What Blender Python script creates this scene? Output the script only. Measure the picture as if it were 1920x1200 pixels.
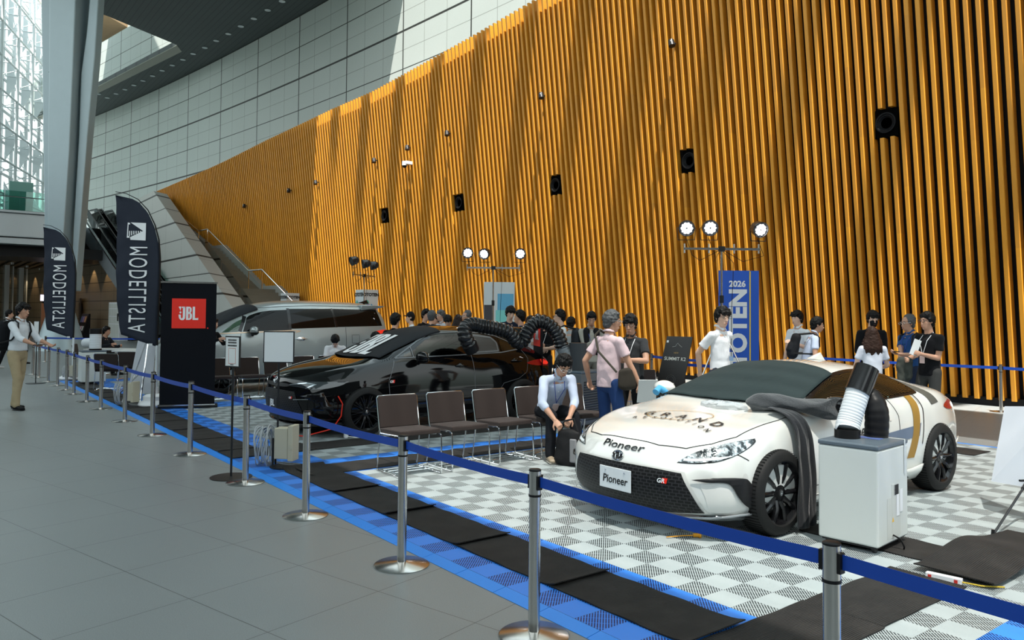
import bpy, bmesh, math, random
import numpy as np
from mathutils import Vector, Matrix, Euler
from mathutils.bvhtree import BVHTree
D = bpy.data
for o in list(D.objects): D.objects.remove(o)
SC = bpy.context.scene
COL = SC.collection
rnd = random.Random(7)
# ---------------------------------------------------------------- camera
FPX = 1451.1; PIT = .0306; ROL = .0086; CY = 548.83; TH = .9148; HC = 1.62
def _cam():
    cp, sp, c, s = math.cos(PIT), math.sin(PIT), math.cos(ROL), math.sin(ROL)
    F = Vector((0, cp, sp)); U = Vector((0, -sp, cp)); R = Vector((1, 0, 0))
    Rc = c*R + s*U; Uc = -s*R + c*U
    A = Vector((math.cos(TH), -math.sin(TH), 0)); B = Vector((math.sin(TH), math.cos(TH), 0))
    w = lambda v: Vector((v.dot(A), v.dot(B), v.z))
    return w(F), w(Rc), w(Uc)
CF, CR, CU = _cam()
cd = D.cameras.new('camera'); cam = D.objects.new('camera', cd); COL.objects.link(cam)
cd.sensor_width = 36; cd.lens = FPX*36/1920; cd.shift_y = -(600-CY)/1920
cd.clip_start = .05; cd.clip_end = 500
cam.matrix_world = Matrix.Translation((0, 0, HC)) @ Matrix((CR, CU, -CF)).transposed().to_4x4()
SC.camera = cam
# ---------------------------------------------------------------- light
SC.view_settings.view_transform = 'Standard'; SC.view_settings.look = 'None'
SC.view_settings.gamma = 1; SC.view_settings.use_curve_mapping = False
SC.view_settings.exposure = 0.82
W = D.worlds.new('sky'); SC.world = W; W.use_nodes = True
nt = W.node_tree; nt.nodes.clear()
out = nt.nodes.new('ShaderNodeOutputWorld'); bg = nt.nodes.new('ShaderNodeBackground')
tc = nt.nodes.new('ShaderNodeTexCoord'); sx = nt.nodes.new('ShaderNodeSeparateXYZ'); cr = nt.nodes.new('ShaderNodeValToRGB')
nt.links.new(tc.outputs['Generated'], sx.inputs[0]); nt.links.new(sx.outputs['Z'], cr.inputs[0])
e = cr.color_ramp.elements
e[0].position = 0.0; e[0].color = (.30, .36, .33, 1)
e[1].position = 1.0; e[1].color = (.72, .92, 1.0, 1)
n_ = e.new(.07); n_.color = (.50, .60, .56, 1)
n_ = e.new(.16); n_.color = (.92, 1.0, 1.0, 1)
nt.links.new(cr.outputs[0], bg.inputs['Color']); bg.inputs['Strength'].default_value = 1.25
nt.links.new(bg.outputs[0], out.inputs[0])
SUNV = Vector((.30, -.16, 1)).normalized()
sl = D.lights.new('sun', 'SUN'); sl.energy = 9.0; sl.angle = math.radians(.6); sl.color = (1, .96, .88)
so = D.objects.new('sun', sl); COL.objects.link(so); so.rotation_euler = SUNV.to_track_quat('Z', 'Y').to_euler()
so.location = (0, 0, 30)
# ---------------------------------------------------------------- helpers
def G(x, y, z=0.):
    r = CF + CR*((x-960)/FPX) + CU*((CY-y)/FPX); t = (z-HC)/r.z
    return Vector((r.x*t, r.y*t, z))
MATS = {}
def mat(name, col, rough=.5, metal=0., noise=0., nscale=20., bump=0., bscale=80., spec=.5, coat=0., trans=0., emit=None, es=1., alpha=1., ior=1.45, sheen=0.):
    if name in MATS: return MATS[name]
    m = D.materials.new(name); m.use_nodes = True; t = m.node_tree; b = t.nodes['Principled BSDF']
    c = (*col, 1) if len(col) == 3 else col
    if spec == .5 and rough >= .4 and not metal and max(col[:3]) < .1: spec = .18
    b.inputs['Base Color'].default_value = c; b.inputs['Roughness'].default_value = rough
    b.inputs['Metallic'].default_value = metal; b.inputs['Specular IOR Level'].default_value = spec
    b.inputs['IOR'].default_value = ior
    if coat: b.inputs['Coat Weight'].default_value = coat; b.inputs['Coat Roughness'].default_value = .03
    if trans: b.inputs['Transmission Weight'].default_value = trans
    if sheen: b.inputs['Sheen Weight'].default_value = sheen
    if alpha < 1: b.inputs['Alpha'].default_value = alpha
    if emit: b.inputs['Emission Color'].default_value = (*emit, 1); b.inputs['Emission Strength'].default_value = es
    tcn = t.nodes.new('ShaderNodeTexCoord')
    n = t.nodes.new('ShaderNodeTexNoise'); n.inputs['Scale'].default_value = nscale; n.inputs['Detail'].default_value = 4
    t.links.new(tcn.outputs['Object'], n.inputs['Vector'])
    mx = t.nodes.new('ShaderNodeMix'); mx.data_type = 'RGBA'; mx.inputs[6].default_value = c
    k = max(noise, .02)
    mx.inputs[7].default_value = (c[0]*(1-k), c[1]*(1-k), c[2]*(1-k), 1)
    t.links.new(n.outputs[0], mx.inputs[0]); t.links.new(mx.outputs[2], b.inputs['Base Color'])
    if bump:
        n2 = t.nodes.new('ShaderNodeTexNoise'); n2.inputs['Scale'].default_value = bscale; n2.inputs['Detail'].default_value = 5
        t.links.new(tcn.outputs['Object'], n2.inputs['Vector'])
        bp = t.nodes.new('ShaderNodeBump'); bp.inputs['Strength'].default_value = bump; bp.inputs['Distance'].default_value = .01
        t.links.new(n2.outputs[0], bp.inputs['Height']); t.links.new(bp.outputs[0], b.inputs['Normal'])
    MATS[name] = m; return m
def root(name, label, cat, loc=(0, 0, 0), rz=0., group=None):
    o = D.objects.new(name, None); COL.objects.link(o); o.location = loc; o.rotation_euler = (0, 0, rz)
    o['label'] = label; o['category'] = cat; o.empty_display_size = .1
    if group: o['group'] = group
    return o
def tag(o, label, cat, group=None, kind=None):
    o['label'] = label; o['category'] = cat
    if group: o['group'] = group
    if kind: o['kind'] = kind
    return o
class MB:
    def __init__(s): s.b = bmesh.new()
    def add(s, vs, fs, mi=0):
        V = [s.b.verts.new(v) for v in vs]
        for f in fs:
            try: fc = s.b.faces.new([V[i] for i in f]); fc.material_index = mi
            except ValueError: pass
        return s
    def box(s, c, d, rz=0., M=None, mi=0):
        x, y, z = d[0]/2, d[1]/2, d[2]/2
        m = Matrix.Translation(c) @ Matrix.Rotation(rz, 4, 'Z')
        if M is not None: m = Matrix.Translation(c) @ M.to_4x4()
        vs = [m @ Vector((i*x, j*y, k*z)) for k in (-1, 1) for j in (-1, 1) for i in (-1, 1)]
        return s.add(vs, [(0, 2, 3, 1), (4, 5, 7, 6), (0, 1, 5, 4), (1, 3, 7, 5), (3, 2, 6, 7), (2, 0, 4, 6)], mi)
    def bb(s, lo, hi, mi=0):
        return s.box([(a+b)/2 for a, b in zip(lo, hi)], [abs(b-a) for a, b in zip(lo, hi)], mi=mi)
    def tube(s, pts, r, n=8, caps=True, mi=0):
        pts = [Vector(p) for p in pts]; rs = r if isinstance(r, (list, tuple)) else [r]*len(pts)
        vs = []; up = None
        for i, p in enumerate(pts):
            d = ((pts[min(i+1, len(pts)-1)]-p).normalized() + (p-pts[max(i-1, 0)]).normalized())
            if d.length < 1e-6: d = Vector((0, 0, 1))
            d.normalize()
            if up is None: up = Vector((0, 0, 1)) if abs(d.z) < .9 else Vector((1, 0, 0))
            x = up.cross(d)
            if x.length < 1e-4: x = Vector((1, 0, 0)).cross(d)
            x.normalize(); y = d.cross(x).normalized(); up = y
            for k in range(n):
                a = 2*math.pi*k/n; vs.append(p + (x*math.cos(a)+y*math.sin(a))*rs[i])
        fs = []
        for i in range(len(pts)-1):
            for k in range(n): fs.append((i*n+k, i*n+(k+1) % n, (i+1)*n+(k+1) % n, (i+1)*n+k))
        if caps: fs += [tuple(reversed(range(n))), tuple((len(pts)-1)*n+k for k in range(n))]
        return s.add(vs, fs, mi)
    def lathe(s, prof, c=(0, 0, 0), n=24, M=None, mi=0, cap=True):
        c = Vector(c); vs = []; fs = []
        for r, z in prof:
            for k in range(n):
                a = 2*math.pi*k/n; v = Vector((r*math.cos(a), r*math.sin(a), z))
                vs.append(c + (M @ v if M is not None else v))
        for i in range(len(prof)-1):
            for k in range(n): fs.append((i*n+k, i*n+(k+1) % n, (i+1)*n+(k+1) % n, (i+1)*n+k))
        if cap and prof[0][0] > 1e-5: fs.append(tuple(reversed(range(n))))
        if cap and prof[-1][0] > 1e-5: fs.append(tuple((len(prof)-1)*n+k for k in range(n)))
        return s.add(vs, fs, mi)
    def prism(s, poly, y0, y1, M=None, mi=0):
        """poly in (x,z) extruded along y"""
        n = len(poly); f = (lambda v: M @ Vector(v)) if M is not None else Vector
        vs = [f((x, y0, z)) for x, z in poly] + [f((x, y1, z)) for x, z in poly]
        fs = [tuple(range(n)), tuple(reversed(range(n, 2*n)))] + [(i, i+n, (i+1) % n+n, (i+1) % n) for i in range(n)]
        return s.add(vs, fs, mi)
    def grid(s, fn, nu, nv, mi=0):
        vs = [fn(i/nu, j/nv) for j in range(nv+1) for i in range(nu+1)]
        fs = [(j*(nu+1)+i, j*(nu+1)+i+1, (j+1)*(nu+1)+i+1, (j+1)*(nu+1)+i) for j in range(nv) for i in range(nu)]
        return s.add(vs, fs, mi)
    def ell(s, c, r, n=16, m=10, M=None, mi=0):
        c = Vector(c); vs = []; fs = []
        for j in range(1, m):
            t = math.pi*j/m
            for k in range(n):
                a = 2*math.pi*k/n; v = Vector((r[0]*math.sin(t)*math.cos(a), r[1]*math.sin(t)*math.sin(a), r[2]*math.cos(t)))
                vs.append(c + (M @ v if M is not None else v))
        top = Vector((0, 0, r[2])); vs += [c+(M @ top if M is not None else top), c-(M @ top if M is not None else top)]
        T = len(vs)-2
        for j in range(m-2):
            for k in range(n): fs.append((j*n+k, (j+1)*n+k, (j+1)*n+(k+1) % n, j*n+(k+1) % n))
        for k in range(n): fs += [(T, k, (k+1) % n), ((m-2)*n+(k+1) % n, (m-2)*n+k, T+1)]
        return s.add(vs, fs, mi)
    def mesh(s, name, mats, smooth=True, fix=True):
        if fix: bmesh.ops.recalc_face_normals(s.b, faces=s.b.faces)
        me = D.meshes.new(name); s.b.to_mesh(me); s.b.free()
        for m in (mats if isinstance(mats, (list, tuple)) else [mats]): me.materials.append(m)
        if smooth:
            me.shade_smooth(); me.set_sharp_from_angle(angle=math.radians(38))
        return me
    def obj(s, name, mats, parent=None, world=False, smooth=True, fix=True, bevel=0., sub=0):
        if world and parent is not None:
            M = Matrix.Translation(parent.location) @ parent.rotation_euler.to_matrix().to_4x4()
            bmesh.ops.transform(s.b, matrix=M.inverted(), verts=s.b.verts)
        o = D.objects.new(name, s.mesh(name, mats, smooth, fix)); COL.objects.link(o)
        if parent: o.parent = parent
        if bevel:
            mo = o.modifiers.new('bevel', 'BEVEL'); mo.width = bevel; mo.segments = 2; mo.limit_method = 'ANGLE'
        if sub:
            mo = o.modifiers.new('sub', 'SUBSURF'); mo.levels = sub; mo.render_levels = sub
        return o
def mobj(name, me, parent=None):
    o = D.objects.new(name, me); COL.objects.link(o)
    if parent: o.parent = parent
    return o
def dup(o, parent=None, label=None, group=None, loc=None, rz=None):
    c = o.copy(); COL.objects.link(c)
    if parent is not None: c.parent = parent
    if label: c['label'] = label
    if group: c['group'] = group
    if loc is not None: c.location = loc
    if rz is not None: c.rotation_euler = (0, 0, rz)
    for ch in KIDS.get(o.name, None) or [x for x in D.objects if x.parent == o]:
        dup(ch, c)
    return c
KIDS = {}
def text_mesh(txt, size=1., bold=0., sx=1., extrude=0., align='CENTER', spacing=1., mirror=False, shear=0.):
    c = D.curves.new('lettering', 'FONT'); c.body = txt; c.size = size; c.offset = bold; c.extrude = extrude
    c.align_x = align; c.align_y = 'CENTER'; c.space_character = spacing; c.shear = shear; c.resolution_u = 4
    o = D.objects.new('lettering', c); COL.objects.link(o)
    dg = bpy.context.evaluated_depsgraph_get()
    me = D.meshes.new_from_object(o.evaluated_get(dg)); D.objects.remove(o); D.curves.remove(c)
    for v in me.vertices:
        v.co.x *= sx*(-1 if mirror else 1)
    return me
def text_obj(name, txt, M, material, parent=None, world=False, th=.002, **k):
    """lettering in the local XY plane placed by matrix M, given a small thickness"""
    me = text_mesh(txt, extrude=th/2, **k)
    if world and parent is not None:
        M = (Matrix.Translation(parent.location) @ parent.rotation_euler.to_matrix().to_4x4()).inverted() @ M
    me.transform(M)
    if M.determinant() < 0 or k.get('mirror'): me.flip_normals()
    me.materials.clear(); me.materials.append(material); return mobj(name, me, parent)
def frame(o, x, y):
    """matrix with origin o, x axis, y axis"""
    x = Vector(x).normalized(); y = Vector(y); y = (y-x*y.dot(x)).normalized(); z = x.cross(y)
    m = Matrix((x, y, z)).transposed().to_4x4(); m.translation = o; return m
def structure(o):
    o['kind'] = 'structure'; return o
def dropf(a): return .0015*(min(a, -5)+5)**2
# ================================================================ materials of the place
def nodes(m): return m.node_tree, m.node_tree.nodes, m.node_tree.links
def mth(t, op, a, b=None, c=None):
    n = t.nodes.new('ShaderNodeMath'); n.operation = op
    for i, v in enumerate((a, b, c)):
        if v is None: continue
        if isinstance(v, (int, float)): n.inputs[i].default_value = v
        else: t.links.new(v, n.inputs[i])
    return n.outputs[0]
def newmat(name, rough=.5, spec=.5, metal=0.):
    m = D.materials.new(name); m.use_nodes = True; t = m.node_tree; b = t.nodes['Principled BSDF']
    b.inputs['Roughness'].default_value = rough; b.inputs['Specular IOR Level'].default_value = spec; b.inputs['Metallic'].default_value = metal
    g = t.nodes.new('ShaderNodeNewGeometry'); s = t.nodes.new('ShaderNodeSeparateXYZ'); t.links.new(g.outputs['Position'], s.inputs[0])
    return m, t, b, s.outputs[0], s.outputs[1], s.outputs[2], g.outputs['Position']
def mixc(t, f, a, b):
    n = t.nodes.new('ShaderNodeMix'); n.data_type = 'RGBA'
    for i, v in ((0, f), (6, a), (7, b)):
        if isinstance(v, (int, float)): n.inputs[i].default_value = v
        elif isinstance(v, tuple): n.inputs[i].default_value = (*v, 1)
        else: t.links.new(v, n.inputs[i])
    return n.outputs[2]
def noise(t, vec, scale, detail=3., rough=.5):
    n = t.nodes.new('ShaderNodeTexNoise'); n.inputs['Scale'].default_value = scale; n.inputs['Detail'].default_value = detail
    n.inputs['Roughness'].default_value = rough; t.links.new(vec, n.inputs['Vector']); return n.outputs[0]
def ramp(t, f, p0, p1):
    n = t.nodes.new('ShaderNodeMapRange'); n.clamp = True
    t.links.new(f, n.inputs[0]); n.inputs[1].default_value = p0; n.inputs[2].default_value = p1; return n.outputs[0]
def bumpn(t, b, h, st=.3, dist=.01):
    n = t.nodes.new('ShaderNodeBump'); n.inputs['Strength'].default_value = st; n.inputs['Distance'].default_value = dist
    t.links.new(h, n.inputs['Height']); t.links.new(n.outputs[0], b.inputs['Normal'])
# floor: speckled grey granite laid in squares turned 14.8 degrees
M_FLOOR, t, b, X, Y, Z, P = newmat('grey granite paving', .33, .5)
ct, st_ = math.cos(math.radians(14.8)), math.sin(math.radians(14.8))
u = mth(t, 'ADD', mth(t, 'MULTIPLY', X, ct), mth(t, 'MULTIPLY', Y, st_)); v = mth(t, 'ADD', mth(t, 'MULTIPLY', X, -st_), mth(t, 'MULTIPLY', Y, ct))
def gl(t, u, off, per, w):
    return mth(t, 'LESS_THAN', mth(t, 'ABSOLUTE', mth(t, 'SUBTRACT', mth(t, 'FRACT', mth(t, 'DIVIDE', mth(t, 'ADD', u, -off+200*per+per/2), per)), .5)), w/per)
gr = mth(t, 'MAXIMUM', gl(t, u, -2.67, .745, .0022), gl(t, v, 3.17, .755, .0022))
n1 = noise(t, P, 260, 2, .8); n2 = noise(t, P, .8, 3); 
c = mixc(t, ramp(t, n1, .35, .65), (.15, .163, .165), (.31, .33, .33))
c = mixc(t, mth(t, 'MULTIPLY', ramp(t, n2, .3, .7), .22), c, (.16, .172, .172))
c = mixc(t, gr, c, (.05, .052, .05)); t.links.new(c, b.inputs['Base Color'])
t.links.new(mth(t, 'ADD', mth(t, 'MULTIPLY', n1, .12), .30), b.inputs['Roughness'])
# interlocking plastic tiles
GA, GB = -3.49, 3.615
M_TILE, t, b, X, Y, Z, P = newmat('ventilated garage tiles', .42, .4)
fu = mth(t, 'DIVIDE', mth(t, 'ADD', X, -GA+40), .2); fv = mth(t, 'DIVIDE', mth(t, 'ADD', Y, -GB+40), .2)
par = mth(t, 'MODULO', mth(t, 'ADD', mth(t, 'FLOOR', fu), mth(t, 'FLOOR', fv)), 2)      # 0/1
s1 = mth(t, 'FRACT', mth(t, 'DIVIDE', mth(t, 'ADD', mth(t, 'ADD', X, Y), 60), .0207))
s2 = mth(t, 'FRACT', mth(t, 'DIVIDE', mth(t, 'ADD', mth(t, 'SUBTRACT', X, Y), 60), .0105))
slot = mth(t, 'MULTIPLY', mth(t, 'GREATER_THAN', s1, .46), mth(t, 'LESS_THAN', par, .5))
crossbar = mth(t, 'LESS_THAN', mth(t, 'ABSOLUTE', mth(t, 'SUBTRACT', mth(t, 'FRACT', mth(t, 'DIVIDE', mth(t, 'ADD', mth(t, 'SUBTRACT', X, Y), 60.02), .0943)), .5)), .035)
slot = mth(t, 'MULTIPLY', slot, mth(t, 'SUBTRACT', 1, crossbar))
groove = mth(t, 'MULTIPLY', mth(t, 'GREATER_THAN', s2, .8), mth(t, 'GREATER_THAN', par, .5))
# blue where y below first row or in divider strips
xm = mth(t, 'MODULO', mth(t, 'ADD', X, 1.69+64), 6.4)
blue = mth(t, 'MAXIMUM', mth(t, 'LESS_THAN', Y, GB), mth(t, 'LESS_THAN', xm, .8))
nn = noise(t, P, 1.3, 2)
grey = mixc(t, mth(t, 'MULTIPLY', nn, .25), (.40, .45, .455), (.34, .37, .37))
ccc = mixc(t, blue, grey, (.035, .235, .80))
ccc = mixc(t, mth(t, 'MULTIPLY', groove, .22), ccc, (.05, .07, .09))
ccc = mixc(t, slot, ccc, mixc(t, blue, (.035, .042, .045), (.0, .015, .12)))
joint = mth(t, 'MAXIMUM', gl(t, X, GA, .4, .0012), gl(t, Y, GB, .4, .0012))
ccc = mixc(t, mth(t, 'MULTIPLY', joint, .5), ccc, (.05, .06, .07))
t.links.new(ccc, b.inputs['Base Color'])
bumpn(t, b, mth(t, 'SUBTRACT', 1, slot), .6, .004)
M_BLUEEDGE = mat('blue plastic edging', (.02, .24, .78), .4)
# rubber runner with long ridges
def rubber(name, axis):
    m, t, b, X, Y, Z, P = newmat(name, .6, .2)
    q = Y if axis == 'x' else X
    w = mth(t, 'SINE', mth(t, 'MULTIPLY', q, 2*math.pi/.0125))
    n = noise(t, P, 6, 4)
    c = mixc(t, ramp(t, w, -.9, .3), (.008, .008, .008), (.030, .028, .027)); c = mixc(t, mth(t, 'MULTIPLY', ramp(t, n, .45, .75), .35), c, (.055, .05, .046))
    t.links.new(c, b.inputs['Base Color']); bumpn(t, b, w, .7, .003); return m
M_RUBX = rubber('ribbed black rubber lengthwise', 'x'); M_RUBY = rubber('ribbed black rubber crosswise', 'y')
# orange slats
M_SLAT, t, b, X, Y, Z, P = newmat('orange stained timber slats', .42, .35)
mp = t.nodes.new('ShaderNodeMapping'); mp.inputs['Scale'].default_value = (1.0, .0, .06); t.links.new(P, mp.inputs[0])
wn = noise(t, mp.outputs[0], 24, 4, .6)
mp2 = t.nodes.new('ShaderNodeMapping'); mp2.inputs['Scale'].default_value = (4.7, 0, .33); t.links.new(P, mp2.inputs[0])
vz = t.nodes.new('ShaderNodeTexWhiteNoise'); vz.noise_dimensions = '2D'
cmb = t.nodes.new('ShaderNodeCombineXYZ'); t.links.new(mth(t, 'FLOOR', mth(t, 'DIVIDE', mth(t, 'ADD', X, 100-.06), .213)), cmb.inputs[0])
t.links.new(mth(t, 'FLOOR', mth(t, 'DIVIDE', mth(t, 'ADD', Z, mth(t, 'MULTIPLY', mth(t, 'FRACT', mth(t, 'MULTIPLY', mth(t, 'FLOOR', mth(t, 'DIVIDE', mth(t, 'ADD', X, 100-.06), .213)), .618)), 2.4)), 2.4)), cmb.inputs[1])
t.links.new(cmb.outputs[0], vz.inputs['Vector'])
c = mixc(t, wn, (.86, .385, .036), (.66, .255, .018))
c = mixc(t, mth(t, 'MULTIPLY', vz.outputs[0], .38), c, (.46, .19, .03)); t.links.new(c, b.inputs['Base Color'])
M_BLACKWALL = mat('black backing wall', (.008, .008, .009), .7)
# stone cladding with joints; along = arc-length attribute stored in UV
def stone_mat(name, cA, cB, jn, w_big, h_big, w_s, h_s, big_w=.05, small_w=.012, zoff=0., rough=.55):
    m = D.materials.new(name); m.use_nodes = True; t = m.node_tree; b = t.nodes['Principled BSDF']; b.inputs['Roughness'].default_value = rough
    uv = t.nodes.new('ShaderNodeUVMap'); s = t.nodes.new('ShaderNodeSeparateXYZ'); t.links.new(uv.outputs[0], s.inputs[0])
    g = t.nodes.new('ShaderNodeNewGeometry'); P = g.outputs['Position']
    def line(q, off, per, w): return mth(t, 'LESS_THAN', mth(t, 'ABSOLUTE', mth(t, 'SUBTRACT', mth(t, 'FRACT', mth(t, 'DIVIDE', mth(t, 'ADD', q, -off+100*per+per/2), per)), .5)), w/2/per)
    U, V = s.outputs[0], s.outputs[1]
    big = mth(t, 'MAXIMUM', line(U, 0, w_big, big_w*.8), line(V, zoff, h_big*2, big_w)); 
    mid = line(V, zoff+h_big, h_big*2, big_w*.45)
    small = mth(t, 'MAXIMUM', line(U, 0, w_s, small_w), line(V, zoff, h_s, small_w))
    n1 = noise(t, P, 60, 3, .7); n2 = noise(t, P, .35, 3)
    c = mixc(t, ramp(t, n1, .3, .7), cA, cB); c = mixc(t, mth(t, 'MULTIPLY', n2, .3), c, tuple(x*.75 for x in cA))
    c = mixc(t, mth(t, 'MULTIPLY', small, .55), c, jn); c = mixc(t, mth(t, 'MAXIMUM', big, mid), c, tuple(x*.35 for x in jn))
    t.links.new(c, b.inputs['Base Color']); return m
M_STONE = stone_mat('pale granite cladding', (.55, .61, .58), (.68, .73, .70), (.10, .11, .10), 4.95, 1.75, 1.65, .875, .10, .03, zoff=18.0)
M_PARA = stone_mat('granite parapet stone', (.44, .45, .42), (.56, .57, .54), (.07, .07, .06), 30., 1.0, 3.3, 1.0, .10, .03, zoff=.55)
M_BROWNSTONE = stone_mat('brown tiled wall', (.20, .155, .10), (.26, .205, .14), (.03, .022, .015), 2.4, .6, 2.4, 1.2, .04, .03)
M_STEEL = mat('pale blue grey painted steel', (.36, .44, .47), .38, .25, .08, 3)
M_WHITEP = mat('white painted steel', (.74, .80, .82), .4, 0, .05, 3)
M_PANEL = mat('grey metal cladding', (.46, .50, .52), .33, .5, .06, 2)
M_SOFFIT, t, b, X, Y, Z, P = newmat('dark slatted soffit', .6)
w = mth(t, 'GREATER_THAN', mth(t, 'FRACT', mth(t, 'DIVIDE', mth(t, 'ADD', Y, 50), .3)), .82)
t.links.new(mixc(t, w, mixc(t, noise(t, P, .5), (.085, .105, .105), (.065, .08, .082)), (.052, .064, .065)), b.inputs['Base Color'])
M_WOODC = mat('light timber ceiling', (.42, .27, .15), .5, 0, .2, 3)
M_CHROME = mat('polished chrome', (.82, .83, .84), .10, 1.)
M_SS = mat('brushed stainless steel', (.60, .58, .55), .22, 1., .1, 40)
M_BLK = mat('black plastic', (.012, .012, .013), .4)
M_BLKM = mat('black metal', (.02, .021, .023), .35, .3)
M_WHT = mat('white board', (.80, .81, .83), .45)
def simple_glass(name, col, alpha):
    m = D.materials.new(name); m.use_nodes = True; t = m.node_tree; t.nodes.clear()
    o = t.nodes.new('ShaderNodeOutputMaterial'); mx = t.nodes.new('ShaderNodeMixShader'); tr = t.nodes.new('ShaderNodeBsdfTransparent')
    gl_ = t.nodes.new('ShaderNodeBsdfGlossy'); fr = t.nodes.new('ShaderNodeFresnel'); fr.inputs[0].default_value = 1.45
    tr.inputs[0].default_value = (*col, 1); gl_.inputs['Roughness'].default_value = .02
    a = t.nodes.new('ShaderNodeMath'); a.operation = 'ADD'; a.use_clamp = True; a.inputs[1].default_value = alpha
    t.links.new(fr.outputs[0], a.inputs[0]); t.links.new(a.outputs[0], mx.inputs[0]); t.links.new(tr.outputs[0], mx.inputs[1]); t.links.new(gl_.outputs[0], mx.inputs[2])
    t.links.new(mx.outputs[0], o.inputs[0]); return m
M_GLASS = simple_glass('clear window glass', (.93, .97, .96), .0)
M_GGLASS = simple_glass('green tinted balustrade glass', (.50, .74, .68), .05)
# ================================================================ building
FL = MB(); FL.bb((-130, -40, -.3), (25, 40, 0)); structure(FL.obj('floor', M_FLOOR, smooth=False))
def uvgrid(fn, nu, nv, uvfn):
    b = bmesh.new(); uvl = b.loops.layers.uv.new('UVMap')
    V = [[b.verts.new(fn(i, j)) for i in range(nu+1)] for j in range(nv+1)]
    for j in range(nv):
        for i in range(nu):
            f = b.faces.new((V[j][i], V[j][i+1], V[j+1][i+1], V[j+1][i]))
            for lp, (ii, jj) in zip(f.loops, ((i, j), (i+1, j), (i+1, j+1), (i, j+1))): lp[uvl].uv = uvfn(ii, jj)
    return b
# slatted wall -----------------------------------------------------
TOPS = [(-90, 7.4), (-52, 9.29), (-42.7, 9.81), (-37.3, 10.18), (-31, 10.47), (-27.6, 10.54), (-24.8, 10.74), (-20.9, 11.01), (-18, 11.23), (10, 12.8)]
def slat_top(a): return float(np.interp(a, [q[0] for q in TOPS], [q[1] for q in TOPS]))
def slat_y(a, z): return 16.2-.12*z-dropf(a)
SPEAK = [(-12.79, 5.62), (-7.78, 5.63), (-17.8, 5.63), (-22.76, 5.62), (-27.69, 5.62)]
m = MB(); PITCH = .213; a = -66.; k = 0
ia0 = round(-52.6/PITCH)
for i in range(ia0, round(4.5/PITCH)):
    a = i*PITCH+.02; T = slat_top(a); z0 = .12
    segs = [(z0, T)]
    for sa, sz in SPEAK:
        if abs(a-sa) < .24: segs = [(z0, sz-.30), (sz+.30, T)]
    wd, dp = .088, .175
    for z1, z2 in segs:
        n = 1 if a > -12 else 1
        ring = [(-wd/2+.012, 0), (wd/2-.012, 0), (wd/2, .014), (wd/2, dp), (-wd/2, dp), (-wd/2, .014)]
        vs = []
        for z in (z1, z2):
            y = slat_y(a, z)
            vs += [Vector((a+q[0], y+q[1], z)) for q in ring]
        fs = [(j, (j+1) % 6, 6+(j+1) % 6, 6+j) for j in range(6)] + [(0, 5, 4, 3, 2, 1), (6, 7, 8, 9, 10, 11)]
        m.add(vs, fs)
structure(m.obj('wall_right', M_SLAT, smooth=False))
def back(i, j):
    a = -53+i*2.; z = (-.0, slat_top(a)-.25)[j]
    return Vector((a, slat_y(a, z)+.225, z))
bm_ = MB(); bm_.b.free(); bm_.b = uvgrid(back, 29, 1, lambda i, j: (i*2, j))
o = structure(bm_.obj('wall_right_backing', M_BLACKWALL, smooth=False)); o.modifiers.new('s', 'SOLIDIFY').thickness = .06; o.modifiers['s'].offset = 1
# dark skirting below the slats
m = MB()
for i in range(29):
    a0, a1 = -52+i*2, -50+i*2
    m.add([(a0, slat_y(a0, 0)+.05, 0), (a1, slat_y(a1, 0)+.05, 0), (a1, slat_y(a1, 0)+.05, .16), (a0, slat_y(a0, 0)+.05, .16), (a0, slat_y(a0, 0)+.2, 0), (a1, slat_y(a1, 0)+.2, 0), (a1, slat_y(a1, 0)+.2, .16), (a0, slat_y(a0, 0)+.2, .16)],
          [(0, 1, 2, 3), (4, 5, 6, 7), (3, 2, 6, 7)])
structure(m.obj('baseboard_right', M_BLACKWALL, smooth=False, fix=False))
# upper stone wall --------------------------------------------------
def st_y(a): return 18.45-dropf(a)
AS = [6-i*1.0 for i in range(84)]
arc = [0.]
for q in range(1, len(AS)): arc.append(arc[-1]+math.hypot(AS[q]-AS[q-1], st_y(AS[q])-st_y(AS[q-1])))
o25 = float(np.interp(25.63, [-x for x in AS], arc))
bb_ = uvgrid(lambda i, j: Vector((AS[i], st_y(AS[i]), (5., 27.)[j])), 83, 1, lambda i, j: (arc[i]-o25, (5., 27.)[j]))
m = MB(); m.b.free(); m.b = bb_; o = structure(m.obj('wall_upper_right', M_STONE, smooth=False, fix=False))
o.modifiers.new('s', 'SOLIDIFY').thickness = .3
# soffit of the walkway above --------------------------------------
m = MB()
op = [G(325, 84, 18), G(190, 25, 18), G(60, 120, 18), G(178, 166, 18)]
oc = [(-49.3, 12.1), (-45.7, 7.4)]
def yb(a): return st_y(a)-.02
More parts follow.
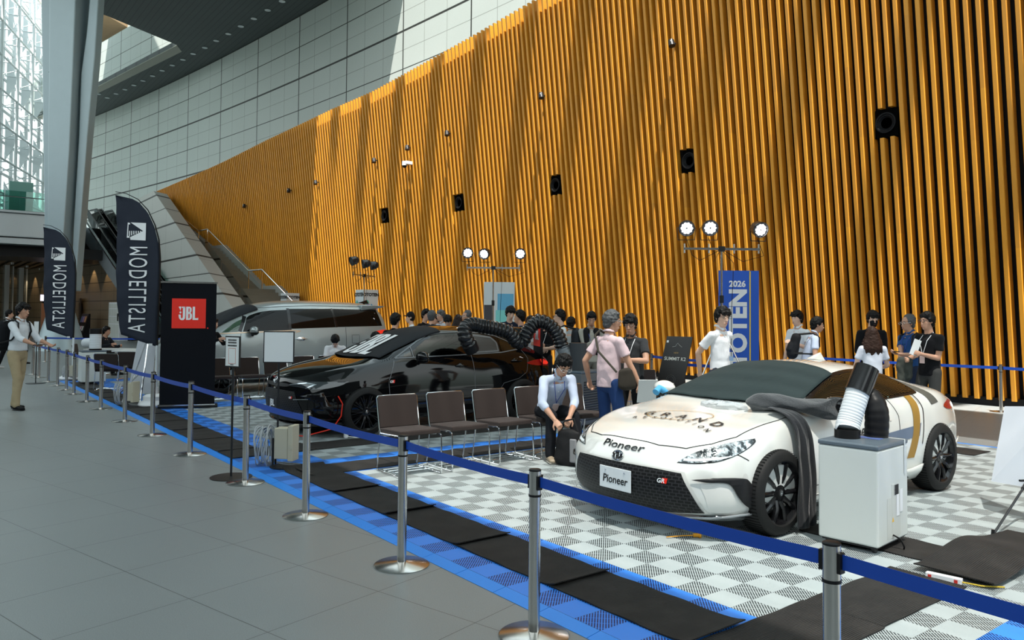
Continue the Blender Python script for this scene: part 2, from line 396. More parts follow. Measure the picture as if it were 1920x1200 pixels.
# strips with the opening left free: opening between a -74 and line, b below 12.1..9.9
def slab(p, z0, z1, m):
    n = len(p); vs = [(x, y, z0) for x, y in p]+[(x, y, z1) for x, y in p]
    m.add(vs, [tuple(range(n)), tuple(range(n, 2*n))]+[(i, (i+1) % n, (i+1) % n+n, i+n) for i in range(n)])
i1 = [(a, yb(a)) for a in list(np.linspace(-76, -49.6, 18))+list(np.linspace(-49.6, -30, 14))]
e1_ = [(-49.6, 12.2), (-63, 9.9), (-76, 7.6)]
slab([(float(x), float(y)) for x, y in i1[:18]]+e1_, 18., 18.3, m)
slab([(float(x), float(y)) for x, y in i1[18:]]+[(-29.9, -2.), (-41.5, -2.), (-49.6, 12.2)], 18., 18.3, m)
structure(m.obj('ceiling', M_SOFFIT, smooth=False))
m = MB(); slab([(-49.6, 12.2), (-63, 9.9), (-76, 7.6), (-76, 8.3), (-63, 10.55), (-50.6, 12.75)], 17.97, 18.0, m)
structure(m.obj('trim_2', mat('beige stone lip', (.42, .42, .36), .6), smooth=False))
m = MB(); slab([tuple(G(250, 57, 24))[:2], tuple(G(183, 100, 24))[:2], tuple(G(120, 100, 24))[:2], tuple(G(120, 30, 24))[:2], tuple(G(196, 27, 24))[:2]], 24, 24.4, m); structure(m.obj('ceiling_upper', M_WOODC, smooth=False))
m = MB()   # white stone upstand around the opening (seen above the soffit)
bb_ = uvgrid(lambda i, j: Vector((-49.6-i*4.85, 13.0-i*.9, (18.3, 21.35)[j])), 6, 1, lambda i, j: (i*4.95, (18.3, 21.35)[j]))
m.b.free(); m.b = bb_; o = structure(m.obj('wall_upper_opening', M_STONE, smooth=False, fix=False)); o.modifiers.new('s', 'SOLIDIFY').thickness = .3
# downlights on the soffit
m = MB(); m.lathe([(.10, 0), (.16, -.01), (.17, -.03), (.10, -.035)], n=14); 
M_LAMP = mat('lit downlight', (1, 1, 1), .4, emit=(1, .97, .88), es=2.2)
DL = [(138, 191), (166, 182), (185, 190-14), (217.5, 175.5), (234, 167.5), (251, 159.5), (268, 151), (286, 142), (304, 132), (323, 122), (343, 111.5), (362, 100.5), (384, 89), (405.5, 76), (428, 63), (451.5, 49), (476, 34.5), (502, 18.5), (529, 2), (201, 183)]
dl0 = None
for q, (x, y) in enumerate(DL):
    if x < 184: continue
    p = G(x, y, 17.99)
    if dl0 is None:
        dl0 = root('downlight', 'round recessed downlight in the dark soffit', 'ceiling light', p, group='downlights in the soffit')
        m.obj('trim_ring', M_WHITEP, dl0); MB().lathe([(.10, -.015), (.0, -.016)], n=12).obj('lamp', M_LAMP, dl0)
    else: dup(dl0, loc=p)
# unseen roof slab above the hall, added to throw the aisle into shade
m = MB(); slab([(-125, -16), (34, -16), (34, -.7), (-30, -.7), (-125, 4)], 26., 26.5, m)
structure(m.obj('roof_shade_slab', M_STEEL, smooth=False))
for i in range(34):
    a = 18-i*2.45
    m = MB(); m.box((a, 12.6, 25.6), (.62, 2.4, .3)); structure(m.obj('roof_rib', M_STEEL, smooth=False))
m = MB(); m.bb((-60, -.7, 26.2), (-.1, 10.8, 26.4)); m.bb((-.1, 7.3, 26.2), (34, 10.8, 26.4)); structure(m.obj('roof_shade_panel', M_STEEL, smooth=False))  # unseen slabs added to keep sun off the left tiles and the wall-side floor
m = MB()
for k in range(32): m.bb((-.1, -.7+k*.25, 26.2), (30, -.7+k*.25+.175, 26.25))
structure(m.obj('roof_shade_louvres', M_STEEL, smooth=False))  # unseen slats added overhead to weaken the sun on the right-hand tiles

# the other side of the hall and the end behind the camera, outside the picture
M_OPP = mat('shaded metal and glass front', (.06, .068, .07), .5)
structure(MB().bb((-48, -15.3, 0), (27, -15, 9)).obj('wall_left', M_OPP, smooth=False))
structure(MB().bb((24, -15, 0), (24.3, 17, 12)).obj('wall_near', M_OPP, smooth=False))
# ================================================================ far end of the hall
def Wd(x, y, dep):
    r = CF + CR*((x-960)/FPX) + CU*((CY-y)/FPX); t = dep/r.dot(CF); return Vector((0, 0, HC)) + r*t
# --- glass wall
GW0, GW1 = Vector((-52, -.75, 0)), Vector((-79.5, 9.15, 0)); gd = (GW1-GW0).normalized(); gn = Vector((-gd.y, gd.x, 0)); GL = (GW1-GW0).length
rt = D.objects.new('window_1', None); COL.objects.link(rt); rt.location = GW0; structure(rt)
fm = MB()
def gp(s, z, off=0.): return GW0+gd*s+gn*off+Vector((0, 0, z))
def barw(m, p, q, w, h): 
    d = (Vector(q)-Vector(p)); L = d.length; c = (Vector(p)+Vector(q))/2
    M = d.to_track_quat('Y', 'Z').to_matrix(); m.box(c, (w, L, h), M=M)
for k in range(11):
    z = 7.1+k*2.3
    barw(fm, gp(0, z), gp(GL, z), .12, .16)
    barw(fm, gp(0, z+.42), gp(GL, z+.42), .05, .06)
for s in np.arange(0, GL+.1, 3.6):
    barw(fm, gp(s, 0), gp(s, 32), .22, .30)
    barw(fm, gp(s+1.5, 0), gp(s+1.5, 32), .06, .08)
fm.obj('window_frame', M_WHITEP, rt, world=True, smooth=False)
tb = MB()
for s in np.arange(0, GL-.5, 3.6):
    for k in range(11):
        z = 7.4+k*2.3
        tb.tube([gp(s, z, -1.3), gp(s+3.6, z, -1.3)], .07, 6)
        tb.tube([gp(s, z, -1.3), gp(s+1.8, z+1.15, -.1), gp(s+3.6, z+2.3, -1.3)], .03, 5)
        tb.tube([gp(s+1.8, z, -1.3), gp(s+1.8, z, 0)], .05, 5)
    tb.tube([gp(s, 5, -1.3), gp(s, 32, -1.3)], .10, 6)
    for k in range(5):
        z = 8+k*4.6; q = s+1.8
        tb.add([gp(q, z, -.1), gp(q, z+1.6, -.9), gp(q, z+3.2, -.1), gp(q+.06, z, -.1), gp(q+.06, z+1.6, -.9), gp(q+.06, z+3.2, -.1)], [(0, 1, 2), (5, 4, 3), (0, 3, 4, 1), (1, 4, 5, 2)])
tb.obj('wind_truss', M_WHITEP, rt, world=True)
gg = MB(); gg.add([gp(0, .1, .05), gp(GL, .1, .05), gp(GL, 32, .05), gp(0, 32, .05)], [(0, 1, 2, 3)]); o = gg.obj('pane', M_GLASS, rt, world=True, smooth=False)
# --- tall steel column
cb = G(113, 657); cdp = (cb-Vector((0, 0, HC))).dot(CF)
fh = Vector((CF.x, CF.y, 0)).normalized(); rh = Vector((CR.x, CR.y, 0)).normalized()
rt = root('steel_column', 'tall pale blue grey flared steel column at the far left of the hall', 'column', cb)
def cplate(name, poly, dn, th, material, bev=.04):
    P0 = [Wd(x, y, cdp) for x, y in poly]; vs = [p+fh*dn for p in P0]+[p+fh*(dn+th) for p in P0]; n = len(poly)
    m = MB(); m.add(vs, [tuple(range(n)), tuple(range(n, 2*n))]+[(i, (i+1) % n, (i+1) % n+n, i+n) for i in range(n)])
    return m.obj(name, material, rt, world=True, smooth=False, bevel=bev)
cplate('left_fin', [(76, -60), (114, -60), (112, 240), (109, 430), (106, 575), (86, 575), (83, 430), (79, 140)], 0, .55, M_STEEL)
cplate('mast', [(112, -60), (163, -60), (155, 143), (148, 300), (137, 460), (133, 575), (108, 575), (109, 300), (111, 143)], -.75, 1.1, M_STEEL)
cplate('recessed_web', [(150, -60), (190, -60), (168, 160), (158, 300), (148, 430), (140, 430), (140, 140)], .25, .2, M_STEEL)
cplate('right_fin', [(182, -60), (197, -60), (186, 110), (172, 260), (161, 400), (149, 546), (142, 546), (146, 430), (156, 260), (160, 143), (170, 70)], -.35, .5, M_STEEL)
cplate('stiffener', [(98, 134), (112, 133), (112, 137), (98, 139)], -.3, .5, M_STEEL, .0)
m = MB(); m.lathe([(1.02, 0), (.98, .05), (.42, 2.0), (.36, 2.35)], cb, 28); m.obj('conical_base', M_STEEL, rt, world=True)
# --- upper floor deck and its glass balustrade
rt = root('footbridge', 'grey metal clad footbridge crossing behind the tall column', 'bridge', (-50.5, 2, 5.4))
m = MB(); m.bb((-56, -12, 5.75), (-50.2, 7.6, 7.05)); m.bb((-56, -12, 7.05), (-50.0, 7.7, 7.2)); m.obj('deck', M_PANEL, rt, world=True, smooth=False, bevel=.03)
m = MB(); m.bb((-56, -12, 5.38), (-50.35, 7.6, 5.70)); m.obj('lower_fascia', M_PANEL, rt, world=True, smooth=False)
for k in range(10):
    b0 = -11.5+k*1.9
    m = MB(); m.bb((-50.22, b0, 7.2), (-50.2, b0+1.86, 8.28)); m.obj('glass_panel', M_GGLASS, rt, world=True, smooth=False)
m = MB(); m.tube([(-50.2, -12, 7.95), (-50.2, 7.6, 7.95)], .03, 8); m.obj('handrail', M_CHROME, rt, world=True)
M_GREENB = mat('green glass screen', (.16, .36, .32), .3)
t_ = MB(); t_.bb((-51.3, 3.95, 7.2), (-51.2, 5.1, 8.95)); o = tag(t_.obj('information_board', M_GREENB, None, smooth=False, bevel=.02), 'dark topped green board standing behind the glass on the footbridge', 'board')
structure(MB().bb((-76, -20, 5.35), (-56.1, 9.2, 7.1)).obj('floor_upper', M_BLKM, smooth=False))
structure(MB().bb((-56.2, -20, 4.75), (-51.4, 9.2, 5.36)).obj('trim_1', M_BLK, smooth=False))
M_SLC = mat('slatted timber soffit', (.22, .15, .08), .5, 0, .3, 3)
m = MB()
for k in range(48): m.bb((-75-.0, -20+k*.6, 5.14), (-53, -19.75+k*.6, 5.24))
structure(m.obj('ceiling_lower', M_SLC, smooth=False))
structure(MB().bb((-76, -20, 5.26), (-53, 9.2, 5.34)).obj('ceiling_lower_back', M_BLK, smooth=False))
# brown wall below the upper floor
WL = [(-78, 7.0), (-56.7, 9.55), (-53.5, 10.0), (-50.6, 10.35)]
wl = [0]; 
for q in range(1, 4): wl.append(wl[-1]+math.dist(WL[q], WL[q-1]))
bb_ = uvgrid(lambda i, j: Vector((*WL[i], (0, 5.3)[j])), 3, 1, lambda i, j: (wl[i], (0, 5.3)[j]))
m = MB(); m.b.free(); m.b = bb_; o = structure(m.obj('wall_far', M_BROWNSTONE, smooth=False, fix=False)); o.modifiers.new('s', 'SOLIDIFY').thickness = .2
bb_ = uvgrid(lambda i, j: Vector((-76, -20+i*27.3, (0, 5.3)[j])), 1, 1, lambda i, j: (i*27, (0, 5.3)[j]))
m = MB(); m.b.free(); m.b = bb_; o = structure(m.obj('wall_end', M_BROWNSTONE, smooth=False, fix=False)); o.modifiers.new('s', 'SOLIDIFY').thickness = .2
for k in range(7):
    a = -73+k*3.; y = np.interp(a, [q[0] for q in WL], [q[1] for q in WL])-.5
    L = D.lights.new('wall_washer', 'SPOT'); L.energy = 70; L.spot_size = 1.3; L.color = (1, .72, .4); L.shadow_soft_size = .05
    lo = D.objects.new('wall_washer', L); COL.objects.link(lo); lo.location = (a, y, 5.1)
# poster stand, lockers, doors at the back
M_DOORB = mat('dark bronze door', (.03, .022, .016), .4)
for k, (a, w_) in enumerate(((-60.5, 1.6), (-65.5, 1.8), (-70, 1.6))):
    y = float(np.interp(a, [q[0] for q in WL], [q[1] for q in WL]))-.12
    r_ = D.objects.new('door_%d' % (k+1), None); COL.objects.link(r_); r_.location = (a, y, 0); r_.rotation_euler = (0, 0, -.12+.24*0); structure(r_)
    m = MB(); m.bb((-w_/2, -.05, 0), (w_/2, .05, 2.6)); m.obj('door_leaf', M_DOORB, r_, smooth=False)
    m = MB(); m.bb((-w_/2+.15, -.07, .9), (w_/2-.15, -.05, 2.3)); m.obj('door_pane', mat('brown reflecting pane', (.12, .08, .05), .2), r_, smooth=False)
p = G(213, 639); p = Vector((-50.5, 9.4, 0))
rt = root('locker_block', 'white block of small parcel lockers against the brown wall', 'lockers', (-50.2, 9.55, 0), .12)
m = MB(); m.bb((-1.3, -.25, 0), (.6, .25, 2.25)); m.obj('body', M_WHT, rt, smooth=False, bevel=.02)
m = MB()
for i in range(4):
    for j, (z0, z1) in enumerate(((.05, .95), (1.0, 1.4), (1.45, 1.85), (1.9, 2.15))): m.bb((-1.26+i*.46, -.262, z0), (-.84+i*.46, -.25, z1))
m.obj('locker_doors', mat('pale grey locker door', (.62, .64, .60), .5), rt, smooth=False)
m = MB(); m.bb((.3, -.275, 1.15), (.5, -.262, 1.6)); m.obj('screen', M_BLK, rt, smooth=False)
rt = root('leaflet_rack', 'black leaflet rack standing in front of the brown wall', 'rack', (-56.5, 8.6, 0), .1)
m = MB(); m.add([(-.75, -.3, 0), (.75, -.3, 0), (.75, .1, 1.55), (-.75, .1, 1.55), (-.75, .2, 0), (.75, .2, 0), (.75, .2, 1.55), (-.75, .2, 1.55)], [(0, 1, 2, 3), (4, 5, 6, 7), (0, 3, 7, 4), (1, 2, 6, 5), (3, 2, 6, 7)]); m.obj('body', M_BLK, rt, smooth=False)
for i in range(3):
    m = MB(); m.box((-.45+i*.42, -.0, 1.2), (.3, .02, .4), M=Matrix.Rotation(-.25, 3, 'X')); m.obj('leaflet', mat('leaflet %d' % i, [(.12, .16, .35), (.3, .2, .4), (.6, .32, .15)][i], .5), rt, smooth=False)
    m = MB(); m.box((-.45+i*.42, -.16, .62), (.22, .02, .3), M=Matrix.Rotation(-.25, 3, 'X')); m.obj('leaflet', mat('leaflet w%d' % i, [(.6, .6, .55), (.75, .5, .6), (.7, .7, .7)][i], .5), rt, smooth=False)
rt = root('hanging_sign', 'small lit white sign with dark writing in the dark passage', 'sign', (-62, 7.1, 2.5))
m = MB(); m.box((-62, 7.1, 2.62), (.08, .75, .42), rz=.5); m.obj('light_box', mat('lit sign face', (.8, .8, .95), .4, emit=(.85, .8, 1), es=1.1), rt, world=True, smooth=False)
m = MB(); m.box((-61.95, 7.12, 1.3), (.06, .7, 1.9), rz=.5); m.obj('poster_panel', mat('orange poster', (.55, .28, .18), .5), rt, world=True, smooth=False)
# --- granite parapet beside the stairs
FY = 11.0; SL = .469
def fz(a): return 8.88-SL*(a+49.26)
m = MB()
pa = [-55., -49.26, -30.4]
ztop = lambda a: min(8.9, fz(a))
def par(i, j):
    a = [-56, -49.26, -44, -38, -34, -30.35][i]; return Vector((a, FY, (0, max(ztop(a), .02))[j]))
bb_ = uvgrid(par, 5, 1, lambda i, j: (par(i, j).x, par(i, j).z))
m = MB(); m.b.free(); m.b = bb_
uvl = m.b.loops.layers.uv.active
def quad(ps, uvs):
    f = m.b.faces.new([m.b.verts.new(p) for p in ps])
    for lp, u_ in zip(f.loops, uvs): lp[uvl].uv = u_
for a0, a1 in ((-56, -49.26), (-49.26, -44), (-44, -38), (-38, -34), (-34, -30.35)):
    z0, z1 = ztop(a0), max(ztop(a1), .02)
    quad([(a0, FY, z0), (a1, FY, z1), (a1, FY+.75, z1-.12), (a0, FY+.75, z0-.12)], [(a0, z0), (a1, z1), (a1, z1), (a0, z0)])
    quad([(a0, FY+.75, z0-.12), (a1, FY+.75, z1-.12), (a1, FY+.75, 0), (a0, FY+.75, 0)], [(a0, z0), (a1, z1), (a1, 0), (a0, 0)])
rt = root('staircase', 'wide stone staircase rising along the orange slatted wall', 'staircase', (-40, 12.3, 0))
m.obj('parapet', M_PARA, rt, world=True, smooth=False)
M_STEP = mat('dark stone steps', (.20, .175, .13), .6, 0, .25, 2)
M_STRG = mat('stone stringer', (.34, .34, .31), .6, 0, .1, 3)
prof = []; z = 7.2; a = -49.6; fl = [(-49.6, 7.2, -44.9, 5.2), (-43.3, 5.2, -39.0, 2.85), (-37.4, 2.85, -32.2, 0)]
pts = [(-56, 7.2)]
for a0, z0, a1, z1 in fl:
    n = round((z0-z1)/.165); pts.append((a0, z0))
    for k in range(n):
        pts.append((a0+(a1-a0)*k/(n-1) if n > 1 else a0, z0-(z0-z1)*(k+1)/n))
        pts.append((a0+(a1-a0)*(k+1)/n, z0-(z0-z1)*(k+1)/n))
m = MB(); clean = [pts[0]]
for p in pts[1:]:
    if p[0] < clean[-1][0]: p = (clean[-1][0], p[1])
    clean.append(p)
V = []
for a, z in clean:
    V.append((Vector((a, FY+.7, z)), Vector((a, slat_y(a, z)+.1, z))))
for (p, q), (r, s) in zip(V, V[1:]):
    m.add([p, q, s, r], [(0, 1, 2, 3)])
m.obj('steps', M_STEP, rt, world=True, smooth=False, fix=False)
m = MB()
sg = [(-56, 7.45), (-49.3, 7.45), (-44.7, 5.4), (-43.1, 5.4), (-38.9, 3.05), (-37.3, 3.05), (-32., .25), (-31.6, .0)]
for (a0, z0), (a1, z1) in zip(sg, sg[1:]):
    y0, y1 = slat_y(a0, z0)-.22, slat_y(a1, z1)-.22
    m.add([(a0, y0, z0), (a1, y1, z1), (a1, y1+.3, z1), (a0, y0+.3, z0), (a0, y0, z0-.6), (a1, y1, z1-.6)], [(0, 1, 2, 3), (0, 4, 5, 1)])
m.obj('stringer', M_STRG, rt, world=True, smooth=False)
m = MB()
hr = [(-49.5, 8.1), (-48.6, 8.1), (-44.4, 6.2), (-43.2, 6.2), (-38.8, 3.8), (-37.3, 3.8), (-32.4, 1.1)]
m.tube([(a, slat_y(a, z)-.85, z) for a, z in hr], .035, 8)
for a, z in hr[1:]: m.tube([(a, slat_y(a, z)-.85, z), (a, slat_y(a, z)-.85, z-.95)], .022, 6)
m.obj('handrail', M_CHROME, rt, world=True)
for (a0, z0), (a1, z1) in (((-42.2, 5.6), (-39.4, 4.3)), ((-39.3, 4.25), (-36.5, 2.95)), ((-36.4, 2.9), (-33.6, 1.6))):
    m = MB(); m.add([(a0, FY+1.0, z0), (a1, FY+1.0, z1), (a1, FY+1.0, z1-1.1), (a0, FY+1.0, z0-1.1)], [(0, 1, 2, 3)]); m.obj('glass_panel', M_GGLASS, rt, world=True, smooth=False)
# --- escalators
M_ESC = mat('satin steel escalator cladding', (.50, .56, .60), .25, .6, .05, 2)
def escal(o0, lab):
    T, Bt = Vector((-56.2, 8.45+o0, 6.3)), Vector((-48.0, 8.95+o0, 2.74)); d = (Bt-T)
    E_ = T+d*(T.z+.35)/(T.z-Bt.z)         # where the underside meets the floor
    r = root('escalator', lab, 'escalator', (E_.x, E_.y, 0), group=None)
    hd = Vector((d.x, d.y, 0)).normalized(); sd = Vector((-hd.y, hd.x, 0)); w = .62
    def side(off, nm, z0, z1, mt, th=.06):
        T0 = T-hd*4
        line = [(T0, T.z), (T, T.z), (E_, -.35)]
        vs = []
        for p, zz in line:
            for z in (z0, z1): vs += [Vector((p.x, p.y, max(zz+z, 0)))+sd*off, Vector((p.x, p.y, max(zz+z, 0)))+sd*(off+th)]
        m = MB(); fs = []
        for i in range(2):
            o = i*4; fs += [(o, o+2, o+6, o+4), (o+1, o+5, o+7, o+3), (o+2, o+3, o+7, o+6), (o, o+4, o+5, o+1)]
        m.add(vs, fs); return m.obj(nm, mt, r, world=True, smooth=False)
    for off in (0, w): side(off, 'side_panel', 0, 1.15, M_ESC)
    for off in (-.02, w-.02): side(off, 'deck_trim', 1.15, 1.27, M_CHROME, .14)
    for off in (.05, w+.03): side(off, 'glass_balustrade', 1.27, 2.1, M_GGLASS, .012)
    for off in (.05, w+.03):
        m = MB(); q = [T-hd*4.6+Vector((0, 0, 1.3)), T-hd*4.9+Vector((0, 0, 1.75)), T-hd*4.4+Vector((0, 0, 2.12)), T-hd*1.2+Vector((0, 0, 2.12)), T+hd*.3+Vector((0, 0, 2.05)), E_+Vector((0, 0, 1.8))]
        m.tube([p+sd*off for p in q], .03, 8); m.obj('handrail', M_BLK, r, world=True)
    side(.10, 'steps', .75, .9, M_BLKM, w-.16)
escal(0, 'nearer escalator with steel side panels rising past the tall column')
escal(.88, 'farther escalator with glass sides next to the granite parapet')
# ================================================================ tiles, edging, runners
rt = root('garage_tile_floor', 'raised floor of interlocking grey and blue ventilated plastic tiles under the cars', 'floor mat', (-10, 6, 0))
m = MB(); m.bb((-20.89, 2.815, 0.002), (-.89, 10.815, .018)); m.obj('tile_field', M_TILE, rt, world=True, smooth=False)
m = MB()
x = -20.89
while x < -.9:
    x1 = x+.396
    m.add([(x, 2.72, .003), (x1, 2.72, .003), (x1, 2.813, .018), (x, 2.813, .018), (x, 2.72, 0.001), (x1, 2.72, .001), (x1, 2.813, .001), (x, 2.813, .001)], [(0, 1, 2, 3), (0, 4, 5, 1), (0, 3, 7, 4), (1, 5, 6, 2)]); x += .4
m.obj('front_edging', M_BLUEEDGE, rt, world=True, smooth=False)
m = MB(); m.bb((-20.98, 2.72, .001), (-20.892, 10.9, .016)); m.bb((-20.89, 10.817, .001), (-.89, 10.9, .016)); m.obj('side_edging', M_BLUEEDGE, rt, world=True, smooth=False)
def runner(x0, y0, x1, y1, axis, label, lift0=0., lift1=0., z=.02, hump=None, group=None, twist=0.):
    """ribbed runner; axis = its long direction; lift at its ends"""
    c = ((x0+x1)/2, (y0+y1)/2, 0)
    m = MB(); n = 24; th = .007
    def f(u, v, top):
        X = x0+(x1-x0)*u; Y = y0+(y1-y0)*v; q = u if axis == 'x' else v; w = v if axis == 'x' else u
        h = z+lift0*max(0, 1-q/.12)**2+lift1*max(0, (q-.88)/.12)**2+.0025*math.sin(q*17+X*3)+twist*(w-.5)*math.sin(q*3.1)
        if hump: h += hump[1]*math.exp(-((q-hump[0])/hump[2])**2)*(.6+.4*math.cos((w-.2)*2))
        return Vector((X, Y, h+(th if top else 0)))
    nu, nv = (n, 4) if axis == 'x' else (4, n)
    m.grid(lambda u, v: f(u, v, True), nu, nv); m.grid(lambda u, v: f(u, v, False), nu, nv)
    b_ = m.b; b_.edges.ensure_lookup_table()
    bmesh.ops.bridge_loops(b_, edges=[e for e in b_.edges if e.is_boundary])
    for v in b_.verts: v.co -= Vector(c)
    o = m.obj('rubber_runner', M_RUBX if axis == 'x' else M_RUBY); o.location = c
    return tag(o, label, 'mat', group)
pos = -9.2; names = ['black ribbed runner along the blue front edge, nearest to the coiled cable', 'black ribbed runner along the front edge below the blank white sign', 'black ribbed runner along the front edge ahead of the black car nose', 'black ribbed runner along the front edge right of the black banner', 'black ribbed runner along the front edge at the foot of the black banner', 'black ribbed runner along the front edge between the black banner and small cable box']
for k in range(11):
    lab = names[k] if k < 6 else 'black ribbed runner along the blue front edge at the far left behind the barrier posts'
    runner(pos-.995, 2.815, pos, 3.27, 'x', lab, .004*(k % 2), .01, group=None if k < 6 else 'runners at the far left of the front edge'); pos -= 1.
runner(-9.2, 2.81, -8.70, 3.80, 'y', 'black ribbed runner turning away from the blue edge behind the sign pole', .0, .008, z=.024)
for k in range(5): runner(-9.2, 3.80+k*1.0, -8.71, 4.79+k*1.0, 'y', 'black ribbed runner beside the black car, %s' % ['nearest the cable box', 'beside its front wheel', 'beside its doors', 'beside its rear door', 'beside its rear wheel'][k], .004, .004)
for k in range(6): runner(-7.8, 3.14+k*1.0, -7.32, 4.13+k*1.0, 'y', 'black ribbed runner behind the row of brown chairs, %s' % ['front piece by the cable coil', 'behind the first chair', 'behind the third chair', 'behind the seated man', 'behind the last chair', 'beside the grey cooler'][k], .012 if k == 0 else .003, .004)
M4 = [(-7.78, -6.50, 'end with raised corner beside the cable coil'), (-6.56, -5.53, 'second piece in front of the first chair'), (-5.60, -4.51, 'third piece behind the near barrier post'), (-4.58, -3.49, 'piece nearest the front of the white car'), (-3.55, -2.49, 'piece ending at the crossing runner')]
for k, (a0, a1, s) in enumerate(M4): runner(a0, 3.02, a1, 3.475, 'x', 'black ribbed runner beside the blue edge, '+s, .03 if k == 0 else 0, .022, z=.021+.001*(k % 2), twist=.004)
runner(-2.50, 3.02, -2.03, 4.02, 'y', 'black ribbed runner crossing at the lower right, front piece', 0, .004)
runner(-2.50, 4.03, -2.04, 5.02, 'y', 'black ribbed runner crossing at the lower right under the blue belt', .0, .006)
runner(-3.35, 5.335, -2.25, 5.79, 'x', 'black ribbed runner running out from under the white portable cooler', 0, 0)
runner(-2.39, 5.10, -1.92, 6.6, 'y', 'black ribbed runner arched over the cables at the right edge', .02, 0, z=.03, hump=(.42, .085, .28))
runner(-5.6, 9.95, -3.95, 10.42, 'x', 'black ribbed runner behind the white car on the far edge', 0, .004)
# ================================================================ barrier posts
M_BELT = mat('blue barrier webbing', (.003, .052, .36), .55, 0, .12, 200)
M_BELT2 = M_BELT
post_me = {}
def post_parts(r):
    if 'p' not in post_me:
        post_me['p'] = MB().tube([(0, 0, .02), (0, 0, .705)], .0295, 24).mesh('post', M_SS)
        post_me['c'] = MB().tube([(0, 0, .712), (0, 0, .835)], .031, 24).mesh('cassette', M_SS)
        post_me['t'] = MB().lathe([(.0, .842), (.026, .842), (.0315, .838), (.0315, .832), (.0, .832)], n=24).mesh('cap', M_BLK)
        post_me['k'] = MB().tube([(0, 0, .703), (0, 0, .714)], .033, 24).mesh('ring', M_BLK)
        post_me['b'] = MB().lathe([(.0, .0), (.178, .0), (.180, .006), (.174, .010), (.05, .022), (.034, .026), (.0, .026)], n=48).mesh('base_plate', M_SS)
        m = MB(); m.box((.034, 0, .775), (.014, .03, .07)); m.box((-.034, 0, .775), (.014, .03, .07)); m.box((0, .034, .775), (.03, .012, .07)); post_me['h'] = m.mesh('belt_clip', M_BLK, smooth=False)
    for k, n in (('p', 'post'), ('c', 'cassette'), ('t', 'cap'), ('k', 'ring'), ('b', 'base_plate'), ('h', 'belt_clip')): mobj(n, post_me[k], r)
def belt(r, p, q, sag=.02, z=.78):
    p, q = Vector((*p, z)), Vector((*q, z)); d = (q-p); n = Vector((-d.y, d.x, 0)).normalized()*.0012; m = MB(); N = 14
    d_ = d.normalized(); p = p+d_*.04; q = q-d_*.04; vs = []
    for i in range(N+1):
        t_ = i/N; c = p.lerp(q, t_)-Vector((0, 0, sag*4*t_*(1-t_)))
        vs += [c-n+Vector((0, 0, .026)), c+n+Vector((0, 0, .026)), c+n-Vector((0, 0, .026)), c-n-Vector((0, 0, .026))]
    fs = []
    for i in range(N):
        for k in range(4): fs.append((i*4+k, i*4+(k+1) % 4, i*4+4+(k+1) % 4, i*4+4+k))
    m.add(vs, fs); m.obj('belt', M_BELT, r, world=True, smooth=False)
ST = [(.2, 2.56), (-1.48, 2.56), (-3.08, 2.53), (-4.45, 2.54), (-5.99, 2.53), (-7.49, 2.55), (-9.35, 2.54), (-11.1, 2.53), (-12.76, 2.52), (-14.6, 2.51), (-15.95, 2.51), (-17.54, 2.53), (-18.59, 2.54), (-19.78, 2.53), (-20.95, 2.49), (-22.44, 2.46), (-23.6, 2.45)]
SL_ = ['beyond the right edge', 'nearest to the camera at the lower right', 'in front of the white car nose at the bottom edge', 'between the seated man and the lower edge, with coppery base', 'just right of the coiled grey cable', 'right behind the small sign pole', 'below the black banner, right of it', 'in front of the black banner left edge', 'between the feather flag and the easel', 'in front of the easel board left edge', 'seventh from the far left end, before the white cooler', 'sixth from the far left end, before the white cooler', 'fifth from the far left end', 'fourth from the far left end', 'third from the far left end', 'second from the far left end beside the walking man', 'last at the far left behind the hand of the walking man']
for i, (a, b) in enumerate(ST):
    if i == 0: continue
    r = root('barrier_post', 'stainless belt barrier post '+SL_[i], 'barrier post', (a, b, 0), 0, 'barrier posts along the aisle'); post_parts(r)
    belt(r, (a, b), ST[i-1], .012)
ST2 = [(-26.0, 6.2), (-24.3, 5.2), (-22.6, 4.9)]
BG = [((-11.46, 12.66), 'in front of the slatted wall beside the man in black polo', (-10.6, 12.5)), ((-5.62, 15.3), 'against the slatted wall at the right edge', (-9.1, 15.35)), ((-3.6, 15.2), 'out at the far right end of the slatted wall', (-5.62, 15.3)), ((-10.6, 12.5), 'behind the black speaker poster', (-9.9, 12.25)), ((-9.5, 11.0), 'in front of the black speaker poster with two belts', (-8.0, 11.3))]
for (a, b), s, q in BG:
    r = root('barrier_post', 'stainless belt barrier post '+s, 'barrier post', (a, b, 0), 0, 'barrier posts near the slatted wall'); post_parts(r); belt(r, (a, b), q, .01)
for (a, b), s, q in [((-29.5, 3.4), 'behind the walking man at the far left', (-27.2, 6.4)), ((-27.2, 6.4), 'far behind the desks at the left', (-23.4, 7.6)), ((-23.4, 7.6), 'behind the big feather flag', (-21.5, 7.6))]:
    r = root('barrier_post', 'distant belt barrier post '+s, 'barrier post', (a, b, 0), 0, 'barrier posts behind the desks'); post_parts(r); belt(r, (a, b), q, .01)
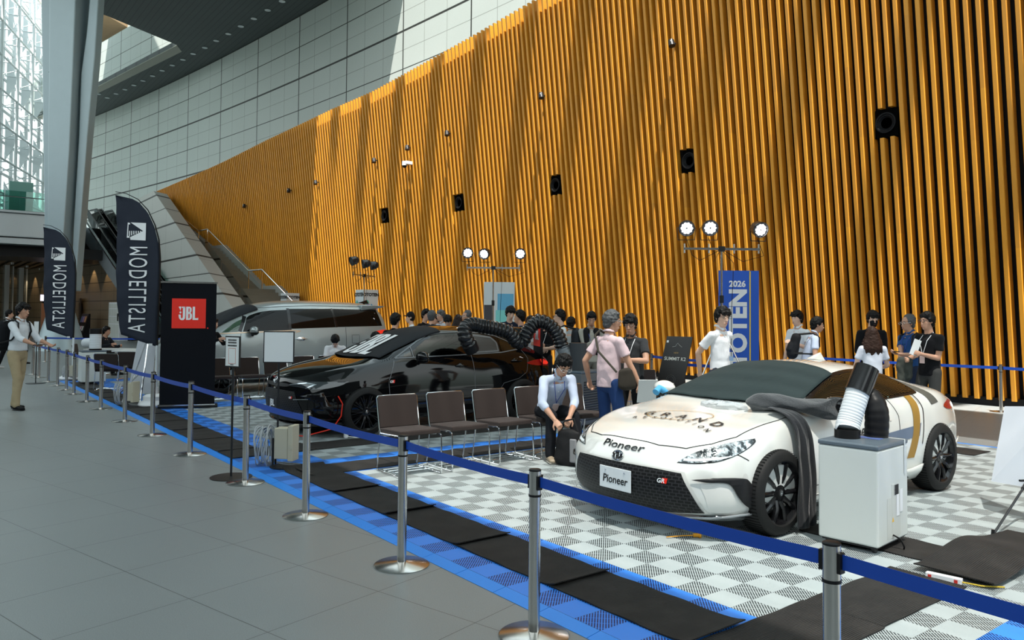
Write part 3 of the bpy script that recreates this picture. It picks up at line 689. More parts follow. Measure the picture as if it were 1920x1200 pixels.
# ================================================================ chairs
M_BROWN = mat('brown woven upholstery', (.040, .029, .026), .8, 0, .25, 300, .25, 500, spec=.15, sheen=.08)
def chair(label, loc, rz, group):
    """front faces local +x, width along y; origin at floor centre"""
    r = root('stacking_chair', label, 'chair', loc, rz, group)
    w = .235
    def cushion(c, d, M):
        m = MB(); m.box(c, d, M=M); bmesh.ops.subdivide_edges(m.b, edges=m.b.edges, cuts=5, use_grid_fill=True)
        cc = Vector(c); Mi = M.inverted()
        for v in m.b.verts:
            q = Mi @ (v.co-cc); fx, fy = 1-abs(q.x/(d[0]/2))**4, 1-abs(q.y/(d[1]/2))**4
            if abs(q.z) > d[2]*.49: q.z += math.copysign(.010*fx*fy, q.z)
            v.co = M @ q+cc
        return m
    o = cushion((.02, 0, .425), (.44, .46, .05), Matrix.Rotation(-.035, 3, 'Y')).obj('seat', M_BROWN, r, bevel=.014)
    o = cushion((-.245, 0, .60), (.045, .45, .32), Matrix.Rotation(-.17, 3, 'Y')).obj('backrest', M_BROWN, r, bevel=.012)
    m = MB()
    for s in (-1, 1):
        y = s*w
        m.tube([(-.17, y, .395), (.20, y, .41), (.235, y, .395), (.245, y, .36), (.26, y, .03), (.255, y, .012), (.23, y, .008), (-.20, y, .008), (-.235, y, .014), (-.245, y, .04), (-.19, y, .38), (-.205, y, .43)], .0075, 8)
    for xx in (.12, -.12): m.tube([(xx, -w, .40), (xx, w, .405)], .0075, 8)
    for xx in (.12, -.1):
        for s in (-1, 1): m.tube([(xx, s*w, .008), (xx, s*w-s*.02, .02)], .010, 6)
    m.obj('sled_frame', M_CHROME, r)
    m = MB(); m.tube([(-.175, -w, .40), (-.205, -w, .44), (-.272, -w, .74), (-.279, -w+.02, .762), (-.28, w-.02, .762), (-.272, w, .74), (-.205, w, .44), (-.175, w, .40)], .0085, 8); m.obj('back_frame', M_CHROME, r)
    m = MB()
    for xx in (.10, 0, -.1): m.tube([(xx, -w, .035), (xx, w, .035)], .004, 6)
    m.tube([(.12, -w, .045), (-.12, w, .045)], .003, 6)
    m.obj('linking_rod', M_CHROME, r)
    return r
CH = ['nearest the camera in the row beside the white car', 'second in the row beside the white car', 'third in the row, just left of the seated man', 'under the seated man in the pale blue shirt', 'last in the row, right of the seated man']
for i in range(5):
    chair('brown upholstered chair with chrome frame, '+CH[i], (-6.95, 4.035+.6*i, .019), .04*((i*7) % 3-1)*.4, 'brown chairs in the row by the white car')
CV = ['nearest the black banner', 'behind the small text sign', 'behind the blank white sign', 'beside the black car nose', 'behind the black car bonnet']
for i in range(5):
    chair('brown chair with chrome frame in front of the silver van, '+CV[i], (-14.68, 4.50+.565*i, .019), 0, 'chairs in front of the silver van')
chair('brown chair seen beyond the white car bonnet near the black poster', (-8.3, 9.15, .019), -.3, None)
chair('brown chair at the left desk, back to the aisle beside the easel board', (-17.9, 3.25, .019), 2.6, 'chairs at the left desks')
chair('brown chair at the left desk half behind the easel board', (-18.5, 3.8, .019), 2.6, 'chairs at the left desks')
chair('brown chair beyond the left desk tops', (-21.8, 5.0, 0), -1.2, 'chairs at the left desks')
chair('brown chair at the end of the desk beside the small sign pole', (-23.9, 3.7, 0), 1.2, 'chairs at the left desks')
chair('brown chair under the person in the dark suit', (-22.8, 3.9, 0), -.7, 'chairs at the left desks')
chair('brown chair behind the white desk, second beyond the desk tops', (-23.0, 5.6, 0), -1.2, 'chairs at the left desks')
# ================================================================ portable coolers
M_COOL = mat('pale grey cooler casing', (.60, .63, .61), .38); M_COOLD = mat('slate grey cooler top', (.10, .13, .16), .35)
M_DUCT = mat('white fabric duct', (.66, .70, .73), .6)
def duct(m, pts, r, ridge=.03, pitch=.04, n=16):
    P = [Vector(p) for p in pts]; out_ = []
    L = [0]
    for a, b in zip(P, P[1:]): L.append(L[-1]+(b-a).length)
    N = int(L[-1]/pitch*4)
    def at(s):
        for i in range(len(P)-1):
            if s <= L[i+1] or i == len(P)-2:
                t_ = (s-L[i])/(L[i+1]-L[i]); p0 = P[max(i-1, 0)]; p1 = P[i]; p2 = P[i+1]; p3 = P[min(i+2, len(P)-1)]
                return .5*((2*p1)+(-p0+p2)*t_+(2*p0-5*p1+4*p2-p3)*t_*t_+(-p0+3*p1-3*p2+p3)*t_**3)
    pts2 = [at(L[-1]*i/N) for i in range(N+1)]
    rs = [r*(1-ridge*(1-abs(math.cos(math.pi*i/4)))) for i in range(N+1)]
    m.tube(pts2, rs, n); return m
def cooler(loc, rz, label, dims, cas, top, big=True):
    r = root('portable_cooler', label, 'cooler', loc, rz); w, d, h = dims
    m = MB(); m.bb((-w/2, -d/2, .05), (w/2, d/2, h-.035)); m.obj('body', cas, r, bevel=.012, smooth=False)
    m = MB(); m.bb((-w/2-.003, -d/2-.003, h-.034), (w/2+.003, d/2+.003, h)); m.obj('top_cover', top, r, bevel=.01, smooth=False)
    m = MB()
    for i in (-1, 1):
        for j in (-1, 1): m.tube([(i*(w/2-.05)-.012, j*(d/2-.06), .027), (i*(w/2-.05)+.012, j*(d/2-.06), .027)], .026, 14)
    m.obj('castors', M_BLKM, r); m = MB(); m.bb((-w/2+.02, -d/2+.02, .035), (w/2-.02, d/2-.02, .05)); m.obj('underframe', M_BLKM, r, smooth=False)
    return r
zt = .019
c1 = cooler((-2.9, 5.44, zt), .09, 'pale grey boxy portable cooler with slanting white duct beside the white car', (.42, .52, .74), M_COOL, M_COOLD)
m = MB(); m.bb((.2105, .00, .37), (.2125, .085, .44)); m.obj('control_recess', M_BLK, c1, smooth=False)
m = MB(); m.bb((.2105, -.03, .08), (.2125, .02, .45)); m.bb((.2105, -.11, .08), (.2112, .12, .36)); m.obj('service_panel', mat('cooler service panel', (.56, .58, .55), .45), c1, smooth=False)
m = MB(); m.bb((.2125, .045, .22), (.2135, .095, .37)); m.bb((.2125, .105, .24), (.2135, .155, .40)); m.obj('instruction_label', M_WHT, c1, smooth=False)
m = MB(); m.add([(.2135, -.035, .19), (.2135, .0, .19), (.2135, -.0175, .225)], [(0, 1, 2)]); m.obj('warning_triangle', mat('yellow warning print', (.8, .45, .02), .5), c1, smooth=False, fix=False)
m = MB(); m.bb((-.09, .03, .7405), (.1, .12, .7425)); m.obj('blue_print_label', mat('blue printed label', (.12, .18, .45), .5, 0, .5, 300), c1, smooth=False)
m = MB(); m.bb((.2135, .185, .50), (.2155, .205, .74)); m.bb((.0, .185, .7405), (.214, .205, .7425)); m.obj('tape', mat('translucent tape', (.62, .66, .68), .3), c1, smooth=False)
m = MB(); m.tube([(-.10, -.03, .735), (-.10, -.03, .80)], .088, 28); m.obj('duct_collar', M_BLK, c1)
m = MB(); duct(m, [(-.10, -.03, .80), (-.10, -.01, .84), (-.07, .11, 1.10)], .084, .035, .02, 28); m.obj('duct', M_DUCT, c1)
m = MB(); m.tube([(-.075, .085, 1.06), (-.045, .185, 1.24)], [.09, .087], 28); m.obj('duct_end_band', mat('gloss black plastic', (.012, .012, .013), .12), c1)
m = MB(); duct(m, [(.02, .18, .74), (.02, .19, .92), (-.05, .22, 1.02), (-.16, .24, 1.0)], .085, .04, .045, 18); m.obj('black_hose', M_BLK, c1)
m = MB(); m.tube([(.213, -.02, .1), (.26, -.01, .08), (.28, 0, .03), (.27, .02, .005)], .006, 8); m.obj('power_cord', M_BLK, c1)
M_GCOOL = mat('mid grey cooler casing', (.12, .13, .14), .4)
c2 = cooler((-8.45, 7.8, zt), .25, 'dark grey portable cooler with louvred front standing behind the seated man', (.42, .62, .82), M_GCOOL, M_COOLD)
m = MB()
for k in range(16): m.box((.213, 0, .12+k*.036), (.012, .48, .02), M=Matrix.Rotation(.5, 3, 'Y'))
m.obj('louvres', mat('dark louvres', (.05, .055, .06), .5), c2, smooth=False)
m = MB(); m.box((.216, .22, .74), (.008, .02, .03)); m.obj('orange_switch', mat('orange switch', (.9, .15, .03), .5), c2, smooth=False)
m = MB(); m.tube([(0, -.08, .8), (0, -.08, 1.22)], .13, 24); m.obj('outlet_collar', mat('dark grey hose', (.055, .06, .065), .4), c2)
m = MB(); duct(m, [Wd(1090, 694, 11.45), Wd(1078, 682, 11.4), Wd(1064, 666, 11.4), Wd(1053, 650, 11.4)], .10, .05, .04, 20); m.obj('outlet_spout', mat('light grey spout', (.20, .22, .23), .35), c2, world=True)
hose = root('flexible_hose', 'long glossy black corrugated hose looping from the grey cooler over the black car roof', 'hose', (-9.0, 6.9, 1.3))
hp = [Wd(1054, 652, 11.4), Wd(1046, 628, 11.4), Wd(1028, 608, 11.4), Wd(1008, 604, 11.4), Wd(992, 618, 11.4), Wd(980, 640, 11.4), Wd(968, 640, 11.35), Wd(954, 624, 11.3), Wd(930, 616, 11.25), Wd(905, 612, 11.2), Wd(886, 608, 11.1), Wd(873, 614, 11.0), Wd(872, 630, 10.95), Wd(880, 646, 11.0)]
m = MB(); duct(m, hp, .108, .16, .055, 20); m.obj('corrugated_tube', mat('glossy black vinyl hose', (.014, .014, .015), .22), hose, world=True)
p_ = hp[-1]; m = MB(); m.tube([p_, p_+(p_-hp[-2]).normalized()*.12], [.112, .10], 20); m.obj('hose_mouth', M_BLK, hose, world=True)
c3 = cooler((-19.75, 2.98+.22, .019), .0, 'white portable cooler with upright duct at the left desks', (.44, .5, .75), mat('white cooler casing', (.62, .66, .64), .4), M_COOLD)
m = MB(); m.tube([(-.02, .06, .74), (-.02, .06, .79)], .13, 24); m.obj('collar', M_BLK, c3)
m = MB(); duct(m, [(-.02, .06, .79), (-.02, .06, 1.12)], .125, .05, .03, 24); m.obj('duct', M_DUCT, c3)
m = MB(); m.tube([(-.02, .06, 1.12), (-.02, .06, 1.24)], .128, 24); m.obj('duct_cap', M_BLK, c3)
m = MB(); m.tube([(-.2, .0, .74), (-.2, .0, 1.06)], .02, 10); m.obj('white_rod', M_WHT, c3)
# spare white duct lying on the desk
d0 = Wd(160, 643, 20.2); d1 = Wd(181, 642, 20.0)
rt = root('duct_piece', 'short white duct with black mouth lying on the left desk', 'duct', (d0.x, d0.y, d0.z-.12))
m = MB(); m.tube([d0, d1], .12, 20); m.obj('tube', M_DUCT, rt, world=True); m = MB(); m.tube([d1, d1+(d1-d0)*.3], .11, 16); m.obj('mouth', M_BLK, rt, world=True)
# ================================================================ desks at the left
def desk(c, rz, label, L=1.5, wd=.6):
    r = root('folding_desk', label, 'desk', c, rz)
    m = MB(); m.bb((-L/2, -wd/2, .69), (L/2, wd/2, .72)); m.obj('tabletop', mat('pale desk top', (.60, .60, .58), .4), r, smooth=False, bevel=.006)
    for sx_ in (-1, 1):
        m = MB(); x = sx_*(L/2-.12); m.tube([(x, -.2, .69), (x, -.2, .05)], .016, 8); m.tube([(x, .2, .69), (x, .2, .05)], .016, 8); m.tube([(x, -.28, .03), (x, .28, .03)], .018, 8); m.obj('leg', M_CHROME, r)
    return r
desk((-20.3, 4.5, 0), .9, 'white topped desk behind the white cooler, nearer one'); desk((-21.6, 4.1, 0), .9, 'white topped desk with a duct on it, farther one')
# ================================================================ signs and banners
M_PAPER = mat('printed paper', (.70, .72, .72), .5); M_INK = mat('black print', (.02, .02, .02), .5)
def polesign(loc, zc, hgt, wid, rz, label, post_r=.011, baser=.2, base_m=None, z0=0.):
    r = root('sign_stand', label, 'sign', loc, rz)
    m = MB(); m.lathe([(0, 0), (baser, 0), (baser, .008), (.03, .014), (0, .014)], n=40); m.obj('base_plate', base_m or M_BLKM, r)
    m = MB(); m.tube([(0, 0, .012), (0, 0, zc-hgt/2)], post_r, 12); m.obj('pole', M_BLKM, r)
    m = MB(); m.box((0, -.006, zc), (wid+.024, .014, hgt+.024)); m.obj('frame', M_BLKM, r, smooth=False)
    m = MB(); m.box((0, -.0145, zc), (wid, .003, hgt)); m.obj('sheet', M_PAPER, r, smooth=False)
    return r
s1 = polesign((-7.82, 2.52, 0), 1.245, .285, .20, .34, 'slim black sign stand with a small white printed notice by the blue edge', baser=.2)
m = MB()
for k, (z, w) in enumerate(((1.36, .13), (1.335, .13), (1.305, .14))):
    for j in range(7): m.box((-w/2+w*(j+.5)/7, -.0165, z), (w/9, .001, .016))
m.box((0, -.0165, 1.115), (.05, .001, .008)); m.obj('printed_text', M_INK, s1, smooth=False)
m = MB()
for x0, z0, x1, z1 in ((-.055, 1.125, -.051, 1.28), (.051, 1.125, .055, 1.28), (-.055, 1.125, .055, 1.129), (-.055, 1.276, .055, 1.28)): m.bb((x0, -.0168, z0), (x1, -.016, z1))
m.obj('red_printed_frame', mat('red brown print', (.45, .08, .03), .5), s1, smooth=False)
s2 = polesign((-8.72, 3.33, .019), 1.225, .34, .33, .92, 'black sign stand with a blank white sheet in front of the black car', baser=.14)
s3 = polesign((-20.6, 2.2, 0), 1.2, .42, .22, .3, 'thin sign stand behind the hand of the walking man', baser=.2)
# black roll-up banner with red square
jb0, jb1 = Vector((-13.92, 3.27, 0)), Vector((-13.64, 4.09, 0)); jd = (jb1-jb0).normalized(); jn = Vector((jd.y, -jd.x, 0))
rt = root('roll_up_banner', 'tall black roll up banner with a red square logo', 'banner', jb0.lerp(jb1, .5)+Vector((0, 0, .019)))
M_BLKF = mat('black banner print', (.004, .005, .008), .7, spec=.15); M_RED = mat('red print', (.83, .022, .008), .5)
jw = (jb1-jb0).length
m = MB(); m.add([jb0+Vector((0, 0, .08)), jb1+Vector((0, 0, .08)), jb1+Vector((0, 0, 2.14)), jb0+Vector((0, 0, 2.14))]+[v-jn*.004 for v in (jb0+Vector((0, 0, .08)), jb1+Vector((0, 0, .08)), jb1+Vector((0, 0, 2.14)), jb0+Vector((0, 0, 2.14)))], [(0, 1, 2, 3), (7, 6, 5, 4), (0, 4, 5, 1), (3, 2, 6, 7), (0, 3, 7, 4), (1, 5, 6, 2)]); m.obj('panel', M_BLKF, rt, world=True, smooth=False)
m = MB(); m.box(jb0.lerp(jb1, .5)+Vector((0, 0, 2.15)), (jw+.03, .03, .03), rz=math.atan2(jd.y, jd.x)); m.obj('top_rail', M_SS, rt, world=True, smooth=False)
m = MB(); m.tube([jb0+Vector((0, 0, .055))-jd*.02, jb1+Vector((0, 0, .055))+jd*.05], .035, 14); m.obj('base_roller', M_BLKM, rt, world=True)
m = MB(); m.box(jb0.lerp(jb1, .5)+Vector((0, 0, .075))+jn*.02, (jw+.02, .03, .015), rz=math.atan2(jd.y, jd.x)); m.obj('bottom_strip', M_CHROME, rt, world=True, smooth=False)
def jpt(u, z, o=.004): return jb0+jd*u+jn*o+Vector((0, 0, z))
ru0, ru1, rz0, rz1 = .165, .70, 1.37, 1.875
m = MB(); m.add([jpt(ru0, rz0), jpt(ru1, rz0), jpt(ru1, rz1), jpt(ru0, rz1), jpt(ru0, rz0, .001), jpt(ru1, rz0, .001), jpt(ru1, rz1, .001), jpt(ru0, rz1, .001)], [(0, 1, 2, 3), (0, 4, 5, 1), (3, 2, 6, 7), (0, 3, 7, 4), (1, 5, 6, 2)]); m.obj('red_square', M_RED, rt, world=True, smooth=False)
M_WP = mat('white print', (.82, .83, .84), .5)
def jbl_mesh():
    """heavy condensed letters in a unit box about the origin, x right, y up; height 1, width about 1.35"""
    m = MB()
    def ext(poly): 
        n = len(poly); m.add([(x, y, .0) for x, y in poly], [tuple(range(n))])
    def strip(pts, w0):
        L = []; R = []
        for i, p in enumerate(pts):
            a = Vector(pts[max(i-1, 0)]); b = Vector(pts[min(i+1, len(pts)-1)]); d = (b-a).normalized(); nn = Vector((-d.y, d.x))
            w = w0[i] if isinstance(w0, list) else w0
            L.append(Vector(p)+nn*w/2); R.append(Vector(p)-nn*w/2)
        for i in range(len(pts)-1): ext([L[i], L[i+1], R[i+1], R[i]])
    # J
    ext([(-.42, .5), (-.14, .5), (-.14, .40), (-.42, .40)])
    ext([(-.33, .5), (-.14, .5), (-.14, -.25), (-.33, -.25)])
    strip([(-.235, -.25), (-.25, -.36), (-.31, -.43), (-.40, -.45), (-.49, -.42), (-.54, -.34), (-.56, -.2), (-.56, -.1)], [.19, .19, .18, .14, .13, .15, .17, .17])
    # dot and wedge
    m.add([(-.515+.075*math.cos(k*math.pi/8), .06+.085*math.sin(k*math.pi/8), 0) for k in range(16)], [tuple(range(16))])
    ext([(-.66, .5), (-.46, .5), (-.50, .25), (-.52, .18), (-.54, .25)])
    # B
    ext([(-.08, .5), (.10, .5), (.10, -.5), (-.08, -.5)])
    strip([(.10, .44), (.2, .43), (.255, .37), (.26, .27), (.25, .14), (.2, .06), (.10, .05)], [.12, .13, .16, .17, .16, .13, .12])
    strip([(.10, .02), (.22, .0), (.275, -.08), (.285, -.22), (.27, -.36), (.2, -.43), (.10, -.44)], [.12, .13, .17, .18, .17, .13, .12])
    # L
    ext([(.42, .5), (.60, .5), (.60, -.40), (.42, -.40)])
    ext([(.42, -.36), (.42, -.5), (.86, -.5), (.86, -.32), (.80, -.36)])
    return m
def place_flat(mb, M, name, material, parent, th=.002):
    for v in mb.b.verts: v.co = M @ v.co
    return mb.obj(name, material, parent, world=True, smooth=False, fix=False)
Mj = frame(jpt(.405, 1.625, .0065), jd, (0, 0, 1)) @ Matrix.Diagonal((.205, .225, 1, 1))
place_flat(jbl_mesh(), Mj, 'logo_lettering', M_WP, rt)
m = MB(); m.add([jpt(.735+.012*math.cos(k*math.pi/6), 1.375+.012*math.sin(k*math.pi/6), .005) for k in range(12)], [tuple(range(12))]); m.obj('registered_mark', M_RED, rt, world=True, smooth=False, fix=False)
# feather flags (seen from the back, so the lettering reads mirrored)
M_FLAG = mat('dark navy flag cloth', (.028, .034, .050), .75, 0, .2, 8, .15, 12)
def flag(name, lab, dep, poly_scale, tr, zs, base_z=.019):
    """tr = pixel of pole top right reference; built on an upright plane square to the sight line"""
    x0, y0, k = tr                         # photo point of the pole at the flag's lower right, scale factor
    O = Wd(x0, y0, dep); rdir = rh; ppm = dep/FPX
    def P(dx, dy, o=0.): return O+rdir*(dx*k*ppm)+Vector((0, 0, -dy*k*ppm))+fh*o
    base = Vector((O.x, O.y, base_z)); r = root('feather_flag', lab, 'flag', base)
    # outline relative to lower right corner of the cloth, pixels at the big flag's scale, y down
    left = [(-84, -285), (-82, -240), (-80, -190), (-78, -140), (-75, -90), (-72, -45), (-68, -22)]
    right = [(-84, -285), (-62, -283), (-40, -272), (-22, -252), (-9, -225), (-1, -195), (2, -160), (2, -120), (1, -80), (0, -40), (0, 0)]
    def rx(y): return np.interp(y, [q[1] for q in right], [q[0] for q in right])
    def lx(y): return np.interp(y, [q[1] for q in left], [q[0] for q in left])
    m = MB(); nu, nv = 14, 40
    def F(u, v):
        yl = -285+(285-22)*v; yr = -285+285*v
        y = yl*(1-u)+yr*u
        xl, xr = lx(y), rx(y) if y < 0 else 0
        xr = float(rx(min(y, 0)))
        x = xl+(xr-xl)*u if v > .0 else -84
        if v == 0: y = -285; x = -84
        wob = .03*math.sin(u*5+v*7)*(1-u)+.012*math.sin(v*31+u*9)*(1-u)
        return P(x, y, wob)
    m.grid(F, nu, nv); o = m.obj('flag_cloth', M_FLAG, r, world=True); so_ = o.modifiers.new('s', 'SOLIDIFY'); so_.thickness = .002
    def surf(x, y): 
        xl, xr = float(lx(y)), float(rx(y)); u = (x-xl)/(xr-xl); v = 1+y/285.
        return P(x, y, .03*math.sin(u*5+v*7)*(1-u)+.012*math.sin(v*31+u*9)*(1-u)-.018)
    m = MB(); pp = [(1, 0), (2, -60), (3, -120), (3, -165), (0, -200), (-8, -228), (-22, -256), (-41, -276), (-64, -287), (-84, -290)]
    m.tube([P(x, y-1) for x, y in pp], [.016]*4+[.014, .012, .01, .008, .007, .006], 8); m.obj('flag_pole', M_BLK, r, world=True)
    m = MB(); q = P(1, 0); m.tube([q+Vector((0, 0, .02)), Vector((q.x, q.y, .30))], .022, 12); m.obj('lower_pole', M_WHITEP, r, world=True)
    m = MB(); m.lathe([(0, 0), (.26, 0), (.28, .03), (.26, .07), (.20, .10), (.20, .17), (.14, .20), (.05, .21), (.04, .32), (0, .32)], base+Vector((0, 0, .0)), 32); m.obj('water_base', M_WHT, r, world=True)
    m = MB()
    def flat(pts): m.add([surf(x, y) for x, y in pts], [tuple(range(len(pts)))])
    # emblem: square with a wedge of bars
    flat([(-53, -233), (-24, -232), (-24, -217), (-29, -217)]); flat([(-29, -217), (-24, -217), (-24, -199), (-52, -200), (-53, -205)])
    flat([(-59, -231), (-57, -231), (-57, -205), (-59, -205)]); flat([(-59, -207), (-54, -207), (-54, -204), (-59, -204)]); flat([(-59, -233), (-54, -232), (-54, -229), (-59, -230)])
    for i in range(6):
        x = -55+i*4.1; hh = 10-i*1.55; flat([(x, -217), (x+2, -217), (x+2, -217+hh), (x, -217+hh)])
    m.obj('emblem', M_WP, r, world=True, smooth=False, fix=False)
    # letters, mirrored and turned to run down the flag
    me = text_mesh('MODELLISTA', size=1, bold=.0, sx=1, spacing=1.18)
    bmt = bmesh.new(); bmt.from_mesh(me); D.meshes.remove(me)
    bmesh.ops.subdivide_edges(bmt, edges=[e for e in bmt.edges if e.calc_length() > .3], cuts=2)
    xs = [v.co.x for v in bmt.verts]; ys = [v.co.y for v in bmt.verts]; xa, xb, ya, yb_ = min(xs), max(xs), min(ys), max(ys)
    for v in bmt.verts:
        s_ = (v.co.x-xa)/(xb-xa); t_ = (v.co.y-ya)/(yb_-ya)       # s along word, t up
        v.co = surf(-20-33*t_-1.5*s_, -187+161*s_)
    mt = MB(); mt.b.free(); mt.b = bmt; mt.obj('lettering', M_WP, r, world=True, smooth=False, fix=False)
    m = MB(); m.add([surf(-14, -6), surf(-7, -6), surf(-7, -2), surf(-14, -2)], [(0, 1, 2, 3)]); m.obj('care_label', M_PAPER, r, world=True, smooth=False, fix=False)
flag('a', 'large dark feather flag with mirrored white lettering beside the black banner', 13.45, 1, (293.5, 650, 1.0), 1)
flag('b', 'smaller dark feather flag with mirrored white lettering at the far left', 18.6, .726, (137, 635, .735), 1)
# easel with grey board seen from the back (left)
rt = root('easel_board', 'white easel board leaning on chrome legs left of the black banner', 'easel', (-15.0, 3.2, .019))
bp = [Wd(258, 640, 14.6), Wd(291, 640, 14.0), Wd(276, 735, 13.7), Wd(236, 735, 14.3)]
bp = [Wd(259, 636, 14.9), Wd(293, 640, 14.3), Wd(283, 737, 14.0), Wd(239, 737, 14.6)]
m = MB(); m.add(bp+[p+fh*.012 for p in bp], [(0, 1, 2, 3), (7, 6, 5, 4), (0, 4, 5, 1), (1, 5, 6, 2), (2, 6, 7, 3), (3, 7, 4, 0)]); m.obj('board', mat('grey white board', (.40, .42, .46), .5), rt, world=True, smooth=False)
m = MB()
for (p, q, r_, s_) in (((275, 640, 14.25), (239, 741, 14.3), .012, 0), ((278, 640, 14.2), (262, 775, 13.6), .014, 0), ((262, 700, 13.9), (220, 757, 15.0), .01, 0)):
    a, b = Wd(*p), Wd(*q); b.z = max(b.z, .02); m.tube([a, b], r_, 8)
m.obj('easel_legs', M_CHROME, rt, world=True)
# right hand easel with white board
rt = root('easel_board', 'white easel board at the right edge of the picture on a black tripod', 'easel', (-2.2, 6.6, .019))
bp = [Wd(1886, 762, 6.75), Wd(1990, 763, 6.1), Wd(1990, 925, 5.9), Wd(1861, 903, 6.5)]
m = MB(); m.add(bp+[p+Vector((-.012, .006, 0)) for p in bp], [(0, 1, 2, 3), (7, 6, 5, 4), (0, 4, 5, 1), (1, 5, 6, 2), (2, 6, 7, 3), (3, 7, 4, 0)]); m.obj('board', mat('bright white board', (.70, .73, .80), .45), rt, world=True, smooth=False)
m = MB(); a = Wd(1935, 890, 6.2); b = G(1862, 1003, .03); m.tube([a, b], .009, 10); m.tube([b+Vector((0, 0, .04)), b+Vector((0, 0, -.01))], [.011, .016], 10); m.tube([a.lerp(b, .08), a.lerp(b, .25)], .014, 10)
m.tube([a, Vector((a.x+.5, a.y+.1, .02))], .009, 10); m.box(Wd(1920, 901, 6.2), (.08, .02, .015), rz=1.1); m.obj('tripod', M_BLKM, rt, world=True)
# blue banner, poster boxes, picture panel, speaker poster
def facing(center, w, h, label, name, cat, material, th=.02, extra=None, rot=None):
    r = root(name, label, cat, (center.x, center.y, 0), (math.atan2(rh.y, rh.x) if rot is None else rot))
    m = MB(); m.bb((-w/2, -th/2, .02), (w/2, th/2, h)); m.obj('panel', material, r, smooth=False)
    m = MB(); m.bb((-w*.4, -.22, 0), (w*.4, .22, .018)); m.obj('foot', M_BLKM, r, smooth=False); return r
M_BLUEB = mat('blue banner print', (.018, .105, .56), .5, 0, .1, 3); M_YEL = mat('yellow print', (.95, .62, .02), .5)
c = Wd(1385, 600, 15.4); r = facing(c, .80, 2.57, 'tall blue banner with vertical white lettering behind the light stand', 'banner', 'banner', M_BLUEB)
m = MB(); m.bb((.212, -.013, .05), (.235, -.010, 2.56)); m.obj('yellow_line', M_YEL, r, smooth=False)
text_obj('year_lettering', '2026', frame(Vector((-.03, -.014, 2.30)), (1, 0, 0), (0, 0, 1)), M_WP, r, size=.165, bold=.006, th=.002)
text_obj('word_lettering', 'OTOTEN', frame(Vector((.0, -.014, 1.24)), (0, 0, 1), (-1, 0, 0)), M_WP, r, size=.47, bold=.02, th=.002, spacing=1.0)
c = Wd(936, 560, 22.6); r = facing(c, .90, 2.62, 'pale picture panel with blue and grey shapes behind the middle light stand', 'picture_panel', 'poster', mat('pale poster print', (.60, .66, .68), .5))
m = MB(); m.bb((-.44, -.013, .1), (-.20, -.011, 1.95)); m.obj('dark_print_shape', mat('dark grey print', (.07, .07, .08), .5), r, smooth=False)
m = MB(); m.bb((-.05, -.014, 1.65), (.42, -.012, 2.28)); m.obj('blue_print_shape', mat('mid blue print', (.12, .40, .62), .5), r, smooth=False)
m = MB(); m.bb((-.1, -.016, .8), (.30, -.014, 1.8)); m.obj('turquoise_print_shape', mat('turquoise print', (.20, .62, .60), .5), r, smooth=False)
def posterbox(c, label):
    r = root('poster_column', label, 'poster', (c.x, c.y, 0), 0)
    m = MB(); m.bb((-.72, -.0, .0), (0, .62, 2.62)); m.obj('body', mat('white poster card', (.66, .70, .72), .5), r, smooth=False)
    for side in (0, 1):
        M0 = frame(Vector((-.36, -.012, 0)), (1, 0, 0), (0, 0, 1)) if side == 0 else frame(Vector((.012, .31, 0)), (0, 1, 0), (0, 0, 1))
        w = .7 if side == 0 else .6
        text_obj('lettering', 'OTOTEN', M0 @ Matrix.Translation((0, 2.42, 0)), M_INK, r, size=.17*w/.62, bold=.008, th=.002)
        rr = random.Random(5); cols = [(.1, .35, .6), (.65, .12, .25), (.15, .12, .3), (.35, .3, .6), (.1, .45, .35), (.55, .5, .45), (.05, .15, .5)]
        for q in range(9):
            m = MB(); x, y = rr.uniform(-.26, .22)*w/.6, rr.uniform(1.3, 2.15); a = rr.uniform(-1, 1)
            pts = [Vector((rr.uniform(.03, .10)*math.cos(t_), rr.uniform(.05, .16)*math.sin(t_), .001*q)) for t_ in np.linspace(0, 5.6, 7)]
            m.add([M0 @ (Vector((x, y, 0))+p) for p in pts], [tuple(range(7))]); m.obj('printed_shape', mat('poster colour %d' % (q % 7), cols[q % 7], .5), r, smooth=False, fix=False)
posterbox(Wd(682, 560, 30.2), 'white poster column with black lettering behind the unlit light stand')
posterbox(Wd(537, 565, 36.), 'white poster column with black lettering at the foot of the stairs')
kp = [Vector((-9.02, 10.35, 1.30)), Vector((-8.52, 10.42, 1.30)), Vector((-8.58, 10.12, .02)), Vector((-9.12, 10.05, .02))]
rt = root('poster_easel', 'black speaker poster on an easel behind the young man in white', 'poster', (-8.8, 10.2, 0))
kd = (kp[1]-kp[0]).normalized(); ku = (kp[0]-kp[3]).normalized(); kn = kd.cross(ku).normalized()
m = MB(); m.add(kp+[p-kn*.015 for p in kp], [(0, 1, 2, 3), (7, 6, 5, 4), (0, 4, 5, 1), (1, 5, 6, 2), (2, 6, 7, 3), (3, 7, 4, 0)]); m.obj('panel', mat('black poster print', (.010, .008, .007), .35), rt, world=True, smooth=False)
m = MB(); m.tube([kp[0].lerp(kp[1], .5)-kn*.03, Vector((-8.9, 10.75, .02))], .012, 8); m.obj('rear_leg', M_BLKM, rt, world=True)
Kf = lambda u, v: frame(kp[3].lerp(kp[2], u).lerp(kp[0].lerp(kp[1], u), v)+kn*.004, kd, ku)
M_CREAM = mat('cream print', (.72, .70, .62), .5); M_GOLD = mat('gold print', (.42, .26, .08), .5)
text_obj('model_lettering', 'SUMMIT K2', Kf(.5, .70), M_CREAM, rt, world=True, size=.085, bold=.001, th=.001)
text_obj('new_lettering', 'NEW', Kf(.5, .78), M_GOLD, rt, world=True, size=.04, th=.001)
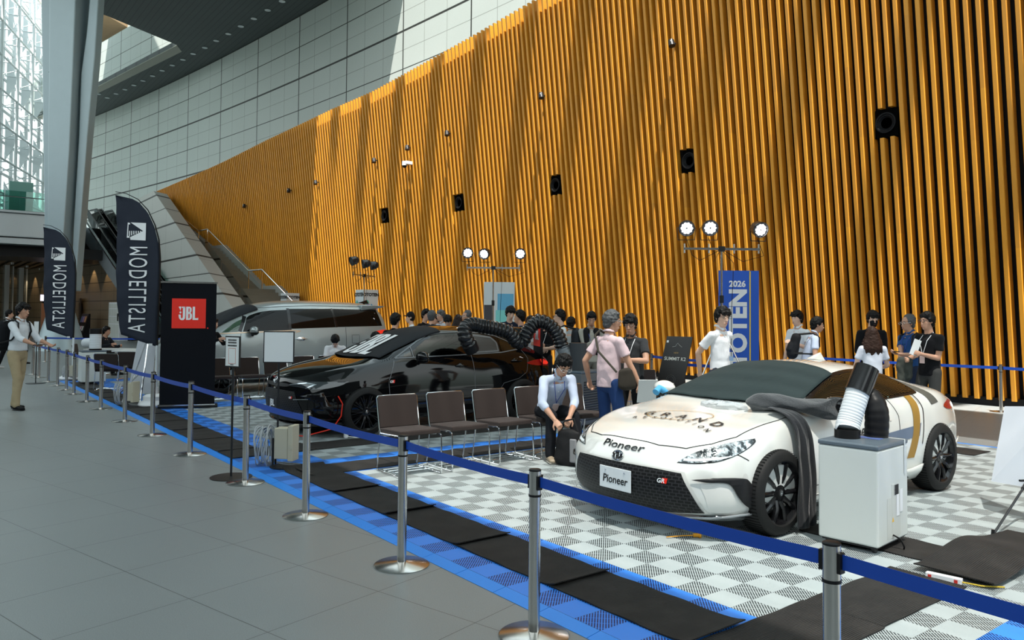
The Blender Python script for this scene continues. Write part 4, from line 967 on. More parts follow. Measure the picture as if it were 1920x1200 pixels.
text_obj('room_lettering', 'G409', Kf(.45, .18), M_CREAM, rt, world=True, size=.10, bold=.001, th=.001)
m = MB(); K0 = Kf(.5, .86)
m.tube([K0 @ Vector(p) for p in ((-.1, 0, 0), (-.04, .01, 0), (0, .07, 0), (.04, .03, 0), (.09, 0, 0))], .002, 5); m.obj('peak_drawing', M_CREAM, rt, world=True)
m = MB(); K0 = Kf(.08, .93); m.add([K0 @ Vector(p) for p in ((-.02, -.02, 0), (.02, -.02, 0), (.02, .02, 0), (-.02, .02, 0))], [(0, 1, 2, 3)]); m.obj('white_mark', M_WP, rt, world=True, fix=False)
m = MB(); K0 = Kf(.5, .42)
for rr_ in (.09, .06): m.tube([K0 @ Vector((rr_*math.cos(q*math.pi/10), rr_*math.sin(q*math.pi/10), 0)) for q in range(21)], .002, 5)
m.obj('cone_drawing', mat('grey print', (.12, .11, .1), .5), rt, world=True)
q0, q1 = Wd(1017, 640, 12.2), Wd(1000, 640, 13.0); q0.z = q1.z = .02; qd = (q1-q0).normalized(); qn = Vector((qd.y, -qd.x, 0)); qn = qn if qn.dot(rh) < 0 else -qn
rt = root('roll_up_banner', 'black roll up banner with red square seen nearly edge on behind the seated man', 'banner', q0.lerp(q1, .5))
m = MB(); m.add([q0, q1, q1+Vector((0, 0, 1.62)), q0+Vector((0, 0, 1.62))]+[v-qn*.01 for v in (q0, q1, q1+Vector((0, 0, 1.62)), q0+Vector((0, 0, 1.62)))], [(0, 1, 2, 3), (7, 6, 5, 4), (0, 4, 5, 1), (1, 5, 6, 2), (2, 6, 7, 3), (3, 7, 4, 0)]); m.obj('panel', M_BLKF, rt, world=True, smooth=False)
m = MB(); m.add([q0.lerp(q1, .2)+Vector((0, 0, 1.12))+qn*.004, q0.lerp(q1, .95)+Vector((0, 0, 1.12))+qn*.004, q0.lerp(q1, .95)+Vector((0, 0, 1.5))+qn*.004, q0.lerp(q1, .2)+Vector((0, 0, 1.5))+qn*.004], [(0, 1, 2, 3)]); m.obj('red_square', M_RED, rt, world=True, smooth=False, fix=False)
place_flat(jbl_mesh(), frame(q0.lerp(q1, .57)+Vector((0, 0, 1.31))+qn*.008, -qd if qn.cross(Vector((0, 0, 1))).dot(qd) > 0 else qd, (0, 0, 1)) @ Matrix.Diagonal((.22, .17, 1, 1)), 'logo_lettering', M_WP, rt)
m = MB(); m.box(q0.lerp(q1, .5)+Vector((0, 0, .03)), ((q1-q0).length, .12, .05), rz=math.atan2(qd.y, qd.x)); m.obj('base_housing', M_SS, rt, world=True, smooth=False)
# ================================================================ light stands
M_LED = mat('lit led lens', (1, 1, 1), .3, emit=(1, .96, .92), es=30)
M_LEDOFF = mat('unlit lens', (.05, .05, .05), .2)
def lamp_stand(loc, rz, label, heads, lit, feet_rz=.5):
    r = root('light_stand', label, 'light stand', loc, rz); H = 2.72
    m = MB(); m.tube([(0, 0, .35), (0, 0, 1.95)], .020, 12); m.tube([(0, 0, 1.9), (0, 0, H-.02)], .015, 12); m.obj('mast', M_SS, r)
    m = MB(); m.tube([(0, 0, 1.86), (0, 0, 1.98)], .034, 12); m.box((0, 0, H), (.10, .06, .08)); m.tube([(0, 0, 1.42), (0, 0, 1.5)], .032, 12); m.obj('clamps', M_BLKM, r)
    for k in range(3):
        a = feet_rz+k*2.094; m = MB(); m.tube([(.02*math.cos(a), .02*math.sin(a), 1.45), (.72*math.cos(a), .72*math.sin(a), .03)], .013, 8); m.tube([(0, 0, .5), (.36*math.cos(a), .36*math.sin(a), .74)], .009, 8); m.obj('leg', M_SS, r)
    m = MB(); m.box((0, 0, H), (1.22, .035, .035)); m.obj('crossbar', M_SS, r, smooth=False)
    m = MB()
    for x in (-.59, -.2, .2, .59): m.tube([(x, 0, H-.07), (x, 0, H+.08)], .012, 8)
    m.obj('spigots', M_SS, r)
    m = MB(); rr = random.Random(3)
    for x, y_, z_, yaw, pit, on in heads:
        pts = [(x, .03, z_-.16), (x+.1, .03, H-.1), (x*.6, .03, H-.16-rr.random()*.1), (x*.25, .03, H-.08), (0, .03, H)]
        m.tube(pts, .005, 6)
    m.tube([(0, .03, H), (.2, .03, H-.22), (.17, .03, H-.9), (.16, .03, 1.0)], .005, 6)
    m.obj('cables', M_BLK, r)
    for x, y_, z_, yaw, pit, on in heads:
        Mh = Matrix.Translation((x, y_, z_)) @ Matrix.Rotation(yaw, 4, 'Z') @ Matrix.Rotation(pit, 4, 'X')   # front along -y
        R3 = Mh.to_3x3() @ Matrix.Rotation(math.pi/2, 3, 'X')
        h = MB(); h.lathe([(0, -.13), (.05, -.125), (.09, -.09), (.115, -.03), (.12, .05), (.128, .07), (.128, .10), (.118, .10), (.112, .08), (0, .08)], Mh.to_translation(), 24, M=R3)
        ho = h.obj('lamp_head', mat('gloss black lamp housing', (.02, .022, .026), .22), r)
        h = MB(); 
        for ring, nn in ((.0, 1), (.036, 6), (.073, 10)):
            for q in range(nn):
                a = q*2*math.pi/nn; cc = Mh @ Vector((ring*math.cos(a), -.086, ring*math.sin(a)))
                if ring == 0 and on: continue
                h.lathe([(.018, 0), (.017, .004), (0, .006)], cc, 8, M=R3)
        h.obj('led_lenses', M_LED if on else M_LEDOFF, ho)
        y = MB()
        for s in (-1, 1): y.tube([Mh @ Vector((s*.128, 0, 0)), Mh @ Vector((s*.145, 0, -.02)), (x+s*.13*math.cos(yaw), y_+s*.13*math.sin(yaw), z_-.2)], .006, 6)
        y.tube([(x-.13*math.cos(yaw), y_-.13*math.sin(yaw), z_-.2), (x+.13*math.cos(yaw), y_+.13*math.sin(yaw), z_-.2)], .006, 6)
        y.obj('yoke', M_BLKM, ho)
    return r
fz_ = math.atan2(rh.y, rh.x)
c = Wd(1353, 468, 12.3); lamp_stand((c.x, c.y, 0), fz_, 'tall light stand with three lit lamps in front of the blue banner', [(-.56, 0, 3.06, -.15, .3, True), (-.2, 0, 3.06, 0, .2, True), (.58, 0, 3.05, .25, .35, True)], True, -.6)
c = Wd(925, 502, 17.6); lamp_stand((c.x, c.y, 0), fz_, 'middle light stand with three lit lamps behind the black car', [(-.58, 0, 3.06, 0, .15, True), (-.18, 0, 3.05, -.4, .3, True), (.60, 0, 3.05, .1, .15, True)], True, .2)
c = Wd(683, 518, 21.5); lamp_stand((c.x, c.y, 0), fz_+1.25, 'light stand with three unlit black lamp heads behind the silver van', [(-.55, 0, 3.1, -2.2, .3, False), (.1, 0, 3.06, -2.4, .2, False), (.55, 0, 3.04, -2.5, .2, False)], False, .2)
# ================================================================ cable boxes
M_BEIGE = mat('beige plastic box', (.52, .48, .36), .5); M_CABLE = mat('pale grey cable', (.40, .42, .43), .45)
def cable_box(loc, rz, label, s=1., coil_lab=''):
    r = root('power_box', label, 'power box', loc, rz)
    m = MB(); m.bb((-.11*s, -.07*s, .09), (.04*s, .07*s, .09+.32*s)); m.bb((.045*s, -.08*s, .07), (.10*s, .08*s, .10+.34*s)); m.obj('enclosure', M_BEIGE, r, smooth=False, bevel=.006)
    m = MB(); m.box((.08*s, -.085*s, .22*s), (.02, .012, .05)); m.obj('latch', M_BEIGE, r, smooth=False)
    m = MB(); m.tube([(-.14*s, -.03, .02), (-.14*s, -.03, .30*s)], .012, 8); m.tube([(-.14*s, .03, .02), (-.14*s, .03, .30*s)], .012, 8); m.lathe([(0, 0), (.17*s, 0), (.17*s, .012), (0, .014)], n=28); m.obj('stand', M_BLKM, r)
    m = MB(); rr = random.Random(2)
    for k in range(13):
        R_, cx, tx = (.19+rr.uniform(-.015, .03))*s, -.18*s-.011*k*s, rr.uniform(-.12, .12)
        pts = [(cx+tx*.3*math.sin(q)*.2+.02*math.cos(q*2+k), R_*.62*math.cos(q)+.02*(rr.random()-.5)*.3, .215*s+R_*math.sin(q)) for q in np.linspace(0, 2*math.pi, 25)]
        m.tube(pts, .0065*s, 7, caps=False)
    m.tube([(-.2, .1, .03), (-.05, .13, .015), (.1, .1, .012), (.22, -.05, .012)], .0065, 7); m.tube([(-.2, .1, .03), (-.05, .0, .03), (.12, .03, .012), (.26, .02, .012)], .0065, 7)
    m.obj('coiled_cable', M_CABLE, r); return r
cable_box((-7.93, 3.13, .019), .75, 'beige power box with a big coil of pale grey cable by the blue edge')
cable_box((-14.55, 2.98, .026), .55, 'smaller looking beige power box with cable coil left of the black banner', .95)
cable_box((-20.9, 3.0, .019), .6, 'beige power box half hidden behind the far left posts', .8)
# power strip, cable plug, floor items
rt = root('power_strip', 'white power strip with red switches under the lifted runner edge', 'power strip', (-2.18, 5.045, .02), .15)
m = MB(); m.bb((-.10, -.02, 0), (.10, .02, .035)); m.obj('housing', M_WHT, rt, smooth=False, bevel=.004)
for xx in (-.085, .06): m = MB(); m.bb((xx, -.0215, .006), (xx+.02, -.02, .026)); m.obj('red_switch', mat('red plastic', (.6, .04, .03), .4), rt, smooth=False)
m = MB(); m.tube([(.1, 0, .015), (.2, .02, .012), (.3, .1, .01)], .005, 6); m.obj('yellow_lead', mat('yellow lead', (.5, .35, .02), .5), rt)
p = G(1300, 1006, .03); rt = root('orange_plug', 'orange plug and cord end lying under the white car nose', 'plug', (p.x, p.y, .019), 1.)
M_ORG = mat('orange rubber', (.65, .28, .01), .5)
m = MB(); m.tube([(0, 0, .02), (.04, 0, .02)], .014, 10); m.tube([(.04, 0, .02), (.055, 0, .02)], .02, 10); m.obj('plug_body', M_ORG, rt); m = MB(); m.tube([(0, 0, .02), (-.08, .01, .015), (-.2, 0, .01)], .004, 6); m.obj('cord', M_ORG, rt)
# wall items ------------------------------------------------------
M_SPKC = mat('black speaker cone', (.004, .004, .005), .5, spec=.15)
for k, (a, z) in enumerate(SPEAK):
    y = slat_y(a, z)+.05
    r = root('wall_speaker', 'round black loudspeaker set into the orange slats, '+['second from the right', 'rightmost and largest in view', 'third from the right', 'fourth from the right', 'leftmost'][k], 'speaker', (a, y, z), 0, 'loudspeakers in the slatted wall')
    m = MB(); m.bb((-.235, .03, -.29), (.235, .10, .29)); m.obj('housing', mat('black speaker recess', (.002, .002, .002), .9, spec=.02), r, smooth=False)
    m = MB(); m.lathe([(.21, .0), (.21, .05), (.185, .05), (.16, .03), (.15, .03), (.10, -.01), (.05, -.02), (0, -.005)], (0, .03, 0), 32, M=Matrix.Rotation(math.pi/2, 3, 'X')); m.obj('driver_cone', M_SPKC, r)
LAMPS = [(-12.9, 8.57), (-17.89, 8.32), (-22.83, 8.05), (-25.37, 7.95), (-27.76, 7.82), (-32.67, 7.55), (-35.28, 7.49), (-40.16, 7.24)]
for k, (a, z) in enumerate(LAMPS):
    r = root('wall_spotlight', 'small spotlight on the slatted wall, number %s from the right' % ['one', 'two', 'three', 'four', 'five', 'six', 'seven', 'eight'][k], 'spotlight', (a, slat_y(a, z), z), 0, 'spotlights on the slatted wall')
    m = MB(); m.tube([(0, .02, 0), (0, -.12, .0)], .02, 8); m.obj('arm', M_BLKM, r)
    m = MB(); m.tube([(-.03, -.12, .06), (.02, -.14, -.10)], [.075, .085], 14); m.obj('lamp_head', M_BLKM, r)
    m = MB(); m.box((.02, -.17, .02), (.05, .05, .03)); m.box((-.04, -.15, -.04), (.05, .05, .03)); m.obj('fins', M_CHROME, r, smooth=False)
a, z = -25.42, 7.3; r = root('dome_camera', 'white dome camera on a bracket on the slatted wall', 'camera', (a, slat_y(a, z)-.06, z))
m = MB(); m.bb((0, -.22, .0), (.13, .05, .12)); m.obj('bracket', M_WHT, r, smooth=False, bevel=.01)
m = MB(); m.tube([(-.03, -.2, .12), (-.03, -.2, -.04)], .10, 20); m.obj('housing', M_WHT, r); m = MB(); m.ell((-.03, -.2, -.05), (.085, .085, .08)); m.obj('dome', M_BLK, r)
SLP = [(-43.12, 16.27), (-48.03, 15.68), (-53.01, 15.0), (-57.97, 14.26), (-62.87, 13.43), (-67.6, 12.58), (-72.77, 11.57)]
for k, (a, b) in enumerate(SLP):
    r = root('wall_spotlight', 'small black spotlight on the pale stone wall, number %s from the right' % ['one', 'two', 'three', 'four', 'five', 'six', 'seven'][k], 'spotlight', (a, b, 12.98), 0, 'spotlights on the stone wall')
    m = MB(); m.box((0, -.12, 0), (.34, .3, .34)); m.obj('lamp_box', M_BLKM, r, smooth=False, bevel=.03)
    m = MB(); m.tube([(0, 0, 0), (0, -.1, 0)], .06, 8); m.obj('bracket', M_BLKM, r)
    if k > 2:
        for s in (-1, 1):
            m = MB(); m.box((s*1.05-.1, .0, 0), (.16, .12, .36)); m.obj('side_vent', M_BLKM, r, smooth=False)
# sunlit floor inlay row and floor outlet near the wall
# ================================================================ cars
def itp(kn, y):
    xs = [k[0] for k in kn]; ys = [k[1] for k in kn]
    if y <= xs[0]: return ys[0]
    if y >= xs[-1]: return ys[-1]
    i = max(j for j in range(len(xs)) if xs[j] <= y); i = min(i, len(xs)-2)
    t_ = (y-xs[i])/(xs[i+1]-xs[i]); p1, p2 = ys[i], ys[i+1]
    d1 = (ys[i+1]-ys[max(i-1, 0)])/(xs[i+1]-xs[max(i-1, 0)])*(xs[i+1]-xs[i]) ; d2 = (ys[min(i+2, len(xs)-1)]-ys[i])/(xs[min(i+2, len(xs)-1)]-xs[i])*(xs[i+1]-xs[i])
    a = t_*t_; b = a*t_
    return (2*b-3*a+1)*p1+(b-2*a+t_)*d1+(-2*b+3*a)*p2+(b-a)*d2
def cage(S):
    b = bmesh.new(); L = S['L']; ys = S['ys']; rows = []
    def bend(x, y, z):
        f = S['fb']*(abs(x)/S['W'])**S.get('fe', 2.4)*max(0, 1-y/.95); r = S['rb']*(abs(x)/S['W'])**2.6*max(0, 1-(L-y)/.9)
        return y+f-r
    def sec(y):
        I = lambda k: itp(S[k], y)
        zc, zr = I('zc'), I('zr')
        pts = [(0, I('zb')), (.80*I('w'), I('zb')), (I('w')*.985, I('zb')+.05), (I('w'), I('zm')), (I('xf'), I('zf')), (I('xh'), I('zh')), (I('xr'), zr), (I('xr')*.55, zc-(zc-zr)*.28), (0, zc)]
        if 'xg' in S: pass
        return pts
    def mk(x, y, z): return b.verts.new((x, y, ZF[0](z)))
    grid = []
    for si, y in enumerate(ys):
        P = sec(y); col = []
        for k, (x, z) in enumerate(P):
            yy = bend(x, y, z)
            if si == 0: yy += S.get('lipback', .05)*max(0, (z-S['lipz'])/.15)
            col.append((x, yy, z))
        grid.append(col)
    V = []
    for col in grid:
        V.append(([mk(*p) for p in col], [None]*len(col)))
        for k, p in enumerate(col): V[-1][1][k] = V[-1][0][k] if k in (0, 8) else mk(-p[0], p[1], p[2])
    for i in range(len(V)-1):
        for k in range(8):
            for s in (0, 1):
                a = (V[i][s][k], V[i][s][k+1], V[i+1][s][k+1], V[i+1][s][k])
                b.faces.new(a if s == 0 else a[::-1])
    # caps
    for end in (0, -1):
        col = grid[end]; sgn = -1 if end == 0 else 1
        for s in (0, 1):
            v = V[end][s]; m_ = (-1 if s else 1)
            cols = []
            for q, (lo, hi) in enumerate(((0, 8), (1, 7), (2, 6), (3, 5))):
                pl, ph = col[lo], col[hi]; c = [v[lo]]
                for t_ in (.33, .67):
                    x = pl[0]+(ph[0]-pl[0])*t_; z = pl[2]+(ph[2]-pl[2])*t_; 
                    xw = max(pl[0], ph[0])*(.98 if q else 1); x = x*.35+xw*.65 if q else 0
                    y0 = ys[end]; yy = bend(x, y0, z)+sgn*S.get('bulge', .03)*(1-(x/S['W'])**2)
                    if end == 0: yy += S.get('grillin', 0)*(1 if t_ < .5 else 0)
                    key = ('c', end, q, t_)
                    if q == 0: 
                        if s == 0: nv = mk(0, yy, z); S[key] = nv
                        else: nv = S[key]
                    else: nv = mk(m_*x, yy, z)
                    c.append(nv)
                c.append(v[hi]); cols.append(c)
            for q in range(3):
                for j in range(3):
                    f = (cols[q][j], cols[q][j+1], cols[q+1][j+1], cols[q+1][j])
                    try: b.faces.new(f)
                    except ValueError: pass
            c = cols[3]
            b.faces.new((c[0], c[1], v[4])); b.faces.new((c[1], c[2], v[4])); b.faces.new((c[2], c[3], v[4]))
    bmesh.ops.recalc_face_normals(b, faces=b.faces)
    return b
def bake(o, lv=3, cutters=()):
    mo = o.modifiers.new('s', 'SUBSURF'); mo.levels = lv; mo.render_levels = lv
    dg = bpy.context.evaluated_depsgraph_get(); me0 = D.meshes.new_from_object(o.evaluated_get(dg))
    bm = bmesh.new(); bm.from_mesh(me0); bvh = BVHTree.FromBMesh(bm); bm.free()
    for c in cutters:
        q = o.modifiers.new('b', 'BOOLEAN'); q.operation = 'DIFFERENCE'; q.object = c; q.solver = 'EXACT'
        try: q.material_mode = 'TRANSFER'
        except Exception: pass
    bpy.context.view_layer.update()
    dg = bpy.context.evaluated_depsgraph_get(); me = D.meshes.new_from_object(o.evaluated_get(dg))
    o.modifiers.clear(); o.data = me; me.shade_smooth(); me.set_sharp_from_angle(angle=math.radians(50))
    for c in cutters: D.objects.remove(c)
    return bvh
ZF = [lambda z: z]
DIRS = {'L': lambda u, v: (Vector((3, u, ZF[0](v))), Vector((-1, 0, 0))), 'R': lambda u, v: (Vector((-3, u, ZF[0](v))), Vector((1, 0, 0))), 'F': lambda u, v: (Vector((u, -3, ZF[0](v))), Vector((0, 1, 0))),
        'B': lambda u, v: (Vector((u, 9, ZF[0](v))), Vector((0, -1, 0))), 'T': lambda u, v: (Vector((u, v, 4)), Vector((0, 0, -1)))}
def smoothpoly(P, n=6):
    out_ = []; N = len(P)
    for i in range(N):
        p0, p1, p2, p3 = [Vector(P[(i+k-1) % N][:2]) for k in range(4)]
        if len(P[i]) > 2: p0 = p1            # a third entry marks a sharp corner
        if len(P[(i+1) % N]) > 2: p3 = p2
        for j in range(n):
            t_ = j/n; out_.append(.5*((2*p1)+(-p0+p2)*t_+(2*p0-5*p1+4*p2-p3)*t_*t_+(-p0+3*p1-3*p2+p3)*t_**3))
    return out_
def project_bm(b, side, bvh, off, maxd=None):
    """b holds 2D verts (u,v,0); drop them on the body"""
    bad = []
    for v in b.verts:
        o, d = DIRS[side](v.co.x, v.co.y); h = bvh.ray_cast(o, d)
        if h[0] is None: bad.append(v); continue
        n = h[1] if h[1].dot(d) < 0 else -h[1]; v.co = h[0]-d*0+n*off
    bmesh.ops.delete(b, geom=bad, context='VERTS')
def decal(name, poly, side, bvh, material, parent, off=.004, step=.05, smooth=True, n=6, world=False, th=0., ret=False):
    P = smoothpoly(poly, n) if smooth else [Vector(p[:2]) for p in poly]
    b = bmesh.new(); b.faces.new([b.verts.new((p.x, p.y, 0)) for p in P])
    for ax in (0, 1):
        lo = min(p[ax] for p in P); hi = max(p[ax] for p in P); k = math.ceil(lo/step)
        while k*step < hi:
            co = Vector((0, 0, 0)); co[ax] = k*step; no = Vector((0, 0, 0)); no[ax] = 1
            bmesh.ops.bisect_plane(b, geom=b.verts[:]+b.edges[:]+b.faces[:], plane_co=co, plane_no=no); k += 1
    bmesh.ops.triangulate(b, faces=[f for f in b.faces if len(f.verts) > 4])
    project_bm(b, side, bvh, off)
    fix_facing(b, side)
    m = MB(); m.b.free(); m.b = b
    o = m.obj(name, material, parent, fix=False)
    if th: q = o.modifiers.new('s', 'SOLIDIFY'); q.thickness = th; q.offset = 1
    return o
def fix_facing(b, side):
    d = DIRS[side](0, 0)[1]; b.normal_update()
    if sum(f.normal.dot(d)*f.calc_area() for f in b.faces) > 0: bmesh.ops.reverse_faces(b, faces=b.faces)
def stripe(name, path, w, side, bvh, material, parent, off=.003, step=.03, ret=None, th=0.):
    P = [Vector(p) for p in path]; Q = []
    for a, c in zip(P, P[1:]):
        k = max(1, int((c-a).length/step)); Q += [a.lerp(c, j/k) for j in range(k)]
    Q.append(P[-1]); b = bmesh.new(); L = []; R = []
    for i, p in enumerate(Q):
        d = (Q[min(i+1, len(Q)-1)]-Q[max(i-1, 0)]).normalized(); nn = Vector((-d.y, d.x))*w/2
        L.append(b.verts.new((*(p+nn), 0))); R.append(b.verts.new((*(p-nn), 0)))
    for i in range(len(Q)-1): b.faces.new((L[i], L[i+1], R[i+1], R[i]))
    project_bm(b, side, bvh, off); fix_facing(b, side)
    m = MB(); m.b.free(); m.b = b; o = m.obj(name, material, parent, fix=False)
    if th: q = o.modifiers.new('s', 'SOLIDIFY'); q.thickness = th; q.offset = 1
    return o
def decal_mesh(name, me_or_bm, M2, side, bvh, material, parent, off=.005, step=.04):
    b = me_or_bm
    if not isinstance(b, bmesh.types.BMesh): b = bmesh.new(); b.from_mesh(me_or_bm)
    for v in b.verts: v.co = M2 @ v.co; v.co.z = 0
    for ax in (0, 1):
        lo = min(v.co[ax] for v in b.verts); hi = max(v.co[ax] for v in b.verts); k = math.ceil(lo/step)
        while k*step < hi:
            co = Vector((0, 0, 0)); co[ax] = k*step; no = Vector((0, 0, 0)); no[ax] = 1
            bmesh.ops.bisect_plane(b, geom=b.verts[:]+b.edges[:]+b.faces[:], plane_co=co, plane_no=no); k += 1
    project_bm(b, side, bvh, off); fix_facing(b, side)
    m = MB(); m.b.free(); m.b = b; return m.obj(name, material, parent, fix=False)
M_TYRE = mat('black tyre rubber', (.012, .012, .012), .65, spec=.3); M_RIM = mat('gloss black alloy', (.007, .007, .008), .12, 0); M_WELL = mat('wheel arch lining', (.006, .006, .006), .8, spec=.1)
M_DISC = mat('brake disc steel', (.025, .025, .026), .6, 0, spec=.2); M_CALR = mat('red brake caliper', (.55, .015, .01), .3); M_CALB = mat('dark brake caliper', (.03, .03, .03), .4)
M_CARGL = mat('dark car glass', (.004, .006, .005), .03, 0, spec=1.); M_CARGL2 = simple_glass('clear tinted car glass', (.42, .50, .45), .0)
M_GLBLK = mat('gloss black trim', (.006, .006, .007), .12); M_SATBLK = mat('satin black trim', (.012, .012, .013), .45, spec=.3); M_GAP = mat('panel gap', (.02, .02, .02), .8, spec=.1)
M_TOYR = mat('chrome emblem', (.7, .71, .73), .12, 1.)
WM = {}
def wheel(car, x, y, R_, w, nsp, style, cal, key, steer=0., left=True):
    if key not in WM:
        # axle along x, outer face +x
        RX = Matrix.Rotation(math.pi/2, 3, 'Y')       # z->x
        t_ = MB(); rr = R_*.72; t_.lathe([(rr, -w/2), (rr+.01, -w/2-.004), (R_-.03, -w/2), (R_-.008, -w/2+.02), (R_, -w/2+.04), (R_, w/2-.04), (R_-.008, w/2-.02), (R_-.03, w/2), (rr+.012, w/2+.004), (rr, w/2-.006)], n=64, M=RX, cap=False)
        ty = t_.mesh('tire', M_TYRE)
        b_ = MB()
        for k in range(72):
            a = k*2*math.pi/72; c = Vector((0, math.cos(a)*(R_+.0005), math.sin(a)*(R_+.0005)))
            b_.box(c, (w*.8, .006, .002), M=Matrix.Rotation(a, 3, 'X') @ Matrix.Rotation(.0, 3, 'Y') @ Matrix.Rotation(math.pi/2, 3, 'X'))
        tr = b_.mesh('tread_grooves', M_WELL, smooth=False)
        r_ = MB(); r_.lathe([(rr-.004, -w/2), (rr-.02, -w/2+.03), (rr-.03, 0), (rr-.022, w/2-.03), (rr-.004, w/2-.012), (rr+.002, w/2-.004), (rr+.004, w/2-.008), (rr+.002, w/2-.02), (rr-.012, 0), (rr, -w/2)], n=64, M=RX, cap=False)
        for k in range(nsp):
            a0 = k*2*math.pi/nsp
            offs = ([-.05, .05] if style == 'twin' else [0])
            for oo in offs:
                a = a0+oo*.6; a1 = a0+oo*1.9
                p = [(w/2-.035, .045), (w/2-.012, rr*.55), (w/2-.014, rr-.008)]
                vs = []
                for q, (xx, rad) in enumerate(p):
                    ang = a+(a1-a)*q/2; hw = (.020, .013, .014)[q] if style != 'wide' else (.026, .016, .020)[q]; cdir = Vector((0, math.cos(ang), math.sin(ang))); sdir = Vector((0, -math.sin(ang), math.cos(ang)))
                    vs += [Vector((xx, 0, 0))+cdir*rad+sdir*hw*.35, Vector((xx-.012, 0, 0))+cdir*rad+sdir*hw, Vector((xx-.04, 0, 0))+cdir*rad+sdir*hw, Vector((xx-.04, 0, 0))+cdir*rad-sdir*hw, Vector((xx-.012, 0, 0))+cdir*rad-sdir*hw, Vector((xx, 0, 0))+cdir*rad-sdir*hw*.35]
                fs = [(i*6+j, i*6+(j+1) % 6, i*6+6+(j+1) % 6, i*6+6+j) for i in range(2) for j in range(6)]
                r_.add(vs, fs)
        r_.lathe([(0, w/2-.03), (.03, w/2-.024), (.062, w/2-.03), (.07, w/2-.05), (.07, w/2-.09), (0, w/2-.09)], n=30, M=RX)
        for k in range(5):
            a = k*2*math.pi/5+.3; r_.lathe([(.009, 0), (.008, .008), (0, .009)], Vector((w/2-.032, .05*math.cos(a), .05*math.sin(a))), 8, M=RX)
        rm = r_.mesh('rim', M_RIM)
        d_ = MB(); d_.lathe([(.05, -.0), (.16, -.0), (.165, -.01), (.16, -.025), (.05, -.025)], n=40, M=RX, cap=False); dm = d_.mesh('brake_disc', M_DISC)
        c_ = MB(); c_.lathe([(.0, 0), (.027, .0), (.026, .004), (0, .005)], Vector((w/2-.026, 0, 0)), 24, M=RX); cm_ = c_.mesh('centre_cap', M_SATBLK)
        w_ = MB(); w_.lathe([(0, -.035), (rr-.012, -.035), (rr-.012, -.05), (0, -.05)], n=48, M=RX); wm_ = w_.mesh('wheel_back', M_WELL)  # black disc added behind the spokes to stand for the shade inside
        e_ = MB(); X_ = w/2-.0195
        for rx_, rz_ in ((.022, .015), (.008, .0145), (.0145, .006)):
            e_.tube([(X_, rx_*math.cos(q*math.pi/12), rz_*math.sin(q*math.pi/12)+(.004 if rz_ < .007 else 0)) for q in range(25)], .0016, 5, caps=False)
        em = e_.mesh('wheel_emblem', M_TOYR); WM[key] = (ty, tr, rm, dm, cm_, em, wm_)
    ty, tr, rm, dm, cm_, em, wm_ = WM[key]
    o = mobj('wheel', rm, car); o.location = (x, y, R_); o.rotation_euler = ((.35 if left else .1)+y, 0, (0 if left else math.pi)+steer)
    for n_, me in (('tire', ty), ('tread_grooves', tr), ('centre_cap', cm_), ('wheel_emblem', em), ('brake_disc', dm), ('wheel_back', wm_)): mobj(n_, me, o)
    cc = MB(); s = 1 if left else -1
    for q in range(5):
        pass
    a0, a1 = (2.5, 3.6)
    vs = []
    for q in range(7):
        a = a0+(a1-a0)*q/6
        for rad, xx in ((.10, .01), (.175, .01), (.175, -.05), (.10, -.05)): vs.append(Vector((x+s*xx, y+math.cos(a)*rad, R_+math.sin(a)*rad)))
    fs = [(i*4+j, i*4+(j+1) % 4, i*4+4+(j+1) % 4, i*4+4+j) for i in range(6) for j in range(4)]+[(0, 1, 2, 3), (24, 25, 26, 27)]
    cc.add(vs, fs).obj('brake_caliper', cal, car)
    return o
def arch_cut(y, R_, zc, x0=.50, x1=1.2):
    c = []
    for s in (-1, 1):
        m = MB(); m.tube([(s*x0, y, zc), (s*x1, y, zc)], R_, 48); o = m.obj('cut', M_WELL); c.append(o)
    return c
def mirror_part(car, x, y, z, mt, side=1, s=1., dark=M_SATBLK):
    m = MB(); m.ell((x+side*.10*s, y, z), (.125*s, .075*s, .075*s), 20, 12); 
    for v in m.b.verts:
        if v.co.y > y+.03: v.co.y = y+.03+(v.co.y-y-.03)*.3
    o = m.obj('door_mirror', mt, car)
    m = MB(); m.tube([(x-side*.06, y+.02, z-.10*s), (x, y+.01, z-.07*s), (x+side*.06, y, z-.03)], [.03, .028, .035], 10); m.ell((x+side*.10*s, y+.003, z-.035*s), (.115*s, .07*s, .05*s), 16, 8); m.obj('mirror_base', dark, o)
    m = MB(); m.box((x+side*.105*s, y+.036, z), (.18*s, .004, .10*s)); m.obj('mirror_glass', M_CHROME, o)
def handle(car, bvh, y, z, mt, side='L', L=.2):
    h = bvh.ray_cast(*DIRS[side](y, z))[0]; s = 1 if side == 'L' else -1
    m = MB(); m.ell((h.x-s*.002, y, z), (.008, L*.42, .045), 16, 8); o = m.obj('handle_recess', mt, car)
    m = MB(); m.tube([(h.x+s*.004, y-L/2, z+.004), (h.x+s*.028, y-L*.36, z+.006), (h.x+s*.032, y, z+.008), (h.x+s*.028, y+L*.36, z+.006), (h.x+s*.004, y+L/2, z+.004)], [.010, .013, .014, .013, .010], 10); m.obj('door_handle', mt, o)
